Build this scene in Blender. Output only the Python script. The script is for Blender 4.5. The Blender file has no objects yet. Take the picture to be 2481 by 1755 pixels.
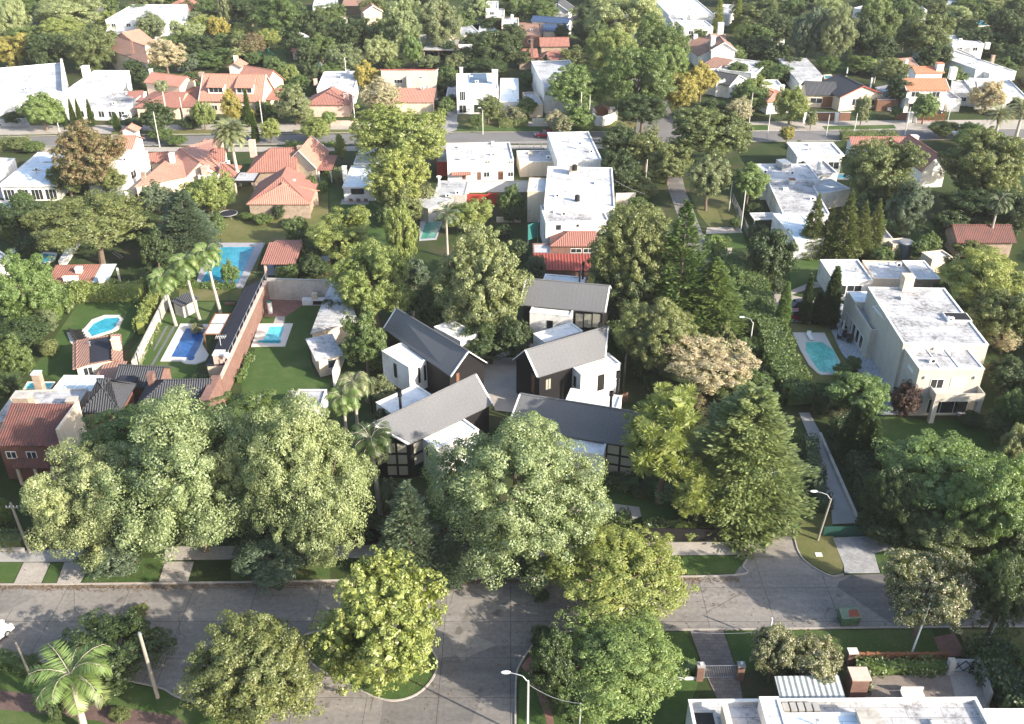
import bpy, math, random
import numpy as np
from mathutils import Vector
rad = math.radians
SC = bpy.context.scene
COL = SC.collection
RN = random.Random(11)
NR = np.random.default_rng(5)
# ---------------------------------------------------------------- camera
FPX, CX, CY, TH, CAMH = 2370.0, 1240.5, 877.5, rad(30.6), 70.0
cam_data = bpy.data.cameras.new('camera')
cam = bpy.data.objects.new('camera', cam_data)
COL.objects.link(cam)
cam.location = (0, 0, CAMH)
cam.rotation_euler = (math.pi/2 - TH, 0, 0)
cam_data.sensor_width = 36
cam_data.lens = FPX/2481*36
cam_data.clip_end = 3000
SC.camera = cam
# ---------------------------------------------------------------- sky, sun
SUN_EL, SUN_AZ = rad(25), (0.86, -0.51)          # low sun from the right, a little behind the camera
world = bpy.data.worlds.new('World'); SC.world = world
world.use_nodes = True
wn = world.node_tree
sky = wn.nodes.new('ShaderNodeTexSky'); sky.sky_type = 'NISHITA'; sky.sun_disc = False
sky.sun_elevation = SUN_EL
sky.sun_rotation = math.atan2(SUN_AZ[0], SUN_AZ[1])
sky.dust_density = 2.0
bg = wn.nodes['Background']; bg.inputs[1].default_value = 0.15
wn.links.new(sky.outputs[0], bg.inputs[0])
sd = bpy.data.lights.new('sun', 'SUN'); sd.energy = 4.7; sd.angle = rad(0.6); sd.color = (1, 0.90, 0.76)
sun = bpy.data.objects.new('sun', sd); COL.objects.link(sun)
sv = Vector((SUN_AZ[0]*math.cos(SUN_EL), SUN_AZ[1]*math.cos(SUN_EL), math.sin(SUN_EL)))
sun.rotation_euler = sv.to_track_quat('Z', 'Y').to_euler()
sun.location = sv*200
SC.view_settings.view_transform = 'Standard'
SC.view_settings.look = 'None'
SC.view_settings.exposure = 1.2
SC.view_settings.gamma = 1
USE_HAZE, HAZE = True, .00009
SC.cycles.max_bounces = 6
SC.cycles.diffuse_bounces = 3
SC.cycles.volume_bounces = 0
# ---------------------------------------------------------------- measuring the photograph
def ray(p):
    r, d = p[0]-CX, p[1]-CY
    return Vector((r, FPX*math.cos(TH)-d*math.sin(TH), -FPX*math.sin(TH)-d*math.cos(TH)))
def P(p, z=0.0):
    d = ray(p); t = (z-CAMH)/d.z
    return Vector((d.x*t, d.y*t, z))
def MPP(p, z=0.0):
    return (z-CAMH)/ray(p).z
def mk(ox, oy): return lambda x, y: (ox+x/3.5875, oy+y/3.5867)
a0, b0, c0, d0 = mk(0,0), mk(600,0), mk(1200,0), mk(1841,0)
a1, b1, c1, d1 = mk(0,400), mk(600,400), mk(1200,400), mk(1841,400)
a2, b2, c2, d2 = mk(0,850), mk(600,850), mk(1200,850), mk(1841,850)
a3, b3, c3, d3 = mk(0,1305), mk(600,1305), mk(1200,1305), mk(1841,1305)
K = 1.08057
def F(x, y): return (x*K, y*K)
def PP(pts, z=0.0): return [P(p, z) for p in pts]
# ---------------------------------------------------------------- materials
MATS = {}
def watermat(name, col):
    m, nt, b = newmat(name)
    n = nz(nt, .5, 2); n2 = nz(nt, 2.2, 5, .7)
    c = ramp(nt, n.outputs[0], [(.3, tuple(x*.8 for x in col)), (.7, tuple(min(1, x*1.15+.01) for x in col))])
    c2 = ramp(nt, n2.outputs[0], [(.45, (1,1,1)), (.68, (1.6,1.35,1.25))])
    nt.links.new(mixc(nt, 1.0, c.outputs[0], c2.outputs[0], 'MULTIPLY'), b.inputs['Base Color']); b.inputs['Roughness'].default_value = .04
    bp = nt.nodes.new('ShaderNodeBump'); bp.inputs['Strength'].default_value = .25; bp.inputs['Distance'].default_value = .1
    nt.links.new(n2.outputs[0], bp.inputs['Height']); nt.links.new(bp.outputs[0], b.inputs['Normal'])
    return m
def newmat(name):
    m = bpy.data.materials.new(name); m.use_nodes = True
    nt = m.node_tree; b = nt.nodes['Principled BSDF']
    return m, nt, b
def nz(nt, scale, detail=3, rough=.6, vec=None, kind='Object'):
    n = nt.nodes.new('ShaderNodeTexNoise'); n.inputs['Scale'].default_value = scale
    n.inputs['Detail'].default_value = detail; n.inputs['Roughness'].default_value = rough
    if vec is None:
        tc = nt.nodes.new('ShaderNodeTexCoord'); vec = tc.outputs[kind]
    nt.links.new(vec, n.inputs['Vector'])
    return n
def ramp(nt, fac, stops):
    r = nt.nodes.new('ShaderNodeValToRGB')
    e = r.color_ramp.elements
    e[0].position, e[0].color = stops[0][0], (*stops[0][1], 1)
    e[1].position, e[1].color = stops[-1][0], (*stops[-1][1], 1)
    for s in stops[1:-1]:
        q = e.new(s[0]); q.color = (*s[1], 1)
    nt.links.new(fac, r.inputs[0]); return r
def mixc(nt, fac, a, b, mode='MIX'):
    m = nt.nodes.new('ShaderNodeMix'); m.data_type = 'RGBA'; m.blend_type = mode
    for sock, v in ((m.inputs[0], fac), (m.inputs[6], a), (m.inputs[7], b)):
        if isinstance(v, (int, float)): sock.default_value = v
        elif isinstance(v, tuple): sock.default_value = (*v, 1)
        else: nt.links.new(v, sock)
    return m.outputs[2]
def sc3(c, k): return tuple(min(1, x*k) for x in c)
def plain(name, col, rough=.7, var=.12, scale=.6, metal=0, spec=.3, bump=0):
    if name in MATS: return MATS[name]
    m, nt, b = newmat(name)
    n = nz(nt, scale, 4); n2 = nz(nt, scale*9, 3)
    c = ramp(nt, n.outputs[0], [(.3, sc3(col, 1-var)), (.7, sc3(col, 1+var))])
    c2 = ramp(nt, n2.outputs[0], [(.3, sc3(col, 1-var*.7)), (.7, sc3(col, 1+var*.7))])
    o = mixc(nt, .5, c.outputs[0], c2.outputs[0])
    nt.links.new(o, b.inputs['Base Color'])
    b.inputs['Roughness'].default_value = rough; b.inputs['Metallic'].default_value = metal
    b.inputs['Specular IOR Level'].default_value = spec
    if bump:
        bp = nt.nodes.new('ShaderNodeBump'); bp.inputs['Strength'].default_value = bump
        nt.links.new(n2.outputs[0], bp.inputs['Height']); nt.links.new(bp.outputs[0], b.inputs['Normal'])
    MATS[name] = m; return m
def stained(name, col, dirt, amount=.5, scale=.25, rough=.75, seams=0):
    """painted membrane or plaster with weather stains and fine seams"""
    if name in MATS: return MATS[name]
    m, nt, b = newmat(name)
    n = nz(nt, scale, 8, .7); n2 = nz(nt, scale*7, 5, .7)
    s1 = ramp(nt, n.outputs[0], [(.54-.12*amount, (0,0,0)), (.70-.1*amount, (1,1,1))])
    s2 = ramp(nt, n2.outputs[0], [(.35, (0,0,0)), (.62, (1,1,1))])
    f = nt.nodes.new('ShaderNodeMath'); f.operation = 'MULTIPLY'
    nt.links.new(s1.outputs[0], f.inputs[0]); nt.links.new(s2.outputs[0], f.inputs[1])
    c0_ = ramp(nt, n2.outputs[0], [(.3, sc3(col, .9)), (.7, sc3(col, 1.04))])
    o = mixc(nt, f.outputs[0], c0_.outputs[0], dirt)
    if not seams:
        tg = nt.nodes.new('ShaderNodeTexCoord'); mp = nt.nodes.new('ShaderNodeMapping'); mp.inputs['Scale'].default_value = (2.2, 2.2, .22)
        nt.links.new(tg.outputs['Object'], mp.inputs[0]); sk = nz(nt, 1.0, 5, .7, mp.outputs[0])
        o = mixc(nt, 1.0, o, ramp(nt, sk.outputs[0], [(.48, (1,1,1)), (.78, (.82,.80,.77))]).outputs[0], 'MULTIPLY')
    if seams:
        tc = nt.nodes.new('ShaderNodeTexCoord')
        br = nt.nodes.new('ShaderNodeTexBrick'); br.offset = .5
        br.inputs['Scale'].default_value = 1; br.inputs['Brick Width'].default_value = seams*3
        br.inputs['Row Height'].default_value = seams; br.inputs['Mortar Size'].default_value = .03
        br.inputs['Color1'].default_value = (1,1,1,1); br.inputs['Color2'].default_value = (.95,.95,.95,1)
        br.inputs['Mortar'].default_value = (.5,.5,.5,1)
        nt.links.new(tc.outputs['UV'], br.inputs['Vector'])
        o = mixc(nt, 1.0, o, br.outputs[0], 'MULTIPLY')
    nt.links.new(o, b.inputs['Base Color'])
    b.inputs['Roughness'].default_value = rough
    MATS[name] = m; return m
def tiles(name, col, alt, pitch=.36, course=.45, dirt=None, bumps=.6, amt=.35):
    """clay barrel tiles: rolls run down the slope (UV in metres), courses across it"""
    if name in MATS: return MATS[name]
    m, nt, b = newmat(name)
    uv = nt.nodes.new('ShaderNodeTexCoord').outputs['UV']
    w = nt.nodes.new('ShaderNodeTexWave'); w.wave_type = 'BANDS'; w.bands_direction = 'X'
    w.inputs['Scale'].default_value = 2*math.pi/(20*pitch)/1.0
    w.inputs['Distortion'].default_value = .15; nt.links.new(uv, w.inputs['Vector'])
    w2 = nt.nodes.new('ShaderNodeTexWave'); w2.wave_type = 'BANDS'; w2.bands_direction = 'Y'; w2.wave_profile = 'SAW'
    w2.inputs['Scale'].default_value = 2*math.pi/(20*course); nt.links.new(uv, w2.inputs['Vector'])
    n = nz(nt, .35, 6, .7, uv); n2 = nz(nt, 5, 3, .6, uv)
    c = ramp(nt, n.outputs[0], [(.35, col), (.65, alt)])
    c2 = ramp(nt, n2.outputs[0], [(.3, sc3(col, .65)), (.7, sc3(alt, 1.25))])
    o = mixc(nt, .45, c.outputs[0], c2.outputs[0])
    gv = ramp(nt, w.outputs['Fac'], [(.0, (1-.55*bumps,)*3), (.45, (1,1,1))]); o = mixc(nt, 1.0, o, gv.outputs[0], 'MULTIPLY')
    if dirt:
        dr = ramp(nt, nz(nt, .8, 8, .75, uv).outputs[0], [(.48, (0,0,0)), (.68, (1,1,1))])
        ml = nt.nodes.new('ShaderNodeMath'); ml.operation = 'MULTIPLY'; ml.inputs[1].default_value = amt*2
        nt.links.new(dr.outputs[0], ml.inputs[0]); ml.use_clamp = True
        o = mixc(nt, ml.outputs[0], o, dirt)
    nt.links.new(o, b.inputs['Base Color']); b.inputs['Roughness'].default_value = .8
    ad = nt.nodes.new('ShaderNodeMath'); ad.operation = 'ADD'
    nt.links.new(w.outputs['Fac'], ad.inputs[0]); nt.links.new(w2.outputs['Fac'], ad.inputs[1])
    bp = nt.nodes.new('ShaderNodeBump'); bp.inputs['Strength'].default_value = bumps; bp.inputs['Distance'].default_value = .12
    nt.links.new(ad.outputs[0], bp.inputs['Height']); nt.links.new(bp.outputs[0], b.inputs['Normal'])
    MATS[name] = m; return m
def bricky(name, c1, c2, mortar, w=.3, h=.1, scale=1.0, kind='UV'):
    if name in MATS: return MATS[name]
    m, nt, b = newmat(name)
    tc = nt.nodes.new('ShaderNodeTexCoord')
    br = nt.nodes.new('ShaderNodeTexBrick')
    br.inputs['Scale'].default_value = scale; br.inputs['Brick Width'].default_value = w
    br.inputs['Row Height'].default_value = h; br.inputs['Mortar Size'].default_value = min(w, h)*.07
    br.inputs['Color1'].default_value = (*c1, 1); br.inputs['Color2'].default_value = (*c2, 1)
    br.inputs['Mortar'].default_value = (*mortar, 1)
    nt.links.new(tc.outputs[kind], br.inputs['Vector'])
    n = nz(nt, 1.2, 5, .7)
    v = ramp(nt, n.outputs[0], [(.3, (.7,.7,.7)), (.7, (1.15,1.15,1.15))])
    o = mixc(nt, 1.0, br.outputs[0], v.outputs[0], 'MULTIPLY')
    nt.links.new(o, b.inputs['Base Color']); b.inputs['Roughness'].default_value = .85
    MATS[name] = m; return m
def leafm(name, c1, c2, tr=.3, flower=None):
    if name in MATS: return MATS[name]
    m = bpy.data.materials.new(name); m.use_nodes = True; nt = m.node_tree
    nt.nodes.remove(nt.nodes['Principled BSDF']); out = nt.nodes['Material Output']
    g = nt.nodes.new('ShaderNodeNewGeometry'); oi = nt.nodes.new('ShaderNodeObjectInfo')
    n = nz(nt, .55, 3)
    base = ramp(nt, n.outputs[0], [(.35, c1), (.65, c2)])
    v = ramp(nt, g.outputs['Random Per Island'], [(0, (.78,.8,.8)), (.5, (1,1,1)), (1, (1.28,1.25,1.15))])
    o = mixc(nt, 1.0, base.outputs[0], v.outputs[0], 'MULTIPLY')
    v2 = ramp(nt, oi.outputs['Random'], [(0, (.98,1.04,.98)), (1, (1.32,1.24,1.12))])
    o = mixc(nt, 1.0, o, v2.outputs[0], 'MULTIPLY')
    if flower:
        fr = ramp(nt, g.outputs['Random Per Island'], [(.84, (0,0,0)), (.86, (1,1,1))])
        o = mixc(nt, fr.outputs[0], o, flower)
    d = nt.nodes.new('ShaderNodeBsdfDiffuse'); t = nt.nodes.new('ShaderNodeBsdfTranslucent')
    gl = nt.nodes.new('ShaderNodeBsdfGlossy'); gl.inputs['Roughness'].default_value = .5
    gl.inputs['Color'].default_value = (.9,.9,.9,1)
    mx = nt.nodes.new('ShaderNodeMixShader'); mx.inputs[0].default_value = tr
    mx2 = nt.nodes.new('ShaderNodeMixShader'); mx2.inputs[0].default_value = .05
    nt.links.new(o, d.inputs[0])
    o2 = mixc(nt, 1.0, o, (1.3, 1.25, .55), 'MULTIPLY')
    nt.links.new(o2, t.inputs[0])
    nt.links.new(d.outputs[0], mx.inputs[1]); nt.links.new(t.outputs[0], mx.inputs[2])
    nt.links.new(mx.outputs[0], mx2.inputs[1]); nt.links.new(gl.outputs[0], mx2.inputs[2])
    nt.links.new(mx2.outputs[0], out.inputs[0])
    MATS[name] = m; return m
# ground-type materials in world metres
def groundm(name, stops, scale=.12, fine=3.0, rough=.95, bump=.3, extra=None):
    if name in MATS: return MATS[name]
    m, nt, b = newmat(name)
    n = nz(nt, scale, 8, .65); n2 = nz(nt, fine, 4, .7)
    c = ramp(nt, n.outputs[0], stops)
    v = ramp(nt, n2.outputs[0], [(.3, (.8,.8,.8)), (.7, (1.15,1.15,1.15))])
    o = mixc(nt, 1.0, c.outputs[0], v.outputs[0], 'MULTIPLY')
    if extra: o = extra(nt, o)
    nt.links.new(o, b.inputs['Base Color']); b.inputs['Roughness'].default_value = rough
    b.inputs['Specular IOR Level'].default_value = .2
    bp = nt.nodes.new('ShaderNodeBump'); bp.inputs['Strength'].default_value = bump; bp.inputs['Distance'].default_value = .05
    nt.links.new(n2.outputs[0], bp.inputs['Height']); nt.links.new(bp.outputs[0], b.inputs['Normal'])
    MATS[name] = m; return m
def cracks(nt, o):
    tc = nt.nodes.new('ShaderNodeTexCoord').outputs['Object']
    def warp(sc, am):
        n = nz(nt, sc, 4, .65, tc); v = nt.nodes.new('ShaderNodeVectorMath'); v.operation = 'MULTIPLY_ADD'
        nt.links.new(n.outputs['Color'], v.inputs[0]); v.inputs[1].default_value = (am, am, 0); nt.links.new(tc, v.inputs[2]); return v.outputs[0]
    w = warp(.5, .9)
    def vor(feat, sc, rnd, vec):
        v = nt.nodes.new('ShaderNodeTexVoronoi'); v.feature = feat; v.inputs['Scale'].default_value = sc; v.inputs['Randomness'].default_value = rnd
        nt.links.new(vec, v.inputs['Vector']); return v
    # old repairs with their own tone, joints that come and go, stains
    pc = nt.nodes.new('ShaderNodeSeparateColor'); nt.links.new(vor('F1', .13, .9, warp(.3, .5)).outputs['Color'], pc.inputs[0])
    o = mixc(nt, 1.0, o, ramp(nt, pc.outputs[0], [(0, (.58,.59,.63)), (.16, (.95,.95,.95)), (.8, (1,1,1)), (1, (1.16,1.13,1.08))]).outputs[0], 'MULTIPLY')
    e = ramp(nt, vor('DISTANCE_TO_EDGE', .12, .85, w).outputs[0], [(.002, (0,0,0)), (.006, (1,1,1))])
    k = ramp(nt, nz(nt, .13, 3, .6, tc).outputs[0], [(.50, (1,1,1)), (.58, (.5,.49,.48))])
    inv = mixc(nt, e.outputs[0], k.outputs[0], (1,1,1)); o = mixc(nt, 1.0, o, inv, 'MULTIPLY')
    br = nt.nodes.new('ShaderNodeTexBrick'); br.inputs['Scale'].default_value = 1; br.offset = 0
    br.inputs['Brick Width'].default_value = 6.4; br.inputs['Row Height'].default_value = 4.6; br.inputs['Mortar Size'].default_value = .03
    br.inputs['Color1'].default_value = (1,1,1,1); br.inputs['Color2'].default_value = (.93,.93,.94,1); br.inputs['Mortar'].default_value = (.42,.42,.42,1)
    nt.links.new(warp(.4, .25), br.inputs['Vector']); o = mixc(nt, 1.0, o, br.outputs[0], 'MULTIPLY')
    mp = nt.nodes.new('ShaderNodeMapping'); mp.inputs['Scale'].default_value = (.05, .55, 1); nt.links.new(tc, mp.inputs[0])
    o = mixc(nt, 1.0, o, ramp(nt, nz(nt, 1.0, 4, .6, mp.outputs[0]).outputs[0], [(.35, (1.08,1.07,1.06)), (.62, (.84,.84,.85))]).outputs[0], 'MULTIPLY')
    o = mixc(nt, 1.0, o, ramp(nt, nz(nt, .45, 3, .5, tc).outputs[0], [(.66, (1,1,1)), (.72, (.62,.60,.58))]).outputs[0], 'MULTIPLY')
    return mixc(nt, 1.0, o, ramp(nt, nz(nt, .8, 8, .8).outputs[0], [(.28, (.62,.57,.52)), (.42, (1,1,1)), (.7, (1.06,1.05,1.04))]).outputs[0], 'MULTIPLY')
M = dict(
 white=stained('white_plaster', (.82,.81,.78), (.46,.44,.40), .55, .35),
 whiteroof=stained('white_roof_membrane', (.60,.61,.62), (.24,.24,.24), .85, .3, seams=1.0),
 boxroof=stained('clean_white_roof', (.83,.83,.82), (.4,.39,.37), .45, .35),
 blueroof=stained('pale_blue_membrane', (.70,.80,.88), (.5,.5,.5), .3, .2, seams=1.0),
 greyroof=stained('grey_roof_membrane', (.46,.47,.49), (.2,.2,.2), .7, .3, seams=1.2),
 agedroof=stained('aged_white_roof', (.54,.54,.55), (.12,.12,.12), 1.1, .28, seams=1.0),
 cream=stained('cream_plaster', (.70,.58,.44), (.4,.33,.26), .35, .3),
 beige=stained('beige_plaster', (.56,.515,.44), (.38,.34,.29), .3, .3),
 pink=stained('pinkish_plaster', (.66,.46,.38), (.4,.3,.26), .35, .3),
 terra=stained('terracotta_plaster', (.20,.095,.07), (.12,.06,.045), .4, .4),
 redwall=stained('red_painted_wall', (.42,.05,.03), (.22,.05,.04), .4, .4),
 tile=tiles('red_clay_tiles', (.30,.13,.10), (.375,.175,.135), dirt=(.24,.11,.08)),
 otile=tiles('orange_clay_tiles', (.45,.205,.145), (.53,.27,.20), dirt=(.34,.17,.12), amt=.25),
 brtile=tiles('bright_orange_tiles', (.46,.17,.09), (.54,.22,.13)),
 oldtile=tiles('weathered_red_tiles', (.14,.055,.045), (.19,.075,.06), pitch=.3, course=.3, dirt=(.07,.05,.045), amt=.5),
 browntile=tiles('brown_clay_tiles', (.28,.155,.115), (.36,.21,.16), dirt=(.3,.2,.15)),
 redmetal=tiles('red_corrugated_sheets', (.26,.05,.035), (.33,.07,.05), pitch=.5, course=9, dirt=(.2,.05,.04)),
 slate=tiles('dark_slate_tiles', (.055,.06,.072), (.085,.09,.105), pitch=.3, course=.3, bumps=.9),
 metal=tiles('standing_seam_grey_metal', (.125,.128,.135), (.14,.143,.15), pitch=.6, course=9, bumps=.04),
 navy=tiles('blue_metal_roof', (.03,.065,.14), (.045,.085,.18), pitch=.5, course=9, bumps=.3),
 greymetal=tiles('pale_corrugated_sheets', (.42,.47,.47), (.5,.55,.54), pitch=.5, course=9, bumps=.7, dirt=(.3,.3,.3)),
 tar=plain('black_bitumen_membrane', (.022,.024,.035), .75, .25, .8),
 black=plain('black_timber_cladding', (.012,.011,.012), .6, .25, 2),
 dark=plain('dark_interior', (.018,.017,.016), .6, .2),
 glass=plain('window_glass', (.03,.035,.04), .08, .2, .3, spec=.8),
 curtain=plain('pale_curtain_glass', (.34,.33,.27), .25, .15, .5, spec=.7),
 paleglass=plain('pale_glass_roof', (.5,.6,.62), .15, .15, .3, spec=.6),
 shutter=plain('white_shutter', (.74,.74,.72), .6, .05),
 frame=plain('white_window_frame', (.78,.78,.76), .5, .05),
 wood=plain('brown_timber', (.22,.10,.05), .7, .25, 2),
 redwood=plain('reddish_timber', (.17,.09,.06), .7, .25, 2),
 pole=plain('weathered_pole_wood', (.30,.27,.23), .85, .2, 2),
 conc=plain('weathered_concrete', (.34,.33,.31), .9, .2, .7, bump=.2),
 pconc=plain('pale_concrete_pole', (.62,.60,.55), .8, .1, 1),
 cutconc=stained('stained_concrete_wall', (.50,.47,.42), (.25,.23,.2), .6, .4),
 brick=bricky('red_brick', (.23,.11,.085), (.18,.085,.065), (.28,.24,.2), .26, .08),
 stone=bricky('tan_stone', (.42,.32,.24), (.33,.25,.19), (.25,.2,.16), .35, .14),
 steel=plain('galvanised_steel', (.45,.46,.47), .4, .1, 1, metal=.6),
 bmetal=plain('black_painted_steel', (.02,.02,.022), .4, .1),
 white_p=plain('white_paint', (.80,.80,.78), .4, .05),
 rubber=plain('black_rubber', (.02,.02,.02), .8, .1),
 green_p=plain('green_painted_steel', (.085,.15,.085), .5, .25, 1.5),
 dkgreen=plain('dark_green_gate_paint', (.02,.07,.055), .5, .2, 1),
 teal=plain('teal_cloth', (.02,.13,.115), .8, .1),
 bark=plain('tree_bark', (.16,.12,.09), .95, .3, 2, bump=.4),
 palebark=plain('pale_tree_bark', (.42,.37,.31), .9, .25, 2, bump=.3),
 water=watermat('pool_water_blue', (.03,.30,.42)),
 deepwater=watermat('pool_water_deep_blue', (.015,.09,.28)),
 midwater=watermat('pool_water_turquoise_blue', (.03,.26,.38)),
 aqua=watermat('pool_water_pale_aqua', (.10,.50,.58)),
 mint=watermat('pool_water_mint', (.13,.52,.45)),
 greenwater=watermat('pool_water_green', (.06,.24,.19)),
 coping=plain('pale_pool_coping', (.60,.57,.52), .8, .1, 1),
 greycoping=plain('grey_stone_coping', (.34,.34,.37), .85, .15, 1),
 paver=bricky('grey_pavers', (.38,.38,.38), (.31,.31,.32), (.2,.2,.2), .42, .2, kind='Object'),
 redpave=bricky('red_pavers', (.26,.12,.09), (.2,.1,.08), (.14,.1,.09), .4, .2, kind='Object'),
 darkstone=plain('dark_grey_stepping_stone', (.13,.13,.14), .85, .15, 1),
 brownpave=bricky('brown_grey_pavers', (.22,.185,.165), (.17,.14,.125), (.13,.12,.11), .6, .4, kind='Object'),
 darkpave=bricky('dark_reddish_pavers', (.15,.09,.08), (.12,.075,.065), (.09,.07,.06), .4, .2, kind='Object'),
 patio=bricky('pale_blue_patio_tiles', (.44,.47,.5), (.38,.41,.44), (.25,.27,.3), .6, .6, kind='Object'),
 gravel=groundm('pale_gravel', [(.3, (.36,.32,.28)), (.7, (.46,.42,.37))], .3, 12, bump=.6),
 brgravel=groundm('brown_pebbles', [(.3, (.20,.165,.14)), (.7, (.27,.23,.2))], .5, 9, bump=1),
 walk=groundm('concrete_sidewalk', [(.3, (.33,.30,.265)), (.7, (.42,.385,.345))], .3, 4, bump=.2),
 road=groundm('worn_concrete_road', [(.3, (.225,.21,.195)), (.55, (.26,.245,.225)), (.75, (.30,.28,.255))], .09, 2.2, bump=.08, extra=cracks),
 asphalt=groundm('asphalt', [(.3, (.15,.145,.145)), (.7, (.2,.195,.195))], .1, 5, bump=.2),
 lawn=groundm('mown_lawn', [(.3, (.04,.078,.018)), (.5, (.056,.10,.026)), (.62, (.085,.12,.04)), (.8, (.12,.13,.055))], .18, 6, bump=.5),
 drylawn=groundm('dry_lawn', [(.3, (.075,.10,.028)), (.5, (.13,.135,.05)), (.75, (.19,.165,.085))], .22, 6, bump=.5),
 earth=groundm('garden_ground', [(.3, (.025,.045,.012)), (.5, (.04,.06,.018)), (.62, (.07,.065,.035)), (.8, (.05,.07,.02))], .12, 3, bump=.6),
)
LEAF = dict(
 dark=leafm('leaves_dark_green', (.040,.068,.020), (.062,.098,.029)),
 mid=leafm('leaves_mid_green', (.080,.130,.034), (.110,.162,.046)),
 light=leafm('leaves_light_green', (.215,.270,.125), (.265,.305,.160)),
 bright=leafm('leaves_bright_green', (.125,.195,.055), (.165,.235,.075)),
 yellow=leafm('leaves_yellow_green', (.180,.232,.060), (.235,.270,.085)),
 gold=leafm('leaves_golden', (.32,.28,.065), (.26,.25,.075)),
 olive=leafm('leaves_olive', (.112,.145,.048), (.150,.178,.065)),
 rust=leafm('leaves_rust_brown', (.20,.135,.08), (.145,.15,.06)),
 pale=leafm('leaves_pale_beige', (.44,.37,.28), (.34,.33,.22)),
 grey=leafm('leaves_grey_green', (.150,.188,.090), (.195,.220,.110)),
 teal=leafm('leaves_bluish_green', (.075,.115,.070), (.105,.145,.090)),
 flower=leafm('leaves_with_cream_blossom', (.115,.145,.06), (.18,.195,.09), flower=(.66,.56,.46)),
 conif=leafm('needles_green', (.135,.190,.072), (.175,.220,.095)),  # even base green of the big layered conifer's needles
 sage=leafm('leaves_sage_green', (.190,.225,.095), (.230,.250,.120)),
 wine=leafm('leaves_wine_red', (.06,.03,.025), (.10,.06,.045)),
)
# ---------------------------------------------------------------- mesh helper
class MB:
    def __init__(s): s.v = []; s.f = []; s.uv = []; s.sm = False
    def face(s, pts, uv=None):
        i = len(s.v); s.v += [tuple(p) for p in pts]; s.f.append(tuple(range(i, i+len(pts))))
        if uv is None:
            a, b, c = Vector(pts[0]), Vector(pts[1]), Vector(pts[2])
            e = (b-a); e = e.normalized() if e.length > 1e-9 else Vector((1,0,0))
            n = e.cross(c-a); n = n.normalized() if n.length > 1e-9 else Vector((0,0,1))
            if abs(n.z) < .95:
                h = Vector((0,0,1)).cross(n).normalized(); w = n.cross(h)
            else: h, w = Vector((1,0,0)), Vector((0,1,0))
            uv = [(Vector(p).dot(h), Vector(p).dot(w)) for p in pts]
        s.uv += list(uv); return s
    def prism(s, poly, z0, z1, cap=True, bottom=False):
        n = len(poly)
        ar = sum(poly[i][0]*poly[(i+1) % n][1]-poly[(i+1) % n][0]*poly[i][1] for i in range(n))
        if ar < 0: poly = list(reversed(poly))
        for i in range(n):
            a, b = poly[i], poly[(i+1) % n]
            s.face([(a[0],a[1],z0), (b[0],b[1],z0), (b[0],b[1],z1), (a[0],a[1],z1)])
        if cap: s.face([(p[0],p[1],z1) for p in poly])
        if bottom: s.face([(p[0],p[1],z0) for p in reversed(poly)])
        return s
    def box(s, fr, u0, u1, v0, v1, z0, z1):
        s.prism([fr.pt(u0,v0), fr.pt(u1,v0), fr.pt(u1,v1), fr.pt(u0,v1)], z0, z1, True, True); return s
    def cube(s, c, sx, sy, sz, rz=0):
        ca, sa = math.cos(rz), math.sin(rz)
        q = [(c[0]+x*ca-y*sa, c[1]+x*sa+y*ca) for x, y in ((-sx/2,-sy/2), (sx/2,-sy/2), (sx/2,sy/2), (-sx/2,sy/2))]
        return s.prism(q, c[2], c[2]+sz, True, True)
    def tube(s, p0, p1, r0, r1=None, n=8, caps=True):
        r1 = r0 if r1 is None else r1
        p0, p1 = Vector(p0), Vector(p1); d = (p1-p0)
        if d.length < 1e-6: return s
        d.normalize(); a = d.orthogonal().normalized(); b = d.cross(a)
        A = [p0+(a*math.cos(t)+b*math.sin(t))*r0 for t in [2*math.pi*i/n for i in range(n)]]
        B = [p1+(a*math.cos(t)+b*math.sin(t))*r1 for t in [2*math.pi*i/n for i in range(n)]]
        for i in range(n):
            j = (i+1) % n; s.face([A[i], A[j], B[j], B[i]])
        if caps: s.face(list(reversed(A))); s.face(B)
        return s
    def path(s, pts, rs, n=7):
        for i in range(len(pts)-1): s.tube(pts[i], pts[i+1], rs[i], rs[i+1], n, i in (0, len(pts)-2))
        return s
    def ball(s, c, rx, ry, rz, n=10, m=6, zmin=-1):
        g = []
        for j in range(m+1):
            t = -math.pi/2+math.pi*j/m; z = math.sin(t)
            z = max(z, zmin); q = math.cos(t)
            g.append([(c[0]+rx*q*math.cos(2*math.pi*i/n), c[1]+ry*q*math.sin(2*math.pi*i/n), c[2]+rz*z) for i in range(n)])
        for j in range(m):
            for i in range(n):
                k = (i+1) % n; s.face([g[j][i], g[j][k], g[j+1][k], g[j+1][i]])
        return s
    def build(s, name, mat, parent=None, smooth=False, origin=None):
        me = bpy.data.meshes.new(name)
        o = bpy.data.objects.new(name, me); COL.objects.link(o)
        off = Vector((0,0,0))
        if parent is not None:
            o.parent = parent; off = WLOC(parent)
        elif origin is not None:
            o.location = origin; off = Vector(origin)
        me.from_pydata([(p[0]-off.x, p[1]-off.y, p[2]-off.z) for p in s.v], [], s.f)
        if s.uv:
            l = me.uv_layers.new(name='UVMap'); l.data.foreach_set('uv', [x for q in s.uv for x in q])
        me.materials.append(mat)
        if smooth: me.shade_smooth()
        me.update(); return o
def WLOC(o):
    v = Vector(o.location)
    while o.parent is not None:
        o = o.parent; v = v+Vector(o.location)
    return v
LABELS = {}
def tag(o, label, cat, group=None, kind=None):
    if label: o['label'] = label
    if cat: o['category'] = cat
    if group: o['group'] = group
    if kind: o['kind'] = kind
    return o
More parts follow.
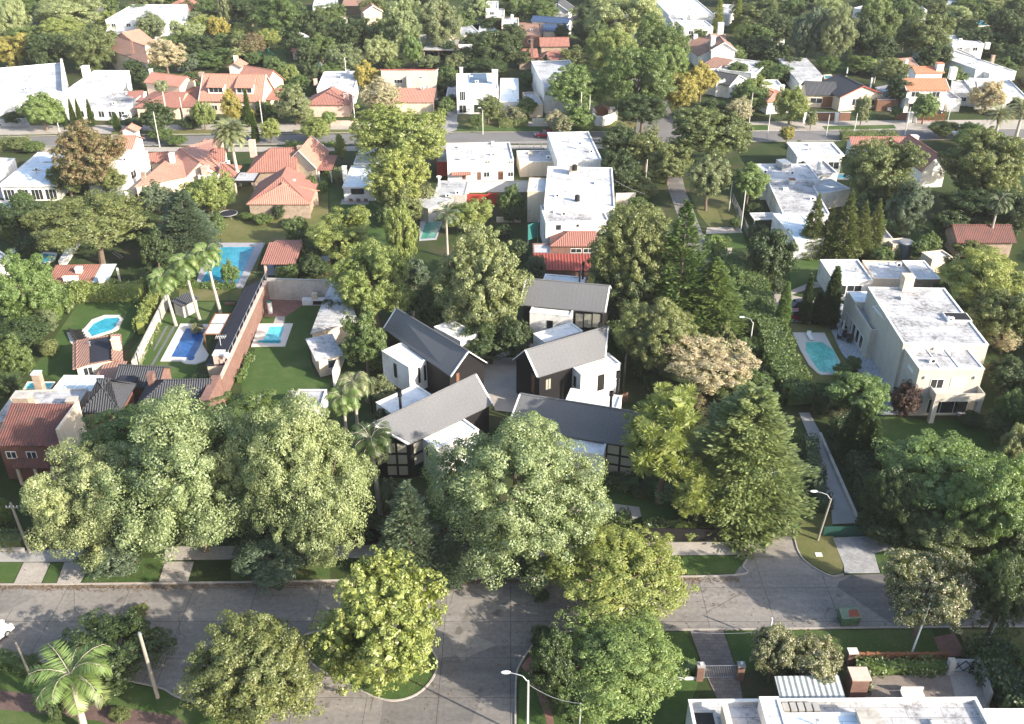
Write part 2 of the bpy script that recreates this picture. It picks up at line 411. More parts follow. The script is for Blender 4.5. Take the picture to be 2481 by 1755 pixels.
def thing(name, label, cat, loc, group=None):
    o = bpy.data.objects.new(name, None); COL.objects.link(o); o.location = loc
    o.empty_display_size = .2
    return tag(o, label, cat, group)
def struct(name, mb, mat):
    o = mb.build(name, mat); o['kind'] = 'structure'; return o
class Fr:
    """rectangle on the ground: origin at the corner near the camera and left, u along the near edge, v going away"""
    def __init__(s, O, ux, L, W):
        s.O = Vector((O[0], O[1], 0)); s.ux = Vector((ux[0], ux[1], 0)).normalized()
        s.uy = Vector((-s.ux.y, s.ux.x, 0)); s.L, s.W = L, W
    def pt(s, u, v, z=0): p = s.O+s.ux*u+s.uy*v; return Vector((p.x, p.y, z))
    def side(s, k):
        """wall line: origin, direction, outward normal, length"""
        if k == 'f': return s.pt(0,0), s.ux, -s.uy, s.L
        if k == 'b': return s.pt(s.L,s.W), -s.ux, s.uy, s.L
        if k == 'r': return s.pt(s.L,0), s.uy, s.ux, s.W
        if k == 'l': return s.pt(0,s.W), -s.uy, -s.ux, s.W
    def inset(s, d): return Fr(s.pt(d,d), s.ux, s.L-2*d, s.W-2*d)
    def sub(s, u0, u1, v0, v1): return Fr(s.pt(u0*s.L, v0*s.W), s.ux, (u1-u0)*s.L, (v1-v0)*s.W)
    def rot(s): return Fr(s.pt(s.L,0), s.uy, s.W, s.L)
def rect(nl, nr, far, h, W=None):
    A, B = P(nl, h), P(nr, h); ux = (B-A); ux.z = 0; L = ux.length
    f = Fr(A, ux, L, 1)
    f.W = W if W else abs((P(far, h)-A).dot(f.uy))
    return f
def onwall(fr, k, p):
    """pixel -> (distance along wall, height) on a wall of the frame"""
    o, d, n, L = fr.side(k); r = ray(p); c = Vector((0,0,CAMH))
    t = (o-c).dot(n)/r.dot(n); q = c+r*t
    return (q-o).dot(d), q.z
# ---------------------------------------------------------------- buildings
class House:
    def __init__(s, name, label, cat, at, group=None):
        s.e = thing(name, label, cat, (at[0], at[1], 0), group)
    def part(s, name, mb, mat, label=None, parent=None):
        o = mb.build(name, mat, parent or s.e)
        if label: o['label'] = label
        return o
    def vol(s, fr, z1, wall, roof, z0=0, par=.35, over=0, cap=None):
        """flat roofed block: walls, a sunk roof sheet and a coping"""
        w = MB(); t = .22
        w.prism([fr.pt(0,0), fr.pt(fr.L,0), fr.pt(fr.L,fr.W), fr.pt(0,fr.W)], z0, z1-.02, cap=False)
        s.part('wall', w, wall)
        c = MB(); q = -over-.04; L, W = fr.L, fr.W
        for b in ((q,L-q,q,t), (q,L-q,W-t,W-q), (q,t,t,W-t), (L-t,L-q,t,W-t)):
            c.box(fr, b[0], b[1], b[2], b[3], z1-(.12 if over == 0 else .3), z1)
        s.part('coping', c, cap or M['white'] if over else cap or wall)
        i = MB(); i.box(fr, t, L-t, t, W-t, z1-par-.2, z1-par)
        for b in ((t,L-t,t,t+.02), (t,L-t,W-t-.02,W-t), (t,t+.02,t+.02,W-t-.02), (L-t-.02,L-t,t+.02,W-t-.02)):
            i.box(fr, b[0], b[1], b[2], b[3], z1-par+.001, z1-.13)
        s.part('roof', i, roof)
        # roof clutter: a vent pipe
        v = MB(); u_, v_ = L*RN.uniform(.25,.75), W*RN.uniform(.3,.8)
        if L > 4 and W > 4:
            b_ = fr.pt(u_, v_, z1-par); v.tube(b_, b_+Vector((0,0,.6)), .09); v.cube((b_.x,b_.y,b_.z+.6), .3,.3,.08)
            s.part('vent', v, M['steel'])
        if L > 7 and W > 6:
            b_ = fr.pt(L*RN.uniform(.15,.85), W*RN.uniform(.55,.85), z1-par); s.part('roof_hatch', MB().cube((b_.x,b_.y,b_.z), 1.0, .8, .4), wall)
            b_ = fr.pt(L*RN.uniform(.15,.85), W*RN.uniform(.2,.45), z1-par); q = s.part('air_conditioner', MB().cube((b_.x,b_.y,b_.z), .9, .4, .6), M['white_p'])
            s.part('fan_grille', MB().tube(b_+Vector((0,-.2,.3)), b_+Vector((0,-.22,.3)), .22, n=10), M['dark'], parent=q)
    def slope(s, quads, mat, thick=.14, name='roof'):
        m = MB()
        for q in quads:
            q = [Vector(p) for p in q]; n = (q[1]-q[0]).cross(q[2]-q[1]).normalized()
            if n.z < 0: q.reverse(); n = -n
            m.face(q); lo = [p-Vector((0,0,thick)) for p in q]
            m.face(list(reversed(lo)))
            for i in range(len(q)):
                j = (i+1) % len(q); m.face([lo[i], lo[j], q[j], q[i]])
        return s.part(name, m, mat)
    def gable(s, fr, ze, zr, wall, roof, axis='x', over=.45, z0=0, trim=None, walls=True, hipf=False, hipb=False):
        """pitched roof whose eaves rectangle is fr; ridge along u ('x') or v ('y')"""
        if axis == 'y':
            g = Fr(fr.pt(fr.L, 0), fr.uy, fr.W, fr.L)   # u runs away from the camera
        else: g = fr
        L, W = g.L, g.W; dz = (zr-ze)*over/(W/2)
        R0, R1 = g.pt(0 if not hipf else W/2, W/2, zr), g.pt(L if not hipb else L-W/2, W/2, zr)
        a, b, c, d = g.pt(0,0,ze), g.pt(L,0,ze), g.pt(L,W,ze), g.pt(0,W,ze)
        qs = [[a,b,R1,R0], [c,d,R0,R1]]
        if hipf: qs.append([d,a,R0])
        if hipb: qs.append([b,c,R1])
        s.slope(qs, roof)
        r = MB()
        r.tube(R0, R1, .13, n=6)
        if hipf: r.tube(a, R0, .1, n=5); r.tube(d, R0, .1, n=5)
        if hipb: r.tube(b, R1, .1, n=5); r.tube(c, R1, .1, n=5)
        s.part('ridge_cap', r, roof)
        if walls:
            i = g.inset(over); m = MB(); zt = ze+dz-.16
            A, B, C, D = i.pt(0,0), i.pt(i.L,0), i.pt(i.L,i.W), i.pt(0,i.W)
            m.prism([A,B,C,D], z0, zt, cap=False)
            for e, f_, hip in ((A,D,hipf), (B,C,hipb)):
                if not hip:
                    mid = (e+f_)/2
                    m.face([(e.x,e.y,zt), (f_.x,f_.y,zt), (mid.x,mid.y,zr-.2)])
            s.part('wall', m, wall)
        if trim:
            n_ = .06
            for (p, q_, hip) in ((a, d, hipf), (b, c, hipb)):
                if hip: continue
                t = MB(); Rr = R0 if p is a else R1; sh = -g.ux*.06 if p is a else g.ux*.06
                for e in (p, q_):
                    A_, B_ = e+sh, Rr+sh
                    t.face([A_-Vector((0,0,n_+.1)), A_+Vector((0,0,.05)), B_+Vector((0,0,.05)), B_-Vector((0,0,n_+.1))])
                    C_, D_ = A_-sh*2, B_-sh*2
                    t.face([C_+Vector((0,0,.05)), A_+Vector((0,0,.05)), B_+Vector((0,0,.05)), D_+Vector((0,0,.05))])
                s.part('fascia', t, trim)
        return g.inset(over)
    def shed(s, fr, zf, zb, wall, roof, over=.3, z0=0, walls=True, axis='y'):
        g = fr if axis == 'y' else fr.rot()
        L, W = g.L, g.W
        s.slope([[g.pt(0,0,zf), g.pt(L,0,zf), g.pt(L,W,zb), g.pt(0,W,zb)]], roof)
        if walls:
            i = g.inset(over); m = MB(); a_, b_ = zf-.17, zb-.17
            A, B, C, D = i.pt(0,0), i.pt(i.L,0), i.pt(i.L,i.W), i.pt(0,i.W)
            for p, q, zp, zq in ((A,B,a_,a_), (B,C,a_,b_), (C,D,b_,b_), (D,A,b_,a_)):
                m.face([(p.x,p.y,z0), (q.x,q.y,z0), (q.x,q.y,zq), (p.x,p.y,zp)])
            s.part('wall', m, wall)
    def win(s, fr, k, u, z, w, h, kind='window', mat=None, bars=1, fm=None, proud=.05):
        o, d, n, L = fr.side(k)
        def bx(mb, u0, u1, z0, z1, t):
            p0, p1 = o+d*u0, o+d*u1
            mb.prism([p0, p1, p1+n*t, p0+n*t], z0, z1, True, True)
        f = .08; m = MB()
        bx(m, u, u+w, z, z+f, proud); bx(m, u, u+w, z+h-f, z+h, proud)
        bx(m, u, u+f, z+f, z+h-f, proud); bx(m, u+w-f, u+w, z+f, z+h-f, proud)
        for i in range(1, bars+1):
            c = u+w*i/(bars+1); bx(m, c-.03, c+.03, z+f, z+h-f, proud)
        q = s.part(kind, m, fm or (M['frame'] if kind == 'window' else M['wood']))
        g = MB(); bx(g, u+f, u+w-f, z+f, z+h-f, .02)
        s.part('pane' if kind == 'window' else 'panel', g, mat or (M['glass'] if kind == 'window' else M['wood']), parent=q)
        return q
    def pwin(s, fr, k, p0, p1, **kw):
        """window given by two opposite corners in the photograph"""
        u0, za = onwall(fr, k, p0); u1, zb = onwall(fr, k, p1)
        u0, u1 = sorted((u0, u1)); z0, z1 = sorted((za, zb))
        L = fr.side(k)[3]
        u0 = max(.05, min(u0, L-.5)); u1 = max(u0+.35, min(u1, L-.03)); z0 = max(.05, z0); z1 = max(z1, z0+.4)
        return s.win(fr, k, u0, z0, u1-u0, z1-z0, **kw)
    def wins(s, fr, k, n, z=1.0, w=1.3, h=1.2, **kw):
        L = fr.side(k)[3]
        for i in range(n):
            c = L*(i+.5)/n
            if L > w+.3: s.win(fr, k, max(.1, c-w/2), z, w, h, **kw)
    def chim(s, p, z, w, h, mat, d=None, cap=None):
        c = P(p, z); d = d or w
        m = MB().cube((c.x, c.y, z-.8), w, d, h+.8); q = s.part('chimney', m, mat)
        k = MB().cube((c.x, c.y, z+h), w+.14, d+.14, .12)
        s.part('chimney_cap', k, cap or mat, parent=q)
    def flue(s, p, z, h, r=.14, mat=None):
        c = P(p, z); m = MB().tube(c-Vector((0,0,.8)), c+Vector((0,0,h)), r, n=10).tube(c+Vector((0,0,h*.72)), c+Vector((0,0,h)), r*1.6, n=10)
        s.part('flue', m, mat or M['bmetal'])
    def ac(s, p, z, rz=0):
        c = P(p, z); q = s.part('air_conditioner', MB().cube((c.x,c.y,z), .85, .35, .6, rz), M['white_p'])
        n = Vector((math.sin(rz), -math.cos(rz), 0)); f = c+n*.18+Vector((0,0,.3))
        s.part('fan_grille', MB().tube(f, f+n*.02, .22, n=12), M['dark'], parent=q)
    def tank(s, p, z, r=.5, h=1.1, mat=None):
        c = P(p, z); m = MB().tube(c, c+Vector((0,0,h)), r, n=14).tube(c+Vector((0,0,h)), c+Vector((0,0,h+.18)), r, r*.45, n=14)
        s.part('water_tank', m, mat or M['white_p'])
    def skylight(s, fr, u, v, z, w, l, mat=None):
        q = s.part('skylight', MB().box(fr, u, u+w, v, v+l, z-.05, z+.28), M['white'])
        s.part('pane', MB().box(fr, u+.12, u+w-.12, v+.12, v+l-.12, z+.28, z+.3), mat or M['glass'], parent=q)
    def balcony(s, fr, k, u0, u1, z, dep, mat, rail=.95):
        o, d, n, L = fr.side(k)
        def pr(a, b, c, e, z0, z1, mb): mb.prism([o+d*a+n*c, o+d*b+n*c, o+d*b+n*e, o+d*a+n*e], z0, z1, True, True)
        m = MB(); pr(u0, u1, 0.01, dep, z-.18, z, m)
        pr(u0, u1, dep-.12, dep, z, z+rail, m); pr(u0, u0+.12, .01, dep-.12, z, z+rail, m); pr(u1-.12, u1, .01, dep-.12, z, z+rail, m)
        s.part('balcony', m, mat)
def sheet(name, pts, mat, z=.02, h=None, kind='structure', label=None, cat=None):
    m = MB()
    q = [(p[0], p[1]) for p in pts]
    m.prism(q, z-(h or .015), z)
    o = m.build(name, mat)
    if kind: o['kind'] = kind
    return o
def kerb(pts, name='kerb', w=.16, h=.13, closed=False):
    """raised edge stone following ground points"""
    m = MB(); pts = [Vector((p[0], p[1], 0)) for p in pts]
    sm = []
    n = len(pts); segs = n if closed else n-1
    for i in range(segs):
        p, q = pts[i], pts[(i+1) % n]; a = pts[i-1] if (i > 0 or closed) else p*2-q
        b = pts[(i+2) % n] if (i+2 < n or closed) else q*2-p
        for k in range(6):
            t = k/6; sm.append(.5*((2*p)+(q-a)*t+(2*a-5*p+4*q-b)*t*t+(3*p-a-3*q+b)*t**3))
    if not closed: sm.append(pts[-1])
    N = len(sm); e = []
    for i in range(N):
        a = sm[(i-1) % N] if (closed or i) else sm[0]; b = sm[(i+1) % N] if (closed or i < N-1) else sm[-1]
        t = (b-a).normalized(); e.append(Vector((-t.y, t.x, 0))*w/2)
    for i in range(N if closed else N-1):
        j = (i+1) % N
        A, B, C, D = sm[i]-e[i], sm[j]-e[j], sm[j]+e[j], sm[i]+e[i]
        m.prism([A, B, C, D], 0, h)
    return struct(name, m, M['walk'])
def smooth(pts, k=5, closed=True):
    n = len(pts); out = []
    for i in range(n if closed else n-1):
        a, p, q, b = pts[(i-1) % n], pts[i], pts[(i+1) % n], pts[(i+2) % n]
        for j in range(k):
            t = j/k
            out.append(tuple(.5*((2*p[c])+(q[c]-a[c])*t+(2*a[c]-5*p[c]+4*q[c]-b[c])*t*t+(3*p[c]-a[c]-3*q[c]+b[c])*t**3) for c in (0, 1)))
    return out
def pool(outer, inner, water, label, coping=None, sm=False):
    if sm: outer, inner = smooth(outer), smooth(inner)
    o, i = PP(outer), PP(inner); n = len(o)
    c = sum(i, Vector())/n
    t = thing('swimming_pool', label, 'swimming pool', c)
    m = MB()
    for k in range(n):
        j = (k+1) % n
        m.face([o[k]+Vector((0,0,.14)), o[j]+Vector((0,0,.14)), i[j]+Vector((0,0,.14)), i[k]+Vector((0,0,.14))])
        m.face([o[k], o[j], o[j]+Vector((0,0,.14)), o[k]+Vector((0,0,.14))])
        m.face([i[j]+Vector((0,0,.03)), i[k]+Vector((0,0,.03)), i[k]+Vector((0,0,.14)), i[j]+Vector((0,0,.14))])
    m.build('coping', coping or M['coping'], t)
    w = MB().face([p+Vector((0,0,.06)) for p in i]) or None
    w = MB(); w.prism(i, .03, .06); w.build('water', water, t)
    return t
def fence_wall(a, b, h, t, mat, label, name='garden_wall', cat='wall', coping=None, posts=0, z=0, group=None):
    """solid boundary wall between two ground pixels"""
    A, B = P(a), P(b); e = thing(name, label, cat, A, group)
    d = (B-A); L = d.length; f = Fr(A, d, L, t)
    MB().box(f, 0, L, 0, t, z, z+h).build('panel' if posts else 'wall_body', mat, e)
    if coping: MB().box(f, -.04, L+.04, -.05, t+.05, z+h, z+h+.08).build('coping', coping, e)
    for i in range(posts):
        u = (L-.3)*i/max(1, posts-1); MB().box(f, u, u+.3, -.06, t+.06, 0, z+h+.15).build('pier', coping or mat, e)
    return e
def railing(a, b, h, mat, label, n=None, name='railing', cat='railing', step=1.5, bars=.18, group=None):
    A, B = P(a), P(b); e = thing(name, label, cat, A, group); L = (B-A).length; d = (B-A).normalized()
    m = MB()
    for z in (.12, h): m.tube(A+Vector((0,0,z)), B+Vector((0,0,z)), .03, n=4)
    k = int(L/bars)
    for i in range(k+1): m.tube(A+d*(L*i/max(1,k)), A+d*(L*i/max(1,k))+Vector((0,0,h)), .014, n=4, caps=False)
    m.build('bars', mat, e)
    for i in range(int(L/step)+1):
        MB().tube(A+d*(step*i), A+d*(step*i)+Vector((0,0,h+.1)), .05, n=6).build('post', mat, e)
    return e
# ---------------------------------------------------------------- street furniture
def pole(p, h, label, mat=None, r=.14, lean=(0,0), arm=None, name='utility_pole', cat='utility pole', group=None):
    c = P(p); t = thing(name, label, cat, c, group); top = c+Vector((lean[0], lean[1], h))
    MB().tube(c-Vector((0,0,.2)), top, r, r*.75, n=10).build('shaft', mat or M['pconc'], t, True)
    if arm == 'cross':
        MB().cube((top.x, top.y, top.z-.7), 1.3, .1, .1).build('crossarm', M['pole'], t)
        i = MB()
        for x in (-.55, -.2, .2, .55): i.tube((top.x+x, top.y, top.z-.6), (top.x+x, top.y, top.z-.4), .05, n=6)
        i.build('insulators', M['white_p'], t)
    elif arm == 'cap':
        MB().tube(top, top+Vector((0,0,.25)), .17, .12, n=8).build('cap', M['steel'], t)
    return t, top
def lamp(p, h, label, ang, reach=1.8, mat=None, r=.08, lean=(0,0), group=None):
    """ang: direction of the arm in degrees, 0 = right, 90 = away"""
    c = P(p); t = thing('street_lamp', label, 'street lamp', c, group); top = c+Vector((lean[0], lean[1], h))
    MB().tube(c, top, r*1.3, r, n=10).build('shaft', mat or M['pconc'], t, True)
    d = Vector((math.cos(rad(ang)), math.sin(rad(ang)), 0))
    pts = [top-Vector((0,0,.2)), top+d*reach*.3+Vector((0,0,.45)), top+d*reach*.7+Vector((0,0,.6)), top+d*reach+Vector((0,0,.62))]
    MB().path(pts, [.045]*4, 6).build('arm', M['steel'], t)
    hd = pts[-1]+d*.35
    m = MB().ball(hd, .42, .17, .12, 12, 6); 
    if abs(d.x) < .7: m = MB().ball(hd, .2, .42, .12, 12, 6)
    m.build('lamp_head', M['white_p'], t, True)
    return t, top
def wire(a, b, label, sag=.4, r=.02, group=None, name='cable'):
    m = MB(); pts = [a.lerp(b, i/12)-Vector((0,0,sag*4*(i/12)*(1-i/12))) for i in range(13)]
    m.path(pts, [r]*13, 4); o = m.build(name, M['steel'], None, origin=a)
    tag(o, label, 'cable', group); return o
def car(p, ang, paint, label, L=4.3, W=1.78, Hh=1.5, kind='hatch', name='parked_car', z=0):
    """ang: heading of the nose in degrees, 0 = right, 90 = away"""
    c = P(p, z); t = thing(name, label, 'car', c)
    ca, sa = math.cos(rad(ang)), math.sin(rad(ang))
    def X(x, y, zz): return (c.x+x*ca-y*sa, c.y+x*sa+y*ca, c.z+zz)
    h = L/2
    if kind == 'hatch': body = [(-h,.35),(-h,.85),(-h+.1,.98),(h-1.1,.92),(h-.25,.74),(h,.55),(h,.3)]; roof = [(-h+.12,.97),(-h+.45,Hh-.06),(-h+.9,Hh),(.15,Hh-.02),(h-1.15,.93)]
    elif kind == 'pickup': body = [(-h,.4),(-h,1.0),(-h+.05,1.05),(h-1.3,1.02),(h-.2,.9),(h,.6),(h,.35)]; roof = [(-.7,1.03),(-.55,Hh),(.35,Hh),(h-1.3,1.03)]
    else: body = [(-h,.35),(-h,.82),(-h+.1,.93),(h-1.2,.88),(h-.2,.72),(h,.5),(h,.3)]; roof = [(-h+.55,.92),(-h+1.2,Hh-.04),(-.2,Hh),(.4,Hh-.04),(h-1.3,.9)]
    def extr(prof, w0, w1, zc, name, mat, par, inset=0):
        m = MB(); n = len(prof)
        def hw(zv): return w0+(w1-w0)*min(1, max(0, (zv-zc[0])/(zc[1]-zc[0])))
        Lf = [X(x, hw(zv), zv) for x, zv in prof]; Rt = [X(x, -hw(zv), zv) for x, zv in prof]
        for i in range(n-1): m.face([Lf[i], Lf[i+1], Rt[i+1], Rt[i]])
        m.face(list(reversed(Lf))); m.face(Rt); m.face([Lf[-1], Lf[0], Rt[0], Rt[-1]])
        return m.build(name, mat, par)
    w = W/2
    b = extr(body, w-.02, w-.07, (.3,1), 'body', paint, t)
    cab = extr(roof, w-.1, w-.32, (.9,Hh), 'cabin_glass', M['glass'], t)
    rp = [(x, zz) for x, zz in roof if zz > Hh-.1]
    m = MB(); ww = w-.3
    m.face([X(rp[0][0]-.02,ww,rp[0][1]+.012), X(rp[0][0]-.02,-ww,rp[0][1]+.012)] + [X(x,-ww,zz+.03) for x, zz in rp[1:-1]] + [X(rp[-1][0],-ww,rp[-1][1]+.02), X(rp[-1][0],ww,rp[-1][1]+.02)] + [X(x,ww,zz+.03) for x, zz in reversed(rp[1:-1])])
    m.build('roof_panel', paint, t)
    pl = MB()
    for sgn in (1, -1):
        for i in range(len(roof)-1):
            if i in (0, len(roof)-2):
                (x0,z0),(x1,z1) = roof[i], roof[i+1]
                def hw(zv): return w-.09+(-.22)*min(1, max(0, (zv-.9)/(Hh-.9)))
                pl.tube(X(x0,sgn*hw(z0),z0), X(x1,sgn*hw(z1),z1), .05, n=4)
        pl.tube(X(-.15,sgn*(w-.1),.95), X(-.15,sgn*(w-.3),Hh-.03), .05, n=4)
    pl.build('pillars', paint, t)
    for sx in (h-.85, -h+.8):
        for sy in (1, -1):
            q = MB().tube(X(sx, sy*(w-.22), .33), X(sx, sy*(w+.01), .33), .33, n=14).build('wheel', M['rubber'], t)
            MB().tube(X(sx, sy*(w), .33), X(sx, sy*(w+.025), .33), .2, n=10).build('rim', M['steel'], q)
    for sy in (1, -1):
        m = MB(); m.cube(X(h-.06, sy*(w-.3), .6), .16, .36, .15, rad(ang)); m.build('headlight', M['white_p'], t)
        m = MB(); m.cube(X(-h+.04, sy*(w-.22), .7), .12, .22, .2, rad(ang)); m.build('tail_light', M['redwall'], t)
        m = MB(); m.cube(X(h-1.5, sy*(w+.04), .95), .14, .2, .14, rad(ang)); m.build('mirror', paint, t)
    return t
# ---------------------------------------------------------------- foliage
def quads_mesh(name, C, N, size, asp=.6, T=None):
    """leaf diamonds at C with normals N"""
    n = len(C)
    if T is None:
        T = np.cross(N, NR.normal(size=(n,3)))
    T /= np.linalg.norm(T, axis=1, keepdims=True)+1e-9
    B = np.cross(N, T); B /= np.linalg.norm(B, axis=1, keepdims=True)+1e-9
    s = (size*NR.uniform(.65, 1.35, n))[:,None]*.5
    if not isinstance(asp, np.ndarray): asp = np.full(n, asp)
    a = asp[:,None]
    V = np.stack([C+T*s, C+B*s*a, C-T*s, C-B*s*a], 1).reshape(-1, 3)
    me = bpy.data.meshes.new(name)
    me.vertices.add(n*4); me.vertices.foreach_set('co', V.astype(np.float32).ravel())
    me.loops.add(n*4); me.loops.foreach_set('vertex_index', np.arange(n*4, dtype=np.int32))
    me.polygons.add(n); me.polygons.foreach_set('loop_start', np.arange(0, n*4, 4, dtype=np.int32))
    me.polygons.foreach_set('loop_total', np.full(n, 4, dtype=np.int32))
    me.update(calc_edges=True)
    return me
def sph(n):
    d = NR.normal(size=(n,3)); return d/np.linalg.norm(d, axis=1, keepdims=True)
def crown(R, rc, nleaf, leaf, lobes=None, dens=1.0, rough=.18, needle=False, sparse=0, name='leaves', asp=.6, flat=1.0, fillers=True):
    """crown in local metres, roughly radius R, made of leafy clumps over overlapping lobes"""
    if lobes is None:
        lobes = [((0,0,-.05), .62)]
        for i in range(NR.integers(18, 25)):
            d = sph(1)[0]; d[2] = d[2]*.85+.1; d /= np.linalg.norm(d); r = NR.uniform(.2, .42)
            lobes.append((tuple(d*(1.06-r)*NR.uniform(.7,1.14)), r))
    LC = np.array([l[0] for l in lobes], float)*R; LR = np.array([l[1] for l in lobes], float)*R
    cs = []
    for i, (c, r) in enumerate(zip(LC, LR)):
        n = int(dens*1.25*4*math.pi*r*r/(math.pi*rc*rc))+6
        d = sph(n); p = c+d*r*(1+NR.normal(scale=rough*.5, size=(n,1)))*np.array([1,1,flat])
        keep = np.ones(n, bool)
        for j in range(len(LC)):
            if j != i: keep &= np.linalg.norm((p-LC[j])/np.array([1,1,flat]), axis=1) > LR[j]*.86
        p = p[keep]
        cs.append(p)
    cs = np.concatenate(cs)
    if sparse: cs = cs[NR.random(len(cs)) > sparse]
    n = len(cs)
    low = cs[:,2] < -R*.55*flat
    cs = cs[~low | (NR.random(n) > .6)]; n = len(cs)
    rcs = rc*NR.uniform(.55, 1.5, n)
    idx = np.repeat(np.arange(n), nleaf)
    d = sph(len(idx)); 
    out = cs[idx]/(np.linalg.norm(cs[idx], axis=1, keepdims=True)+1e-6)
    d = d+out*.55+np.array([0,0,.25]); d /= np.linalg.norm(d, axis=1, keepdims=True)
    rr = rcs[idx]*NR.uniform(.45, 1.0, len(idx))**.6
    C = cs[idx]+d*rr[:,None]*np.array([1,1,.85])
    if needle:
        N = np.cross(d, sph(len(idx))); T = d.copy(); sz = leaf; A = .16
    else:
        N = d*1.0+sph(len(idx))*.6; T = None; sz = leaf; A = asp
    N /= np.linalg.norm(N, axis=1, keepdims=True)+1e-9
    if fillers:      # larger inner leaves keep the crown from being see-through
        m = int(len(idx)*.16); f = NR.integers(0, n, m)
        Cf = cs[f]*NR.uniform(.55, .92, (m,1)); Nf = sph(m)*.6+out[np.searchsorted(idx, f)]
        Nf /= np.linalg.norm(Nf, axis=1, keepdims=True)
        C = np.concatenate([C, Cf]); N = np.concatenate([N, Nf])
        if T is not None: T = np.concatenate([T, np.cross(Nf, sph(m))])
        sz = np.concatenate([np.full(len(idx), leaf), np.full(m, leaf*2.6)])
        A = np.concatenate([np.full(len(idx), A), np.full(m, .8)])
    else: sz = np.full(len(C), leaf)
    return quads_mesh(name, C, N, sz, A, T)
def conifer(R, Hc, n_lv, n_br, leaf, name='needles', shape=1.0, droop=.15, irregular=.25, spray=26, top=.0):
    """layered conifer: z from 0 (bottom) to Hc"""
    Cs, Ts, Ns = [], [], []
    for i in range(n_lv):
        f = (i+.5)/n_lv; z = Hc*f; r = R*((1-f)**shape*(1-top)+top*(1-f**3))
        if f < .12: r *= .75+2*f
        nb = max(5, int(n_br*(.35+.65*r/R)))
        for b in range(nb):
            a = NR.uniform(0, 2*math.pi); rl = r*(1+NR.normal()*irregular*.6)
            zb = z+NR.normal()*Hc/n_lv*.7
            d = np.array([math.cos(a), math.sin(a), 0]); sd_ = np.array([-d[1], d[0], 0])
            m = int(spray*(.4+rl/R))
            t = NR.uniform(.35, 1, m)**.7; w = (1-t)*.9*rl*.35+rl*.06
            P_ = d*(rl*t)[:,None]+sd_*(NR.normal(size=m)*w)[:,None]
            P_[:,2] += zb+(-droop*rl*t+ .25*droop*rl*t*t*2)+NR.normal(size=m)*.10
            T_ = d+sd_*NR.normal(size=m)[:,None]*.5; T_[:,2] += .25+NR.normal(size=m)*.2
            N_ = np.array([0,0,1.])+sph(m)*.55+d*.2
            Cs.append(P_); Ts.append(T_); Ns.append(N_)
    C, T, N = map(np.concatenate, (Cs, Ts, Ns))
    N /= np.linalg.norm(N, axis=1, keepdims=True)
    return quads_mesh(name, C, N, np.full(len(C), leaf), .34, T)
TM = {}
def templates():
    for i in range(5): TM[f'M{i}'] = (crown(4.5, .7, 80, .27, rough=.4, dens=.9), 5.0)
    for i in range(2): TM[f'P{i}'] = (crown(4.5, .5, 30, .26, sparse=.35, rough=.35), 5.0)
    for i in range(4): TM[f'S{i}'] = (crown(2.4, .42, 40, .22, rough=.4), 2.7)
    for i in range(3): TM[f'L{i}'] = (crown(6.5, .95, 130, .28, rough=.4, dens=.9), 7.1)
    for i in range(2):
        TM[f'C{i}'] = (conifer(1.0, 6.5, 60, 14, .34, shape=.6, droop=-.5, spray=18, irregular=.2), None)   # column cypress
    for i in range(2):
        TM[f'K{i}'] = (conifer(3.0, 10, 36, 22, .42, shape=.75, irregular=.3, spray=30), None)
def trunk_mb(base, top, r, limbs, R, up=.6, kind=None):
    m = MB(); base, top = Vector(base), Vector(top); mid = base.lerp(top, .5)+Vector((RN.uniform(-.3,.3), RN.uniform(-.3,.3), 0))*r*2
    m.path([base-Vector((0,0,.3)), mid, top], [r*1.35, r, r*.8], 8)
    for i in range(limbs):
        a = 2*math.pi*i/limbs+RN.uniform(-.4,.4); q = top+Vector((math.cos(a)*R*.3, math.sin(a)*R*.3, R*up*.5))
        e = top+Vector((math.cos(a)*R*.55, math.sin(a)*R*.55, R*up*RN.uniform(.6,1.0)))
        m.path([top, q, e], [r*.6, r*.42, r*.15], 6)
    return m
TREES = []      # (object, look phrase, source pixel, size) for the automatic labels
def put_tree(loc_px, zc, a, b, mesh, base_r, leafmat, name, look, label, cat, clear, limbs=5, flat_b=None, rot=None, group=None, bark=None):
    c = P(loc_px, zc); t = thing(name, label, cat, (c.x, c.y, 0), group)
    o = bpy.data.objects.new('crown', mesh); COL.objects.link(o); o.parent = t
    o.location = (0, 0, zc); o.rotation_euler = (0, 0, rot if rot is not None else RN.uniform(0, 6.28))
    k = 1.0/base_r; o.scale = (a*k, a*k, b*k)
    if not mesh.materials: mesh.materials.append(leafmat)
    o.material_slots[0].link = 'OBJECT'; o.material_slots[0].material = leafmat
    zt = max(.15, zc-b*.55)
    trunk_mb((c.x,c.y,0), (c.x,c.y,zt), max(.06, min(.42, a*.055)), limbs, a, b/a).build('trunk', bark or M['bark'], t)
    TREES.append((t, look, loc_px, a))
    return t
LOOK = dict(sage='sage green leafy', dark='dark green leafy', mid='mid green leafy', light='light green feathery', bright='bright green leafy', yellow='yellow-green leafy',
            gold='golden-yellow', olive='olive green', rust='rust-brown autumn', pale='pale beige thinning', grey='grey-green', teal='bluish green', flower='cream-flowering', wine='wine-red leaved')
def solve(px, rx, ry, clear, flatmin=.45):
    zc = 4.0
    for _ in range(4):
        t = MPP(px, zc); a = rx*t; v = (px[1]-CY); ph = TH+math.atan(v/FPX); R_ = ry*t
        b = math.sqrt(max((flatmin*a)**2*.3, R_*R_-(a*math.sin(ph))**2))/math.cos(ph); b = max(flatmin*a, min(2.6*a, b))
        zc = b*.92+clear
    return a, b, zc
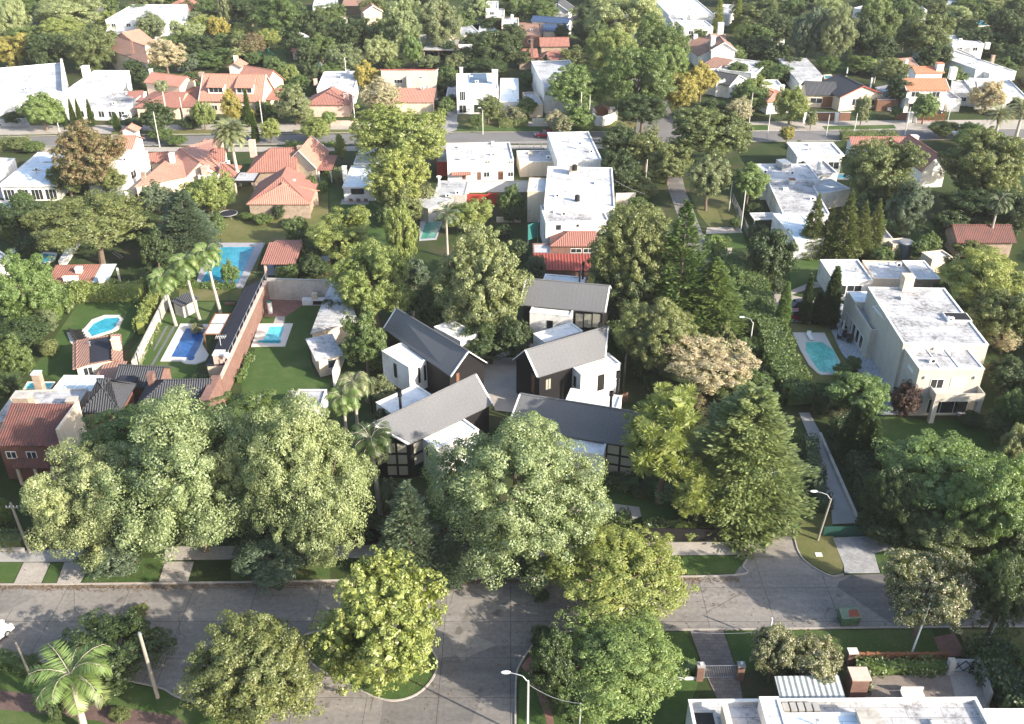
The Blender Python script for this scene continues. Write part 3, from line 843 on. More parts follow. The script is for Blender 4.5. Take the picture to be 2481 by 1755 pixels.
def tree(cx, cy, rx, ry, kind, clear=None, tm=None, label=None, name=None, cat=None, mesh=None, group=None, bark=None, look=None):
    """a tree whose crown covers rx x ry full-view pixels around (cx, cy)"""
    px = F(cx, cy); small = rx*MPP(px, 3)*K < 2.3
    if clear is None: clear = .3 if small else 1.6
    a, b, zc = solve(px, rx*K, ry*K, clear)
    if mesh is None:
        if tm is None: tm = 'S' if a < 2.6 else 'M' if a < 5.2 else 'L'
        ks = sorted(k for k in TM if k[0] == tm[0]); me, br = TM[tm if tm in TM else RN.choice(ks)]
    else: me, br = mesh
    nm = name or ('shrub' if a < 1.6 and b < 1.8 else 'broadleaf_tree')
    return put_tree(px, zc, a, b, me, br, LEAF[kind], nm, look or (LOOK[kind]+(' shrub' if nm == 'shrub' else ' tree')), label, cat or ('shrub' if nm == 'shrub' else 'tree'), clear, bark=bark, group=group)
def cone_tree(cx, cyb, h, rad_, kind='dark', label=None, tm='C', name='cypress_tree', cat='tree', mesh=None, group=None, look=None):
    """columnar or conical tree, (cx, cyb) = pixel of its foot"""
    c = P(F(cx, cyb)); t = thing(name, label, cat, c, group)
    if mesh: me, R0, H0 = mesh
    else:
        ks = sorted(k for k in TM if k[0] == tm); me = TM[RN.choice(ks)][0]; R0, H0 = (1.0, 6.5) if tm == 'C' else (3.0, 10)
    o = bpy.data.objects.new('crown', me); COL.objects.link(o); o.parent = t; o.location = (0,0,.25)
    o.rotation_euler = (0,0,RN.uniform(0,6.28)); o.scale = (rad_/R0, rad_/R0, (h-.25)/H0)
    if not me.materials: me.materials.append(LEAF[kind])
    o.material_slots[0].link = 'OBJECT'; o.material_slots[0].material = LEAF[kind]
    MB().tube(c-Vector((0,0,.2)), c+Vector((0,0,h*.9)), .09+.02*h, .03, n=8).build('trunk', M['bark'], t)
    TREES.append((t, look or 'dark green columnar cypress', F(cx, cyb-20), rad_))
    return t
def hedge(pts, w, h, kind, label, name='hedge', z0=0, leaf=.26, dens=1.0, cat='hedge', group=None):
    """leafy hedge along ground pixels (source px)"""
    Q = PP(pts); e = Q[0]; C, N = [], []
    core = MB()
    for i in range(len(Q)-1):
        A, B = Q[i], Q[i+1]; d = B-A; L = d.length; u = d.normalized(); v = Vector((-u.y, u.x, 0))
        core.prism([A-v*w*.34, B-v*w*.34, B+v*w*.34, A+v*w*.34], z0, z0+h*.84)
        m = int(L*(w+2*h)*42*dens)
        s_ = NR.uniform(0, L, m); q = NR.uniform(0, w+2*h, m)
        bump = .22*np.sin(s_*1.3+i)+.14*np.sin(s_*3.1+1)+.1*np.sin(s_*6.7)+NR.normal(size=m)*.09
        x = np.where(q < h, -w/2, np.where(q < h+w, q-h-w/2, w/2)); z = np.where(q < h, q, np.where(q < h+w, h, 2*h+w-q))
        nx = np.where(q < h, -1., np.where(q < h+w, 0., 1.)); nz_ = np.where((q >= h) & (q < h+w), 1., .25)
        P_ = np.stack([A.x+u.x*s_+v.x*(x+nx*bump), A.y+u.y*s_+v.y*(x+nx*bump), z0+z+nz_*bump], 1)
        n = np.stack([v.x*nx, v.y*nx, nz_], 1)+sph(m)*.8
        C.append(P_); N.append(n)
    C, N = np.concatenate(C), np.concatenate(N); N /= np.linalg.norm(N, axis=1, keepdims=True)
    t = thing(name, label, cat, e, group)
    me = quads_mesh('foliage', C-np.array(e), N, np.full(len(C), leaf), .65); me.materials.append(LEAF[kind])
    o = bpy.data.objects.new('foliage', me); COL.objects.link(o); o.parent = t
    core.build('branches', LEAF[kind], t)
    return t
def palm(p, h, fl, n, kind, label, droop=1.0, lean=(0,0), r=.2, name='palm_tree', leaflet=.75, bark=None, old=0, up=1.0, group=None, dens=1.0, skirt=0):
    """p = source px of the crown heart; fl = frond length"""
    c = P(p, h); base = Vector((c.x-lean[0], c.y-lean[1], 0)); t = thing(name, label, 'palm tree', base, group)
    mid = base.lerp(c, .5)+Vector((lean[0]*.12, lean[1]*.12, 0))
    MB().path([base, mid, c], [r*1.25, r*.95, r*.8], 10).build('trunk', bark or M['palebark'], t, True)
    for k in range(n):
        a = k*2.39996+RN.uniform(-.15,.15); e = (k+.5)/n
        el = rad(78*up)*(1-e)**.8-rad(18)*e       # young fronds stand up, old ones hang
        L = fl*RN.uniform(.88,1.08); d = Vector((math.cos(a), math.sin(a), 0))
        pts = []; q = Vector(c); th = el
        S = 11
        for i in range(S+1):
            pts.append(q.copy()); q = q+(d*math.cos(th)+Vector((0,0,1))*math.sin(th))*L/S; th -= droop*(.06+.035*i)
        C, N, T, SZ = [], [], [], []
        sd_ = Vector((-d.y, d.x, 0))
        M_ = int(34*dens)
        for j in range(2, M_):
            f = j/M_; x = f*S; i = min(S-1, int(x)); pos = pts[i].lerp(pts[i+1], x-i); tg = (pts[i+1]-pts[i]).normalized()
            ll = leaflet*(math.sin(math.pi*min(1, f*1.0+.08))**.6+.15)
            for s_ in (1, -1):
                dr = (sd_*s_+tg*.55+Vector((0,0,-.45*droop+RN.uniform(-.15,.25)))).normalized()
                C.append(pos+dr*ll*.5); T.append(dr); nn = tg.cross(dr)*s_; N.append(nn+Vector((0,0,RN.uniform(0,.3)))); SZ.append(ll)
        C, N, T, SZ = map(lambda z_: np.array([tuple(v) if not isinstance(v, float) else v for v in z_]), (C, N, T, SZ))
        N /= np.linalg.norm(N, axis=1, keepdims=True)+1e-9
        me = quads_mesh('frond', C-np.array(base), N, SZ, np.clip(.09/SZ, .08, .25), T)
        old_ = e > 1-old
        me.materials.append(LEAF['olive' if old_ else kind])
        o = bpy.data.objects.new('frond', me); COL.objects.link(o); o.parent = t
        MB().path(pts[::2], [.035-.004*i for i in range(len(pts[::2]))], 4).build('midrib', M['palebark'], o)
        o['_dummy'] = 1; del o['_dummy']
    if skirt:
        MB().tube(c-Vector((0,0,1.6)), c+Vector((0,0,.1)), r*1.1, r*2.0*skirt, n=10).build('fibre_collar', M['wood'], t, True)
    return t
# ================================================================ the ground and the streets
g = MB(); g.face([(-420,-20,0), (420,-20,0), (420,560,0), (-420,560,0)]); struct('ground', g, M['earth'])
S = lambda *q: [(q[i], q[i+1]) for i in range(0, len(q), 2)]
def lay(name, px, mat, z=.02): return sheet(name, PP(px), mat, z)
# main street, branch street and the fork round the island (source pixels)
lay('road', S(-560,1424, 300,1415, 626,1411, 1027,1404, 1777,1395, 1813,1345, 1816,1262, 1775,1120, 1752,960, 1735,860, 1712,760, 1668,600, 1620,460, 1596,372, 1700,372, 1800,372, 1800,372, 1640,372, 1660,460, 1716,600, 1768,760, 1792,860, 1830,1000, 1882,1150, 1915,1235, 1936,1341, 1961,1369, 2011,1396, 2131,1391, 3040,1388, 3040,1518, 2212,1521, 1897,1525, 1582,1528, 1320,1534, 1289,1567, 1261,1609, 1250,1650, 1249,1800, 640,1800, 560,1732, 435,1692, 385,1667, 260,1640, 134,1610, -60,1584, -560,1572), M['road'], .02)
lay('road', S(-560,336, -80,333, 480,329, 1240,322, 1841,317, 2580,312, 3040,309, 3040,335, 2580,338, 1841,343, 1240,349, 480,353, -80,357, -560,360), M['asphalt'], .03)
lay('road', S(1540,322, 1650,320, 1600,217, 1560,120, 1530,30, 1515,-40, 1475,-40, 1490,60, 1520,160, 1545,260), M['asphalt'], .035)
lay('road', S(215,60, 300,35, 260,-20, 200,-30), M['asphalt'], .03)
kerb(PP(S(-560,1424, -60,1418, 130,1417, 300,1415, 626,1411, 840,1407, 1027,1404, 1400,1400, 1777,1395, 1800,1372, 1813,1345, 1814,1300, 1812,1262)))
kerb(PP(S(-560,1572, -60,1584, 134,1610, 260,1640, 385,1667, 435,1692, 560,1732, 640,1800)))
ISL = S(735,1543, 748,1600, 800,1638, 860,1668, 907,1690, 948,1699, 985,1694, 1018,1678, 1045,1650, 1059,1618, 1055,1590, 1030,1565, 980,1545, 880,1530, 800,1530)
kerb(PP(ISL), closed=True); lay('grass_island', ISL, M['lawn'], .06)
kerb(PP(S(1249,1800, 1250,1650, 1261,1609, 1289,1567, 1320,1536, 1450,1530, 1582,1528, 1897,1525, 2212,1521, 3040,1518)))
kerb(PP(S(1915,1235, 1924,1300, 1936,1341, 1961,1369, 2011,1396, 2043,1393)))
for a_, b_ in ((-60, 1530), (1700, 2560)):
    kerb(PP(S(a_, 332-(a_+60)*.007, (a_+b_)/2, 328-((a_+b_)/2)*.006, b_, 330-b_*.007)))
    kerb(PP(S(a_, 357-(a_+60)*.007, (a_+b_)/2, 354-((a_+b_)/2)*.006, b_, 355-b_*.0075)))
# pavements, verges and driveways of the near street
lay('sidewalk', S(-60,1333, 60,1334, 230,1330, 200,1362, -60,1362), M['conc'], .04)
lay('driveway', S(58,1364, 122,1364, 100,1414, 34,1414), M['walk'], .05)
lay('driveway', S(156,1364, 226,1360, 194,1414, 138,1414), M['walk'], .05)
lay('grass_verge', S(-60,1364, 55,1364, 32,1413, -60,1413), M['lawn'], .05)
lay('grass_verge', S(124,1364, 154,1364, 136,1413, 103,1413), M['lawn'], .05)
lay('grass_verge', S(230,1356, 395,1352, 380,1410, 200,1411), M['lawn'], .05)
lay('driveway', S(400,1362, 470,1362, 455,1410, 385,1410), M['walk'], .05)
lay('grass_verge', S(560,1354, 800,1352, 800,1405, 560,1408), M['lawn'], .05)
lay('sidewalk', S(400,1325, 840,1322, 1125,1316, 1085,1350, 400,1358), M['walk'], .04)
lay('grass_verge', S(1020,1352, 1105,1350, 1110,1362, 1093,1397, 990,1401), M['lawn'], .05)
lay('driveway', S(1085,1318, 1290,1314, 1240,1401, 1097,1402), M['walk'], .055)
lay('sidewalk', S(1290,1316, 1811,1314, 1811,1345, 1290,1349), M['walk'], .04)
lay('grass_verge', S(1280,1351, 1807,1347, 1798,1370, 1775,1391, 1270,1396), M['lawn'], .05)
# north-east corner
lay('grass_verge', S(1917,1240, 2014,1240, 2020,1305, 2043,1372, 2036,1391, 2011,1392, 1963,1367, 1938,1340, 1926,1300), M['drylawn'], .05)
lay('driveway', S(2018,1304, 2140,1298, 2160,1330, 2118,1342, 2132,1389, 2046,1390, 2044,1370), M['paver'], .055)
lay('lawn', S(2160,1290, 2560,1280, 2560,1388, 2136,1389, 2118,1345), M['lawn'], .045)
# south side blocks
lay('lawn', S(-60,1592, 134,1616, 262,1646, 385,1672, 440,1699, 560,1740, 620,1800, -60,1800), M['lawn'], .04)
lay('path', S(-60,1668, 60,1680, 120,1690, 260,1710, 420,1735, 520,1800, 380,1800, 240,1748, 60,1725, -60,1715), M['darkpave'], .05)
lay('lawn', S(1255,1800, 1258,1660, 1270,1612, 1300,1570, 1330,1540, 1582,1532, 1660,1532, 1690,1590, 1690,1660, 1640,1800), M['lawn'], .04)
lay('path', S(1262,1615, 1285,1590, 1300,1610, 1330,1680, 1350,1800, 1330,1800, 1322,1740, 1290,1650), M['redpave'], .055)
lay('driveway', S(1672,1530, 1752,1528, 1790,1640, 1800,1700, 1740,1700, 1712,1640), M['brownpave'], .055)
lay('lawn', S(1756,1530, 2256,1526, 2290,1592, 2050,1594, 1880,1600, 1792,1640), M['lawn'], .045)
lay('path', S(2262,1545, 2312,1535, 2342,1592, 2280,1592), M['redpave'], .055)
lay('lawn', S(2320,1526, 2560,1524, 2560,1610, 2350,1592), M['drylawn'], .045)
lay('gravel_yard', S(2080,1640, 2300,1634, 2325,1700, 2070,1700), M['brgravel'], .05)
lay('driveway', S(2298,1628, 2362,1628, 2400,1720, 2322,1720), M['walk'], .055)
# pavements and verges along the far street
lay('sidewalk', S(-60,306, 470,302, 1240,296, 1535,294, 1535,312, 1240,316, 470,322, -60,328), M['walk'], .02)
lay('grass_verge', S(270,318, 560,314, 560,325, 270,328), M['drylawn'], .04)
lay('grass_verge', S(710,315, 890,314, 890,321, 710,323), M['drylawn'], .04)
lay('grass_verge', S(1106,308, 1500,306, 1500,318, 1100,322), M['lawn'], .04)
lay('grass_verge', S(1400,292, 1500,283, 1535,285, 1545,300, 1535,310, 1400,314), M['drylawn'], .045)
lay('sidewalk', S(1700,296, 2200,292, 2560,290, 2560,316, 2200,314, 1700,319), M['walk'], .02)
lay('grass_verge', S(1992,306, 2165,303, 2172,312, 2000,316), M['lawn'], .04)
lay('grass_verge', S(1700,306, 1860,303, 1862,316, 1700,319), M['lawn'], .04)
lay('grass_verge', S(2250,304, 2330,303, 2340,314, 2250,314), M['lawn'], .04)
lay('sidewalk', S(-60,358, 640,356, 1240,352, 1500,350, 1500,360, 1240,362, 640,368, -60,368), M['walk'], .02)
# gardens
lay('lawn', F(0,0) and [a1(690,1195), a1(1370,1195), a1(1100,1560), a1(1000,1700), a1(560,1900), a1(280,1780)], M['lawn'], .03)
lay('lawn', [a1(1640,1190), a1(2060,1190), a1(1780,1610), a2(1620,380), a2(1200,380), a1(1130,1614), a1(1290,1420)], M['lawn'], .03)
lay('stepping_path', [a1(1440,1400), a1(1465,1400), a1(1345,1614), a1(1330,1614)], M['darkstone'], .045)
lay('stepping_path', [a1(1505,1400), a1(1530,1400), a2(1300,180), a2(1280,180)], M['darkstone'], .045)
lay('lawn', [b1(-330,200), b1(700,160), b1(700,420), b1(500,640), b1(430,700), b1(140,690), b1(-60,680), b1(-350,660)], M['drylawn'], .03)
lay('lawn', [a1(1550,1070), a1(2110,1070), a1(2080,1180), a1(1560,1180)], M['drylawn'], .03)
lay('lawn', [b1(140,700), b1(60,980), b1(-60,1040), b1(50,820)], M['drylawn'], .035)
lay('lawn', [b1(700,160), b1(830,160), b1(1130,340), b1(1500,480), b1(1250,760), b1(1040,700), b1(720,400)], M['lawn'], .03)
lay('lawn', [b1(330,1230), b1(640,1215), b1(520,1614), b2(590,230), b2(760,250), b2(700,330), b2(360,330), b2(300,520), b2(-40,520), b2(-60,200), b2(60,0), b1(130,1330)], M['lawn'], .03)
lay('terrace', [b1(180,1130), b1(640,1190), b1(640,1215), b1(470,1225), b1(330,1320), b1(140,1320)], M['redpave'], .04)
lay('path', [b1(245,1320), b1(325,1320), b1(320,1385), b1(220,1385)], M['conc'], .05)
lay('gravel_court', [b2(2050,110), b2(2290,-30), c2(60,60), c2(200,60), c2(205,380), c2(180,540), c2(0,520), b2(2130,470), b2(2050,300)], M['gravel'], .03)
lay('gravel_court', [c1(-400,1600), c1(-60,1480), c1(240,1500), c1(340,1570), c2(60,60), b2(2290,-30)], M['gravel'], .03)
lay('gravel_court', [c2(860,1310), c2(1250,1360), c2(1270,1440), c2(1200,1470), c2(830,1510), c2(660,1480), c2(560,1440), c2(700,1330)], M['gravel'], .035)
lay('lawn', [c2(900,1130), c2(1700,1150), c2(1800,1520), c2(1300,1540), c2(1250,1360), c2(860,1310)], M['lawn'], .03)
lay('lawn', [d1(330,790), d1(600,800), d1(620,900), d1(560,1020), d1(440,1030), d1(270,1090), d1(260,900)], M['lawn'], .03)
lay('path', [d1(120,1160), d1(300,1080), d1(440,1020), d1(560,1015), d1(560,1060), d1(440,1075), d1(300,1120), d1(180,1190)], M['walk'], .045)
lay('driveway', [d1(-140,1120), d1(120,1120), d1(270,1130), d1(470,1180), d1(440,1380), d1(250,1360), d1(60,1400), d1(20,1240)], M['walk'], .04)
lay('lawn', [d1(190,1370), d1(640,1400), d1(700,1614), d2(760,120), d2(760,300), d2(300,260), d1(120,1560)], M['drylawn'], .03)
lay('patio', [d1(700,1200), d1(780,1240), d1(990,1614), d2(1180,250), d2(930,260), d2(740,60), d1(700,1614), d1(620,1440), d1(640,1250)], M['patio'], .045)
lay('lawn', [d2(880,560), d2(1420,600), d2(1830,600), d2(2200,660), d2(2300,900), d2(1500,1050), d2(930,1010)], M['lawn'], .03)
lay('driveway', [d2(340,540), d2(430,540), d2(540,740), d2(860,1500), d2(620,1510), d2(560,1250), d2(480,880)], M['conc'], .045)
lay('path', [d2(60,-1200), d2(0,-1195), d2(-60,-1160), d2(60,-1140), d2(240,-1160), d2(260,-1200)], M['gravel'], .03)
lay('lawn', [c1(1700,260), c1(2050,270), c1(2140,540), c1(1860,540), c1(1760,420)], M['drylawn'], .03)
lay('path', [c1(1840,545), c1(2120,540), c1(2150,590), c1(1830,600)], M['gravel'], .035)
lay('lawn', [c1(1850,600), c1(2150,590), c1(2190,720), c1(1890,740)], M['lawn'], .03)
lay('path', [c1(1880,725), c1(2060,720), c1(2050,790), c1(1920,790)], M['gravel'], .035)
lay('lawn', [b0(580,125), b0(860,130), b0(840,230), b0(600,210)], M['lawn'], .03)
lay('lawn', [b0(880,160), b0(1120,165), b0(1120,290), b0(900,300)], M['lawn'], .03)
lay('lawn', [b0(-60,450), b0(330,430), b0(340,590), b0(-100,600)], M['lawn'], .03)
lay('lawn', [b0(520,690), b0(600,700), b0(500,900), b0(420,860), b0(430,760)], M['lawn'], .03)
lay('lawn', [a0(2080,480), a0(2290,480), a0(2290,590), a0(2080,600)], M['lawn'], .03)
lay('lawn', [a0(1560,650), a0(1760,600), a0(1740,690), a0(1600,690)], M['drylawn'], .03)
lay('lawn', [b0(1830,1000), b0(2296,1010), b0(2296,1100), b0(1830,1105)], M['drylawn'], .03)
lay('driveway', [b0(1740,850), b0(1830,850), b0(1820,1130), b0(1700,1165)], M['paver'], .045)
lay('lawn', [d0(480,480), d0(800,560), d0(760,650), d0(560,650)], M['lawn'], .03)
lay('lawn', [d0(1860,160), d0(2100,160), d0(2100,260), d0(1860,260)], M['lawn'], .03)
lay('lawn', [d1(1050,470), d1(1560,480), d1(1540,720), d1(1250,640), d1(1130,560)], M['lawn'], .03)
lay('lawn', [c0(650,240), c0(780,250), c0(780,380), c0(660,330)], M['lawn'], .03)
lay('driveway', [b1(580,60), b1(730,90), b1(660,235), b1(590,235)], M['conc'], .04)
lay('terrace', [b1(820,300), b1(1060,300), b1(1050,345), b1(805,343)], M['conc'], .045)
lay('terrace', [a1(0,210), a1(280,190), a1(400,240), a1(290,290), a1(0,290)], M['greycoping'], .045)
lay('terrace', [b1(170,830), b1(320,850), b1(300,960), b1(150,960)], M['greycoping'], .045)
lay('terrace', [c0(830,940), c0(1040,930), c0(1060,1040), c0(850,1080)], M['walk'], .045)
m = []; n_ = 5200       # fallen leaves along the kerbs and under the street trees
kp = PP(S(0,1420, 300,1420, 626,1416, 1027,1409, 1400,1405, 1790,1400)); sp = PP([(860,1600),(1000,1640),(1290,1590),(1400,1500),(560,1690),(2200,1560),(2000,1560),(1700,1420),(700,1380),(300,1390)])
for i in range(n_):
    if i % 2: a_, b_ = (lambda j: (kp[j], kp[j+1]))(RN.randrange(5)); q = a_.lerp(b_, RN.random())+Vector((0, -abs(RN.gauss(0,.35)), 0))
    else: q = RN.choice(sp)+Vector((RN.gauss(0,3.5), RN.gauss(0,2.2), 0))
    m.append((q.x, q.y, .075))
N_ = NR.normal(size=(n_,3))*.3+np.array([0,0,1.])
me = quads_mesh('fallen_leaves', np.array(m), N_/np.linalg.norm(N_, axis=1, keepdims=True), np.full(n_, .17), .6); me.materials.append(plain('dry_leaves', (.16,.10,.05), .9, .4, 3))
o = bpy.data.objects.new('fallen_leaves', me); COL.objects.link(o); tag(o, 'brown fallen leaves scattered along the near kerbs and verges', 'fallen leaves', kind='stuff')
# ================================================================ pools
pool([a1(1800,680), a1(2305,683), a1(2110,1075), a1(1700,1060)], [a1(1925,715), a1(2215,715), a1(2070,1035), a1(1740,1030)], M['midwater'], 'large rectangular blue swimming pool with grey stone surround beside the three tall palms', M['greycoping'])
pool([a1(*q) for q in ((730,1430),(800,1350),(910,1310),(1040,1310),(1075,1345),(1045,1395),(1040,1425),(1000,1450),(900,1480),(800,1510),(740,1560),(650,1590),(610,1545),(580,1460),(640,1455))],
     [a1(*q) for q in ((765,1440),(815,1380),(910,1335),(1020,1328),(1045,1350),(1015,1385),(1005,1415),(975,1440),(880,1470),(805,1495),(800,1495),(790,1480),(780,1468),(770,1458),(766,1450))], M['water'], 'kidney-shaped blue swimming pool beside the row of dark loungers', M['coping'])
pool([a1(*q) for q in ((1570,1385),(1820,1390),(1760,1560))]+[a2(*q) for q in ((1790,0),(1815,40),(1790,90),(1700,125),(1610,118),(1570,97),(1395,95))],
     [a1(*q) for q in ((1620,1425),(1795,1430),(1735,1590))]+[a2(*q) for q in ((1690,50),(1695,70),(1680,88),(1650,92),(1630,85),(1628,66),(1485,60))], M['deepwater'], 'deep blue rippled swimming pool with round shallow end beside the white-canopy pergola')
pool([b1(100,1385), b1(395,1383), b1(325,1583), b1(32,1583)], [b1(190,1408), b1(320,1405), b1(275,1560), b1(125,1555)], M['aqua'], 'small pale aqua swimming pool on the lawn beside the red brick wall')
pool([d1(*q) for q in ((280,1462),(560,1465),(640,1614))]+[d2(*q) for q in ((725,150),(740,190),(715,215),(530,215),(500,200),(425,130),(350,0))],
     [d1(*q) for q in ((400,1540),(540,1545),(640,1614))]+[d2(*q) for q in ((700,145),(708,175),(690,195),(545,195),(510,180),(440,80),(395,0))], M['mint'], 'mint green swimming pool with a pale surround beside the beige mansion')
pool([a1(0,310), a1(90,325), a1(120,350), a1(70,400), a1(0,405), a1(-60,360)], [a1(0,330), a1(70,335), a1(90,352), a1(55,385), a1(0,390), a1(-40,360)], M['greenwater'], 'green-water swimming pool with a white rim at the left edge of the photo')
pool([a1(300,800), a1(380,760), a1(500,770), a1(480,830), a1(370,880), a1(300,860)], [a1(320,805), a1(390,775), a1(480,785), a1(460,825), a1(370,860), a1(320,845)], M['water'], 'blue swimming pool half hidden under the spreading umbrella-shaped tree')
pool([b1(1500,490), b1(1690,500), b1(1640,650), b1(1490,660)], [b1(1550,500), b1(1680,505), b1(1630,640), b1(1500,650)], M['greenwater'], 'green-water swimming pool behind the big rounded poplar', M['greycoping'])
pool([a0(1590,545), a0(1700,548), a0(1650,625), a0(1540,620)], [a0(1605,555), a0(1680,556), a0(1640,612), a0(1560,610)], M['aqua'], 'pale aqua swimming pool behind the tiled house with the bushy palm')
pool([b0(600,510), b0(650,560), b0(640,620), b0(560,615)], [b0(610,540), b0(640,565), b0(632,610), b0(580,605)], M['water'], 'blue swimming pool behind the house with the red hipped front roof')
pool([b0(835,255), b0(915,255), b0(915,310), b0(850,300)], [b0(850,262), b0(905,262), b0(905,302), b0(860,295)], M['midwater'], 'tiny bright blue pool in the garden behind the round-crowned shrubs at the top')
pool([d0(550,655), d0(620,650), d0(650,690), d0(560,690)], [d0(560,662), d0(610,660), d0(635,684), d0(568,684)], M['aqua'], 'small turquoise pool behind the dark-roofed house with the cream gable')
pool([d0(1870,170), d0(1930,175), d0(2000,235), d0(1880,235)], [d0(1880,182), d0(1925,184), d0(1975,225), d0(1888,226)], M['midwater'], 'blue garden pool beside a closed white parasol near the top right corner')
pool([a2(240,275), a2(480,275), a2(440,340), a2(200,340)], [a2(250,282), a2(465,282), a2(430,334), a2(215,334)], M['aqua'], 'pale blue pool behind the square stone chimney with the bluish cap')
pool([d0(530,1512), d0(830,1515), d0(850,1565), d0(560,1562)], [d0(545,1520), d0(815,1523), d0(832,1556), d0(575,1554)], M['aqua'], 'pale green roof-side pool beside the long white house right of centre')
# ================================================================ the six dark gabled houses with white boxes
def gable_px(h, nl, nr, rl, rr, ze, zr, wall, roof, over=.35, trim=None):
    A, B, R0, R1 = P(nl,ze), P(nr,ze), P(rl,zr), P(rr,zr)
    D, C = 2*R0-A, 2*R1-B; D.z = C.z = ze
    h.slope([[A,B,R1,R0], [C,D,R0,R1]], roof, .16)
    h.part('ridge_cap', MB().tube(R0, R1, .12, n=6), roof)
    m = MB(); cen = (A+B+C+D)/4
    I = [p+(cen-p).normalized()*over*1.4 for p in (A,B,C,D)]; z = ze+.08
    for i in range(4):
        p, q = I[i], I[(i+1) % 4]; m.face([(p.x,p.y,0), (q.x,q.y,0), (q.x,q.y,z), (p.x,p.y,z)])
    for p, q, R_ in ((I[1],I[2],R1), (I[3],I[0],R0)):
        r_ = R_+(cen-R_).normalized()*over; m.face([(p.x,p.y,z), (q.x,q.y,z), (r_.x,r_.y,zr-.25)])
    h.part('wall', m, wall)
    if trim:
        for (p, q, R_) in ((A, D, R0), (B, C, R1)):
            t = MB()
            o_ = (R_-cen); o_.z = 0; o_ = o_.normalized()*.07
            for e in (p, q):
                a, b = e+o_, R_+o_
                dn, up = Vector((0,0,-.11)), Vector((0,0,.05))
                t.face([a+dn, a+up, b+up, b+dn]); t.face([a+up, a+up-o_*3, b+up-o_*3, b+up])
            h.part('fascia', t, trim)
    fr = Fr(I[0], I[1]-I[0], (I[1]-I[0]).length, 6)
    ge = Fr(I[3], I[0]-I[3], (I[0]-I[3]).length, 6); gr = Fr(I[1], I[2]-I[1], (I[2]-I[1]).length, 6)
    return fr, ge, gr
def wbox(h, nl, nr, far, z1=5.0, z0=.7, W=None, wins=()):
    fr = rect(nl, nr, far, z1, W)
    h.vol(fr, z1, M['white'], M['boxroof'], z0=z0, par=.18)
    i = fr.inset(.35); h.part('plinth', MB().prism([i.pt(0,0), i.pt(i.L,0), i.pt(i.L,i.W), i.pt(0,i.W)], 0, z0), M['redwood'])
    h.part('floor_slab', MB().box(fr, .05, fr.L-.05, .05, fr.W-.05, z0-.02, z0+.05), M['conc'])
    for k, p0, p1 in wins: h.pwin(fr, k, p0, p1, bars=0, fm=M['bmetal'], mat=M['dark'])
    return fr
def dark_house(label, nl, nr, rl, rr, ze=5.2, zr=7.9):
    at = P(F(nl[0]/K, nl[1]/K), ze)
    h = House('gabled_house', label, 'house', at, 'dark gabled houses with white boxes round the gravel court')
    return h, gable_px(h, nl, nr, rl, rr, ze, zr, M['black'], M['metal'], trim=M['white_p'])
h, (f, gl, gr) = dark_house('dark gabled house left of the gravel court, its grey ridge sloping down to the right', b1(1180,1420), b2(1765,225), b1(1290,1245), b2(1920,5))
wbox(h, b2(1165,0), b2(1400,143), b2(1582,60), wins=[('f', b2(1268,105), b2(1302,240)), ('r', b2(1478,150), b2(1502,275)), ('r', b2(1528,130), b2(1550,255))])
wbox(h, b1(1620,1405), b1(1850,1530), b1(2030,1480), wins=[('r', b1(1935,1560), b1(1955,1610))])
h.flue(b1(1443,1380), 6.9, 1.9); h.pwin(gr, 'f', b2(1812,200), b2(1840,270), bars=0, kind='door', fm=M['redwood'])
h, (f, gl, gr) = dark_house('dark gabled house right of the gravel court, its sunlit grey roof climbing to the right', c2(365,230), c2(960,50), c2(258,-5), c1(985,1398))
wbox(h, c2(745,205), c2(1092,110), c2(635,110), wins=[('f', c2(893,215), c2(942,335)), ('l', c2(650,190), c2(664,300)), ('l', c2(684,215), c2(700,320))])
wbox(h, c1(430,1540), c1(760,1440), c1(345,1460)); h.flue(c1(905,1470), 7.0, 1.7)
h.pwin(gl, 'f', c2(316,195), c2(343,375), bars=0, kind='door', fm=M['redwood'])
h.pwin(f, 'f', c2(435,250), c2(485,330), mat=M['curtain'], fm=M['bmetal'])
h, (f, gl, gr) = dark_house('rearmost dark gabled house, a long grey roof behind two white boxes', c1(215,1212), c1(958,1283), c1(265,985), c1(998,1050))
wbox(h, c1(300,1278), c1(660,1312), c1(335,1185), wins=[('f', c1(450,1350), c1(500,1425))])
wbox(h, c1(415,1000), c1(770,1030), c1(430,945)); h.flue(c1(733,1015), 7.6, 1.8); h.flue(c1(762,950), 7.6, 2.0)
for i in range(3): h.pwin(f, 'f', c1(695+i*75,1285), c1(765+i*75,1420), bars=0, mat=M['curtain'], fm=M['bmetal'])
h, (f, gl, gr) = dark_house('front left dark gabled house, its grey roof dappled and half behind the big palm', b2(1400,812), b2(2130,462), b2(1075,637), b2(1985,203))
wbox(h, b2(1115,447), b2(1255,545), b2(1600,382), wins=[('f', b2(1178,535), b2(1210,572))])
fr = wbox(h, b2(1492,735), b2(1640,850), b2(1950,640), wins=[('f', b2(1550,830), b2(1590,950))])
h.part('panel', MB().box(fr.inset(.3), 0, 3, -.1, 0, 0, .8), M['terra']); h.flue(b2(1330,500), 6.2, 2.3, .17)
for i in range(2):
    for j in range(3): h.win(gl, 'f', gl.L-2.9+i*1.3, .4+j*1.6, 1.2, 1.45, bars=0, mat=M['curtain'], fm=M['bmetal'])
for j in range(2): h.win(f, 'f', .3, 1.6+j*1.7, 1.5, 1.5, bars=0, mat=M['curtain'], fm=M['bmetal'])
h, (f, gl, gr) = dark_house('front right dark gabled house, a long slate-grey roof behind the yellow-green pine', c2(110,655), c2(1262,846), c2(215,372), c2(1335,550))
wbox(h, c2(610,434), c2(1062,503), c2(655,325)); wbox(h, c2(480,840), c2(935,905), c2(560,720))
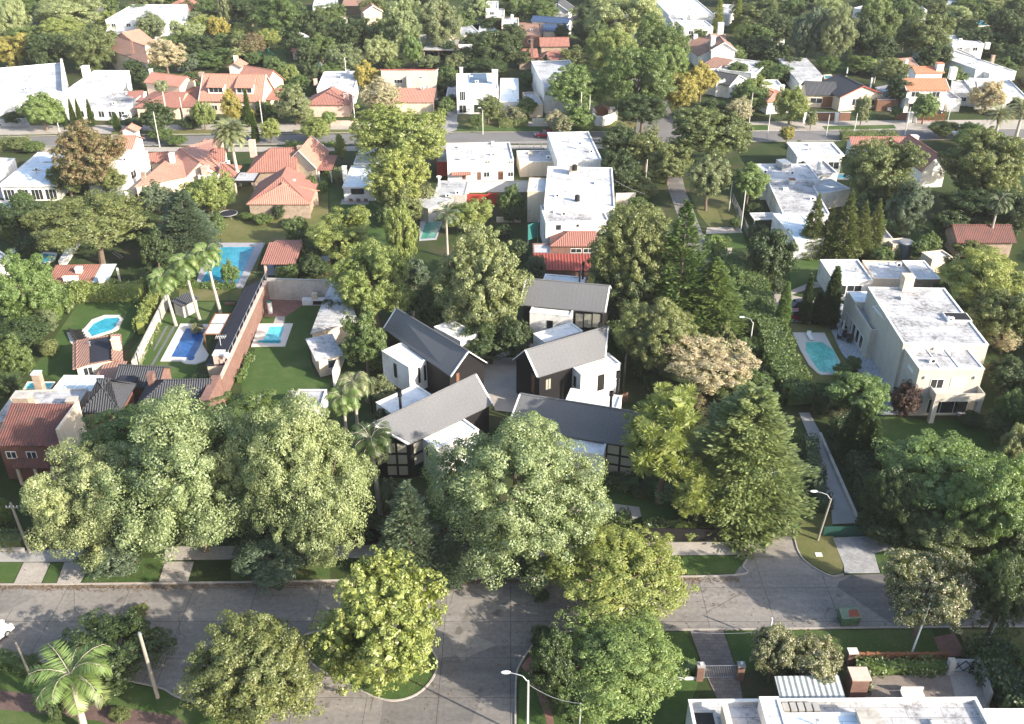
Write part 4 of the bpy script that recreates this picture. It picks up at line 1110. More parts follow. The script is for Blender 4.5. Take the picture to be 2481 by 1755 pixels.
h.flue(c2(1003,480), 6.6, 2.0, .17); h.flue(c2(1058,370), 4.0, 3.2, .18)
for i in range(3):
    for j, (z, hh) in enumerate(((.5,1.6), (2.2,1.25), (3.55,1.35))): h.win(f, 'f', f.L-5.0+i*1.6, z, 1.5, hh, bars=0, mat=M['curtain'], fm=M['bmetal'])
t, top = pole(c2(1110,405), 6.5, 'black steel post right of the white box with the single window', M['bmetal'], .13, name='steel_post', cat='post')
t, top = pole(b2(1085,540), 5.0, 'black steel flue post left of the front white box, beside the palms', M['bmetal'], .13, name='steel_post', cat='post')
# ================================================================ left foreground cluster
h = House('slate_roof_house', 'brick house with dark slate pyramid roof at the near left', 'house', P(a2(900,560)))
fr = rect(a2(690,540), a2(1040,535), a2(1120,400), 4.2, 6.5); h.gable(fr, 4.2, 7.0, M['terra'], M['slate'], 'x', hipf=True, hipb=True)
fr = rect(a2(1150,520), a2(1800,510), a2(1300,370), 3.6, 7.0); h.gable(fr, 3.6, 5.8, M['terra'], M['slate'], 'x', hipf=True)
fr = rect(a2(970,310), a2(1370,330), a2(1050,210), 3.0, 5.5); h.gable(fr, 3.0, 4.6, M['brick'], M['slate'], 'x')
fr = rect(a2(640,640), a2(760,600), a2(700,600), 3.0, 3.0); h.shed(fr, 2.6, 3.4, M['brick'], M['slate'])
h.chim(a2(1335,330), 3.6, .7, 2.2, M['brick'], 1.0); h.part('party_wall', MB().box(rect(a2(1745,520), a2(1820,520), a2(1745,400), 4, 6), 0, 1.1, 0, 6, 0, 5.4), M['brick'])
h.part('flat_roof_panel', MB().box(rect(a2(975,300), a2(1075,310), a2(1010,215), 3.9), 0, 2.4, 0, 2.5, 3.8, 3.9), M['tar'])
h = House('red_tiled_house', 'old house with weathered dark red tiled roofs at the left edge', 'house', P(a2(250,900)))
fr = rect(a2(-60,800), a2(520,805), a2(0,580), 5.4, 5.5); h.shed(fr, 5.0, 7.2, M['terra'], M['oldtile'], over=.3)
h.part('parapet', MB().box(fr, fr.L, fr.L+.35, -.1, fr.W+.2, 0, 7.4), M['cream'])
h.wins(fr.inset(.3), 'f', 3, 3.0, 1.2, 1.0)
fr = rect(a2(100,1000), a2(420,1000), a2(110,880), 2.9, 3.0); h.shed(fr, 2.6, 3.8, M['terra'], M['oldtile'], walls=False)
for u in (.2, 2.2, 4.2): h.part('pillar', MB().box(fr, u, u+.3, .2, .5, 0, 2.5), M['cream'])
h = House('flat_roof_house', 'low stained white flat roof with big stone chimneys at the near left', 'house', P(a2(300,560)))
fr = rect(a2(-60,620), a2(600,600), a2(0,350), 4.0); h.vol(fr, 4.0, M['cream'], M['agedroof'], par=.15, cap=M['cutconc'])
h.chim(a2(240,560), 3.9, 1.9, 2.8, M['stone'], 1.3, M['cutconc']); h.chim(a2(645,500), 3.9, 1.1, 1.3, M['stone'], cap=M['cutconc'])
h.chim(a2(355,335), 3.5, .95, 2.4, M['stone'], cap=M['blueroof'])
fr = rect(a2(450,345), a2(800,350), a2(540,212), 3.8); h.vol(fr, 3.8, M['white'], M['paleglass'], par=.1)
gm = MB()
for i in range(1,4): gm.box(fr, fr.L*i/4-.05, fr.L*i/4+.05, .2, fr.W-.2, 3.7, 3.78)
h.part('glazing_bar', gm, M['white_p'])
h = House('pool_house', 'cream pool house with black membrane roof and clay-tile edges beside the kidney-shaped pool', 'outbuilding', P(a2(850,130)))
fr = rect(a2(660,130), a2(1040,65), a1(900,1480), 3.2)
h.vol(fr, 3.1, M['cream'], M['tar'], par=.1, cap=M['browntile'])
e = MB(); 
h.slope([[fr.pt(-.5,-.3,2.9), fr.pt(1.7,-.3,3.3), fr.pt(1.7,fr.W,3.3), fr.pt(-.5,fr.W,2.9)]], M['browntile']); h.slope([[fr.pt(fr.L-1.0,-.3,3.25), fr.pt(fr.L+.4,-.3,3.0), fr.pt(fr.L+.4,fr.W,3.0), fr.pt(fr.L-1.0,fr.W,3.25)]], M['browntile'])
h.chim(a1(1020,1600), 3.1, .9, 1.6, M['cream'])
fr2 = rect(a2(810,225), a2(1000,235), a2(860,95), 2.6); h.shed(fr2, 2.2, 2.9, M['cream'], M['browntile'])
h.pwin(fr, 'f', a2(715,150), a2(820,205))
# brick wall and long dark shed roof
fence_wall(a2(1960,440), b1(190,1180), 3.4, .4, M['brick'], 'tall red brick party wall beside the small aqua pool', coping=M['pink'])
h = House('long_shed', 'long lean-to with a black membrane roof along the red brick wall', 'outbuilding', P(a2(1850,130)))
fr = rect(a1(1800,1600), a1(2040,1600), a1(2110,1050), 2.9, 3.2)
A_, B_, C_, D_ = P(a2(1790,130), 2.8), P(a2(1990,110), 3.2), P(b1(180,980), 3.2), P(a1(2130,1060), 2.8)
h.slope([[A_, B_, C_, D_]], M['tar'])
h.part('wall', MB().prism([(A_+(B_-A_)*.05), (B_-(B_-A_)*.12), (C_-(C_-D_)*.12), (D_+(C_-D_)*.05)], 0, 2.6), M['cream'])
h.chim(a2(1915,100), 2.9, 1.3, 1.4, M['pink'], cap=M['white'])
q = P(a2(1970,40), 4.6); dsh = MB().tube(q-Vector((0,0,1.4)), q, .04, n=6); h.part('dish_mast', dsh, M['steel'])
h.part('satellite_dish', MB().ball(q, .5, .2, .5, 12, 6), M['white_p'])
q = P(a1(1920,1570), 3.2); an = MB()
for i in range(6): an.tube(q+Vector((-.6+i*.25,0,1.1)), q+Vector((-.6+i*.25,.9,1.2)), .02, n=4)
an.tube(q, q+Vector((0,0,1.2)), .03, n=5); an.tube(q+Vector((-.7,.45,1.15)), q+Vector((.8,.45,1.15)), .02, n=4); h.part('aerial', an, M['white_p'])
# concrete back wall with grill counter
fence_wall(b1(190,1170), b1(790,1190), 3.6, .25, M['cutconc'], 'stained concrete garden wall behind the brick terrace', coping=M['conc'])
t = thing('outdoor_kitchen', 'pale outdoor kitchen counter with a small stove by the stained concrete wall', 'outdoor kitchen', P(b1(560,1210)))
fr = rect(b1(470,1175), b1(660,1175), b1(480,1140), .95, 1.0); MB().box(fr, 0, fr.L, 0, 1.0, 0, .95).build('counter', M['white'], t)
MB().box(fr, fr.L*.45, fr.L*.7, .1, .9, .95, 1.9).build('oven', M['cream'], t); MB().box(fr, fr.L*.5, fr.L*.98, -.03, 0, .15, .8).build('door', M['dark'], t)
h = House('white_metal_roof_house', 'bungalow with a stained white folded metal roof beside the lawn and palms', 'house', P(b2(700,150)))
gable_px(h, b1(545,1465), b1(960,1360), b1(640,1215), b1(900,1190), 3.2, 3.5, M['cream'], M['agedroof'])
fr = rect(b2(590,75), b2(830,25), b1(640,1500), 3.2); h.shed(fr, 3.0, 3.5, M['cream'], M['agedroof'], over=.5)
i_ = fr.inset(.5); h.pwin(i_, 'f', b2(690,85), b2(785,140), bars=0)
fence_wall(b2(760,310), b2(860,30), 2.4, .2, M['white'], 'narrow white boundary wall between the metal-roof bungalow and the dark houses')
h = House('garden_store', 'small white flat-roofed store with a rusty tank beside the palms', 'outbuilding', P(b2(520,450)))
fr = rect(b2(380,490), b2(640,490), b2(430,335), 2.6); h.vol(fr, 2.6, M['white'], M['greyroof'], par=.25, cap=M['white']); h.tank(b2(390,400), 2.5, .25, .8, M['steel'])
h = House('garden_shed', 'tiny pale shed roof on the lawn above the street trees', 'outbuilding', P(b2(60,430)))
fr = rect(b2(10,440), b2(108,438), b2(25,385), 2.2); h.vol(fr, 2.2, M['white'], M['agedroof'], par=.05)
h = House('tool_shed', 'small shed with dark corrugated roof at the foot of the leftmost tall palm', 'outbuilding', P(a1(1550,1200)))
fr = rect(a1(1480,1190), a1(1580,1225), a1(1530,1100), 2.3, 3.4); h.shed(fr, 2.2, 2.5, M['cutconc'], M['slate'], axis='x')
# pergola
t = thing('pergola', 'brown timber pergola with white fabric canopy over the deep blue pool edge', 'pergola', P(a1(1850,1520)))
fr = rect(a1(1775,1475), a1(1910,1475), a1(1860,1300), 2.5)
for u, v in ((0,0), (1,0), (0,1), (1,1)): MB().box(fr, u*fr.L-.07, u*fr.L+.07, v*fr.W-.07, v*fr.W+.07, 0, 2.5).build('post', M['wood'], t)
m = MB(); m.box(fr, -.1, .06, -.2, fr.W+.2, 2.5, 2.66); m.box(fr, fr.L-.06, fr.L+.1, -.2, fr.W+.2, 2.5, 2.66); m.box(fr, .06, fr.L-.06, -.06, .1, 2.5, 2.66); m.box(fr, .06, fr.L-.06, fr.W-.1, fr.W+.06, 2.5, 2.66); m.build('frame', M['wood'], t)
MB().box(fr, .12, fr.L-.08, .15, fr.W*.48, 2.55, 2.6).build('canopy', M['white_p'], t); MB().box(fr, .12, fr.L-.08, fr.W*.54, fr.W-.15, 2.55, 2.6).build('canopy', M['white_p'], t)
# open tiled pavilion
h = House('garden_pavilion', 'open pavilion with wavy red tiled roof beside the large rectangular pool', 'pavilion', P(b1(280,950)))
fr = rect(b1(115,850), b1(415,850), b1(150,700), 2.9); h.shed(fr, 2.7, 3.5, M['cream'], M['tile'], walls=False)
h.shed(fr.sub(.1,.9,1.0,1.35), 3.5, 2.9, M['cream'], M['tile'], walls=False)
for u, v in ((.3,.4), (fr.L-.4,.4), (.3,fr.W-.3), (fr.L-.4,fr.W-.3)): h.part('pillar', MB().box(fr, u, u+.35, v, v+.35, 0, 2.75), M['pink'])
t = thing('picnic_table', 'brown timber table under the wavy red tiled pavilion roof', 'table', P(b1(275,900)))
c = P(b1(275,900)); MB().cube((c.x,c.y,.7), 1.8, .8, .06).build('table_top', M['redwood'], t)
for s_ in (-.7, .7): MB().cube((c.x+s_,c.y,0), .1, .6, .7).build('leg', M['redwood'], t)
t = thing('mattress_rack', 'two whitish sheets laid out beside the open tiled pavilion', 'rack', P(b1(570,910)))
fr = rect(b1(485,915), b1(690,915), b1(480,790), .9)
for k in (0, 1): MB().box(fr.sub(k*.5+.02,k*.5+.46,0,1), 0, fr.L*.44, 0, fr.W, .8, .95).build('sheet', M['white'], t)
for k in (0.02, .45, .95): MB().box(fr, fr.L*k, fr.L*k+.1, .1, fr.W-.1, 0, .8).build('trestle', M['wood'], t)
h = House('lean_to', 'long lean-to with red tiled roof and glazed end behind the clipped hedge', 'outbuilding', P(a1(700,1010)))
fr = rect(a1(390,1020), a1(950,1010), a1(380,868), 2.6, 5.2); h.shed(fr.sub(0,.72,0,1), 2.5, 3.2, M['cream'], M['tile'])
h.slope([[fr.pt(fr.L*.73,0,2.5), fr.pt(fr.L*.97,0,2.5), fr.pt(fr.L*.97,fr.W,3.2), fr.pt(fr.L*.73,fr.W,3.2)]], M['paleglass'], .06, 'glazing')
for v in (.1, fr.W-.2): h.part('pillar', MB().box(fr, fr.L*.95, fr.L*.95+.25, v, v+.25, 0, 2.5), M['white'])
h.chim(a1(690,930), 2.9, .9, .7, M['white']); h.chim(a1(890,1010), 2.7, .8, .8, M['white']); h.chim(a1(620,1010), 2.6, 2.2, .7, M['white'], .5); 
h = House('white_house', 'corner of a white flat roof at the left edge above the yellow-green tree', 'house', P(a1(0,820)))
fr = rect(a1(-120,860), a1(80,800), a1(-80,760), 3); h.vol(fr, 3, M['white'], M['whiteroof'])
# ================================================================ houses along the near side of the far street
h = House('flat_roof_house', 'white bungalow with bluish flat roof at the left edge, terrace under its eave', 'house', P(a1(200,190)))
fr = rect(a1(0,175), a1(485,170), a0(0,1330), 3.3); fr.L -= 0; h.vol(fr, 3.3, M['white'], M['blueroof'], par=.1, over=.3, cap=M['white'])
h.skylight(fr, fr.L*.32, fr.W*.62, 3.2, 2.6, 1.2); h.skylight(fr, fr.L*.28, fr.W*.38, 3.2, 2.2, .7)
h.wins(fr, 'f', 4, .2, 2.2, 2.2, bars=2); fr2 = rect(a0(-60,1500), a0(130,1380), a0(-60,1340), 3.6); h.vol(fr2, 3.7, M['white'], M['whiteroof'])
h = House('white_tower_house', 'tall white house with peach-orange gabled roof beside the rust-brown tree', 'house', P(a0(1150,1560)))
fr = rect(a0(1000,1330), a0(1270,1260), a0(1010,1150), 6.4); f = h.gable(rect(a0(985,1310), a0(1150,1310), a0(1010,1150), 6.5, 8), 6.5, 8.3, M['white'], M['otile'], 'x')
fr = rect(a0(1110,1500), a0(1295,1380), a0(1090,1340), 5.0, 7); fr.W = 9; h.vol(fr, 6.6, M['white'], M['white'], par=.3)
h.part('terrace_slab', MB().box(fr, -2.4, -.02, 0, 3, 0, 2.9), M['white']); h.win(fr, 'f', .8, 3.2, 2.0, 1.6)
h.gable(rect(a0(1040,1150), a0(1190,1150), a0(1060,1110), 7.2, 3), 7.3, 8.2, M['white'], M['otile'], 'y')
h = House('red_tiled_house', 'sprawling house with many red and salmon tiled roof faces beside the tall date palm', 'house', P(a0(1600,1600)))
gable_px(h, a1(1165,190), a1(1620,100), a0(1560,1290), a0(1740,1410), 3.2, 5.6, M['cream'], M['otile'])
h.gable(rect(a0(1290,1420), a0(1480,1400), a0(1300,1310), 3.2, 5), 3.2, 4.4, M['cream'], M['tile'], 'x')
h.gable(rect(a0(1740,1410), a0(1960,1400), a0(1700,1310), 3.4, 6), 3.4, 5.2, M['white'], M['tile'], 'x', hipf=True)
h.gable(rect(a1(1890,100), a1(2040,100), a1(1910,-20), 3.0, 6), 3.0, 4.6, M['white'], M['tile'], 'x', hipb=True)
fr = rect(a0(1720,1530), a0(1900,1530), a0(1740,1400), 3.2); h.vol(fr, 3.3, M['white'], M['whiteroof'])
h.chim(a0(1500,1400), 4.8, .9, 1.5, M['white']); h.chim(a1(1255,130), 3.4, .8, 1.4, M['stone']); h.chim(a0(1790,1510), 3.4, 1.3, 1.4, M['pink'])
h = House('entrance_canopy', 'little red tiled street gate roof behind the many-roofed red house', 'outbuilding', P(a0(1760,1290)))
h.gable(rect(a0(1700,1270), a0(1830,1272), a0(1710,1225), 2.4, 1.8), 2.4, 3.4, M['cream'], M['tile'], 'y', over=.2)
h = House('red_tiled_house', 'big house with large salmon-red hipped roof beside the dry lawn and trampoline', 'house', P(b1(270,420)))
gable_px(h, b1(-10,340), b1(555,340), b1(300,165), b1(300,150), 3.0, 5.6, M['stone'], M['otile'])
fr = rect(b1(-10,340), b1(540,335), b0(100,1500), 3.0, 13); fr.W = 11.5; h.gable(fr, 3.0, 6.2, M['stone'], M['tile'], 'y', hipf=True)
i_ = fr.inset(.45); h.win(i_, 'f', i_.L*.75, .2, 2.0, 2.1); h.win(i_, 'f', i_.L*.3, .9, 1.6, 1.2)
fr = rect(b0(-5,1500), b0(430,1490), b0(90,1290), 3.0, 9); h.gable(fr, 3.0, 6.4, M['stone'], M['tile'], 'x', hipf=True)
gable_px(h, b0(600,1470), b0(715,1310), b0(440,1310), b0(555,1180), 3.2, 6.6, M['cream'], M['otile'], trim=M['white_p'])
fr = rect(b0(600,1475), b0(730,1475), b0(620,1365), 2.8); h.shed(fr, 2.7, 3.2, M['cream'], M['tile'], walls=False)
for u in (.2, fr.L-.4): h.part('pillar', MB().box(fr, u, u+.25, .2, .45, 0, 2.7), M['white'])
h.chim(b0(460,1340), 5.2, 1.0, 1.6, M['stone']); h.chim(b0(50,1330), 3.4, 1.2, 2.6, M['pink']); h.skylight(rect(b1(340,140), b1(430,140), b1(350,115), 5), 0, 0, 4.9, 1.6, .6, M['shutter'])
fr = rect(b1(-130,140), b1(60,140), b1(-80,60), 2.9); h.vol(fr, 2.9, M['dark'], M['greyroof'], z0=2.6, par=.05)
for u in (.2, fr.L-.4): h.part('pillar', MB().box(fr, u, u+.25, .2, .45, 0, 2.6), M['cream'])
h = House('white_cottage', 'small white flat-roofed cottage with a white chimney beside the dense light-green shrub tree', 'house', P(b1(960,270)))
fr = rect(b1(830,185), b1(1100,185), b0(890,1300), 3.0); h.vol(fr.sub(0,1,0,.55), 2.9, M['white'], M['blueroof'], par=.08, over=.15)
h.vol(fr.sub(.05,.95,.57,1), 3.3, M['white'], M['whiteroof'], par=.1); h.chim(b1(848,110), 3.0, .8, 2.2, M['white'])
f1 = fr.sub(0,1,0,.55); h.pwin(f1, 'f', b1(895,195), b1(1015,255), bars=1, fm=M['wood'])
h = House('terrace_row', 'long white two-storey row with red doors and small red awning', 'house', P(c1(0,120)))
fr = rect(b0(1735,1400), c0(160,1385), b0(1745,1180), 5.2, 11); h.vol(fr, 5.2, M['white'], M['whiteroof'], par=.25, cap=M['white'])
for a_, b_, k in ((b0(1778,1495), b0(1828,1535), 0), (b0(1900,1495), b0(1938,1530), 0), (b0(1965,1495), b0(1985,1520), 0), (b0(2050,1495), b0(2105,1540), 0), (c0(108,1495), c0(158,1535), 0), (b0(2060,1400), b0(2110,1418), 1), (c0(110,1400), c0(160,1418), 1)): h.pwin(fr, 'f', a_, b_, bars=1)
for a_, b_ in ((b0(1865,1495), b0(1898,1562)), (b0(1995,1497), b0(2030,1564)), (b0(2180,1500), b0(2222,1560)), (c0(25,1490), c0(68,1562))): h.pwin(fr, 'f', a_, b_, kind='door', bars=0, mat=M['redwood'])
o_, d_, n_, L_ = fr.side('f'); u0, z0 = onwall(fr, 'f', b0(1770,1490)); u1, _ = onwall(fr, 'f', b0(1940,1490))
h.slope([[o_+d_*u0+Vector((0,0,2.9)), o_+d_*u1+Vector((0,0,2.9)), o_+d_*u1+n_*1.0+Vector((0,0,2.5)), o_+d_*u0+n_*1.0+Vector((0,0,2.5))]], M['tile'], .08, 'awning')
for q in ((2130,1250), (1860,1390), (2000,1390)): h.chim(b0(*q), 5.1, .5, .35, M['white'])
fr = rect(b0(1640,1410), b0(1735,1410), b0(1660,1300), 3.0); h.vol(fr, 3.0, M['redwall'], M['greyroof'])
h = House('white_block', 'white two-storey block with grey-stained flat roof near the red car', 'house', P(c0(720,1440)))
fr = rect(c0(540,1395), c0(925,1385), c0(520,1150), 5.6); h.vol(fr, 5.6, M['white'], M['whiteroof'], par=.2); h.chim(c0(715,1290), 5.5, .35, .8, M['white'])
fr = rect(c0(215,1410), c0(540,1400), c0(220,1310), 3.2); h.vol(fr, 3.2, M['cream'], M['greyroof'], par=.3, cap=M['white'])
h = House('white_block', 'large bright white flat-roofed house with dark roof tanks, left of the big olive tree', 'house', P(c1(700,600)))
fr = rect(c1(425,350), c1(1055,365), c0(420,1445), 6.6); fr.L -= .3; h.vol(fr, 6.6, M['white'], M['whiteroof'], par=.2)
h.tank(c0(690,1480), 7.4, .5, .9, M['dark']); h.tank(c1(712,310), 6.5, .45, .9, M['dark']); h.part('tank_plinth', MB().cube(tuple(P(c0(680,1510), 6.4)), 1.6, 1.6, 1.6), M['cream'])
fr2 = rect(c1(280,230), c1(500,235), c1(280,110), 6.0); h.vol(fr2, 6.0, M['cream'], M['whiteroof'], par=.2)
fr3 = rect(c1(440,500), c1(985,480), c1(430,350), 5.6); h.vol(fr3, 5.6, M['white'], M['agedroof'], par=.2, cap=M['white'])
h.pwin(fr3, 'f', c1(522,518), c1(575,568), bars=0); h.pwin(fr3, 'f', c1(700,512), c1(732,542), bars=0)
h = House('red_tiled_cottage', 'low cottage with red tiled hip roof and a red corrugated lean-to in front', 'house', P(c1(600,860)))
fr = rect(c1(478,705), c1(890,705), c1(470,570), 3.0); h.gable(fr, 3.0, 4.2, M['brick'], M['tile'], 'x', hipf=True, over=.3)
i_ = fr.inset(.3); h.pwin(i_, 'f', c1(655,725), c1(750,765), bars=1); h.pwin(i_, 'f', c1(765,725), c1(850,765), bars=1)
fr = rect(c1(325,900), c1(830,910), c1(325,795), 2.3); h.shed(fr, 2.1, 2.9, M['brick'], M['redmetal'])
fr = rect(c1(330,765), c1(490,765), c1(310,650), 2.6, 4); h.vol(fr, 2.6, M['brick'], M['greyroof'], par=.3)
fence_wall(c1(-60,340), c1(70,345), 2.2, .25, M['redwall'], 'bright red garden wall end beside the bushy tree left of the white block')
fence_wall(b1(1880,240), c1(280,235), 2.2, .25, M['white'], 'long stained white yard wall below the white terrace row', coping=M['cutconc'])
fence_wall(b1(1890,340), b1(2230,345), 2.0, .25, M['redwall'], 'bright red garden wall behind the yellow-green shrubs')
h = House('workshop', 'low dark grey roofed workshop with vents and a white ventilator', 'outbuilding', P(b1(1700,380)))
fr = rect(b1(1570,380), b1(1790,290), b1(1600,230), 2.8, 5); h.vol(fr, 2.8, M['cutconc'], M['greyroof'], par=.15)
fr = rect(b1(1620,260), b1(1890,265), b1(1650,135), 3.0); h.vol(fr, 3.0, M['cutconc'], M['greyroof'], par=.1); h.ac(b1(1740,275), 2.9); h.ac(b1(1825,250), 2.9)
c = P(b1(1665,190), 2.9); h.part('ventilator', MB().tube(c, c+Vector((0,0,1.8)), .22, n=10).tube(c+Vector((0,0,1.8)), c+Vector((0,0,2.1)), .45, .5, n=12), M['white_p'])
fence_wall(c1(1045,350), c1(1215,345), 2.4, .2, M['beige'], 'short pale yard wall right of the large bright white house')
fence_wall(c1(10,500), c1(220,500), 1.0, .3, M['cream'], 'low cream planter wall behind the rounded poplar')
q = P(c1(325,550), 2.6); t = thing('shade_cloth', 'teal shade cloth hung on the corner beside the red tiled cottage', 'awning', (q.x,q.y,0))
A_, B_ = P(c1(285,520), 4.6), P(c1(370,490), 4.6); MB().face([A_, B_, B_+Vector((0,-.7,-2.6)), A_+Vector((0,-.7,-2.6))]).build('cloth', M['teal'], t)
MB().tube((A_.x,A_.y,0), A_, .05).tube((B_.x,B_.y,0), B_, .05).build('post', M['steel'], t)
# ================================================================ right-hand white complex
h = House('flat_roof_house', 'sprawling white flat-roofed house with a grey rooftop cooler, right of centre', 'house', P(d1(250,640)))
fr = rect(d0(30,1560), d0(520,1560), d0(-70,1240), 4.2); fr.W = 9; h.vol(fr, 4.2, M['white'], M['whiteroof'], par=.15, cap=M['white'])
fr = rect(d0(330,1345), d0(720,1345), d0(330,1240), 4.6); h.vol(fr, 4.6, M['white'], M['whiteroof'], par=.2, over=.3)
h.wins(fr, 'f', 3, 1.5, 2.4, 1.6); fr = rect(d0(500,1510), d0(680,1505), d0(440,1390), 3.4); h.vol(fr, 3.4, M['white'], M['agedroof'])
h.tank(d0(510,1470), 4.0, .45, 1.6, M['white_p'])
fr = rect(d1(200,420), d1(610,430), d1(60,100), 3.8); h.vol(fr, 3.8, M['white'], M['agedroof'], par=.15, cap=M['white'])
fr = rect(d1(350,280), d1(790,205), d1(360,140), 3.4, 6); h.vol(fr, 3.4, M['white'], M['whiteroof'], par=.15)
fr = rect(d1(310,650), d1(560,640), d1(200,420), 3.6); h.vol(fr, 3.6, M['white'], M['blueroof'], par=.1)
q = P(d0(200,1460), 4.2); h.part('rooftop_cooler', MB().cube(tuple(q), 1.9, 2.6, 1.4, .3), M['steel'])
h.chim(d1(275,160), 3.7, 1.0, .8, M['white'], cap=M['wood']); h.ac(d1(45,70), 4.2); h.tank(d1(440,180), 3.6, .6, .9, M['steel'])
h = House('carport', 'low white carport roof left of the dark conifer clump', 'outbuilding', P(d1(90,500)))
fr = rect(d1(-50,470), d1(190,465), d1(-10,415), 2.5); h.vol(fr, 2.5, M['white'], M['agedroof'], z0=2.25, par=.05)
for u in (.1, fr.L-.3): h.part('pillar', MB().box(fr, u, u+.2, .1, .3, 0, 2.25), M['steel'])
h = House('red_tiled_house', 'house with steep red hipped roof and bluish gable between the two big dark trees', 'house', P(d1(1500,200)))
h.gable(rect(d0(1400,1500), d0(1640,1490), d0(1390,1240), 3.4, 13), 3.6, 7.0, M['white'], M['tile'], 'y', hipf=False)
h.gable(rect(d0(800,1270), d0(1300,1270), d0(810,1240), 3.4, 5), 3.4, 4.6, M['white'], M['tile'], 'x'); h.chim(d0(1335,1240), 4.6, 1.3, 1.4, M['white'])
h = House('tiled_barn', 'low barn with mossy red tiled roof at the right edge', 'outbuilding', P(d1(1900,740)))
fr = rect(d1(1710,690), d1(2230,690), d1(1690,500), 2.6, 6.5); h.gable(fr, 2.9, 4.8, M['stone'], M['oldtile'], 'x')
h = House('flat_roof_outbuilding', 'small stained white outbuilding beside the water tank', 'outbuilding', P(d1(1100,720)))
fr = rect(d1(1040,640), d1(1160,640), d1(1020,565), 2.8); h.vol(fr, 2.8, M['cutconc'], M['agedroof'])
fr = rect(d1(1160,690), d1(1300,680), d1(1150,640), 2.4); h.vol(fr, 2.4, M['cream'], M['greyroof'])
c = P(d1(1245,790)); t = thing('water_tank', 'big dark grey cylindrical water tank behind the beige mansion', 'water tank', c)
MB().tube(c, c+Vector((0,0,2.6)), 1.3, n=20).build('tank_body', plain('grey_plastic', (.10,.12,.13), .5), t, False); MB().tube(c+Vector((0,0,2.6)), c+Vector((0,0,2.8)), 1.34, 1.1, n=20).build('lid', M['steel'], t)
# ================================================================ beige mansion
h = House('mansion', 'large beige flat-roofed mansion with balconies beside the mint green pool', 'house', P(d2(1650,600)))
B_ = M['beige']
fr = rect(d2(1390,158), d2(1955,155), d1(1250,1555), 7.0); h.vol(fr, 7.0, B_, M['agedroof'], par=.12, cap=M['white'])
ru = MB()
for k in (.33, .62): ru.box(fr, fr.L*k, fr.L*k+.12, .3, fr.W-.3, 6.8, 6.98)
h.part('roof_rib', ru, M['white'])
h.pwin(fr, 'f', d2(1490,245), d2(1585,328), bars=1); h.pwin(fr, 'f', d2(1668,235), d2(1780,320), bars=1, mat=M['shutter']); h.pwin(fr, 'l', d2(1290,130), d2(1330,200), bars=0, mat=M['shutter'])
u0, z0 = onwall(fr, 'f', d2(1480,375)); u1, _ = onwall(fr, 'f', d2(1885,375))
h.balcony(fr, 'f', max(.8,u0-.2), min(u1, fr.L), 3.5, 1.9, B_)
o_, d_, n_, L_ = fr.side('f')
for u in (max(.8,u0-.2), min(u1,fr.L)-.6): m = MB(); m.prism([o_+d_*u+n_*1.25, o_+d_*(u+.6)+n_*1.25, o_+d_*(u+.6)+n_*1.85, o_+d_*u+n_*1.85], 0, 3.3); h.part('pillar', m, B_)
h.win(fr, 'f', max(1.2,u0), .3, 5.2, 2.2, bars=2)
for q in (d2(1425,240), d2(1860,240)):
    u, z = onwall(fr, 'f', q); h.part('wall_lamp', MB().prism([o_+d_*u, o_+d_*(u+.25), o_+d_*(u+.25)+n_*.2, o_+d_*u+n_*.2], z, z+.35), M['white'])
fr2 = rect(d1(1250,1548), d1(1990,1560), d1(985,1060), 7.8); h.vol(fr2, 7.8, B_, M['agedroof'], par=.15, cap=M['white'])
h.chim(d1(1265,1085), 7.6, 1.4, 2.2, M['cream']); h.skylight(fr2, fr2.L*.72, fr2.W*.38, 7.7, 3.2, 2.2, M['dark'])
fr3 = rect(d1(1130,1395), d1(1240,1390), d1(1025,1225), 7.0); h.vol(fr3, 7.0, B_, M['whiteroof'], par=.12, cap=M['white']); h.ac(d1(1110,1260), 6.9); h.ac(d1(1055,1240), 6.9); h.win(fr3, 'f', .4, 3.6, 1.4, 1.5, mat=M['shutter'])
fr4 = rect(d1(965,1440), d1(1050,1440), d1(790,1110), 4.6); fr4.L = 5; h.vol(fr4, 4.7, B_, M['patio'], par=.7, cap=B_)
fr5 = rect(d1(830,1195), d1(1030,1195), d1(800,1105), 5.2); h.vol(fr5, 5.3, B_, M['blueroof'], par=.05, cap=M['white'])
for k in range(5): h.win(fr4, 'l', fr4.W*.15+k*1.7, .3, 1.3, 2.1, bars=0)
fr6 = rect(d1(640,1000), d1(985,1000), d1(620,820), 3.6); h.vol(fr6, 3.6, M['white'], M['whiteroof'], par=.2); fr7 = rect(d1(985,985), d1(1380,995), d1(1000,830), 3.5); h.vol(fr7, 3.5, M['cream'], M['whiteroof'], par=.15)
fr8 = rect(d1(1370,990), d1(1570,990), d1(1230,830), 3.9); h.vol(fr8, 3.9, M['stone'], M['whiteroof'], par=.1, cap=M['white']); h.ac(d1(1205,880), 3.6)
h.pwin(fr6, 'f', d1(660,1045), d1(740,1130), bars=1); h.pwin(fr6, 'f', d1(760,1045), d1(880,1100), bars=1)
fr9 = rect(d1(1500,820), d1(1680,800), d1(1420,755), 2.6); h.vol(fr9, 2.6, M['cream'], M['whiteroof'], par=.2)
fr10 = rect(d2(1180,40), d2(1240,60), d1(1120,1520), 3.8); h.vol(fr10, 3.9, B_, M['patio'], par=.6, cap=B_)
t = thing('garden_steps', 'flight of pale garden steps beside the beige mansion', 'steps', P(d2(1130,400)))
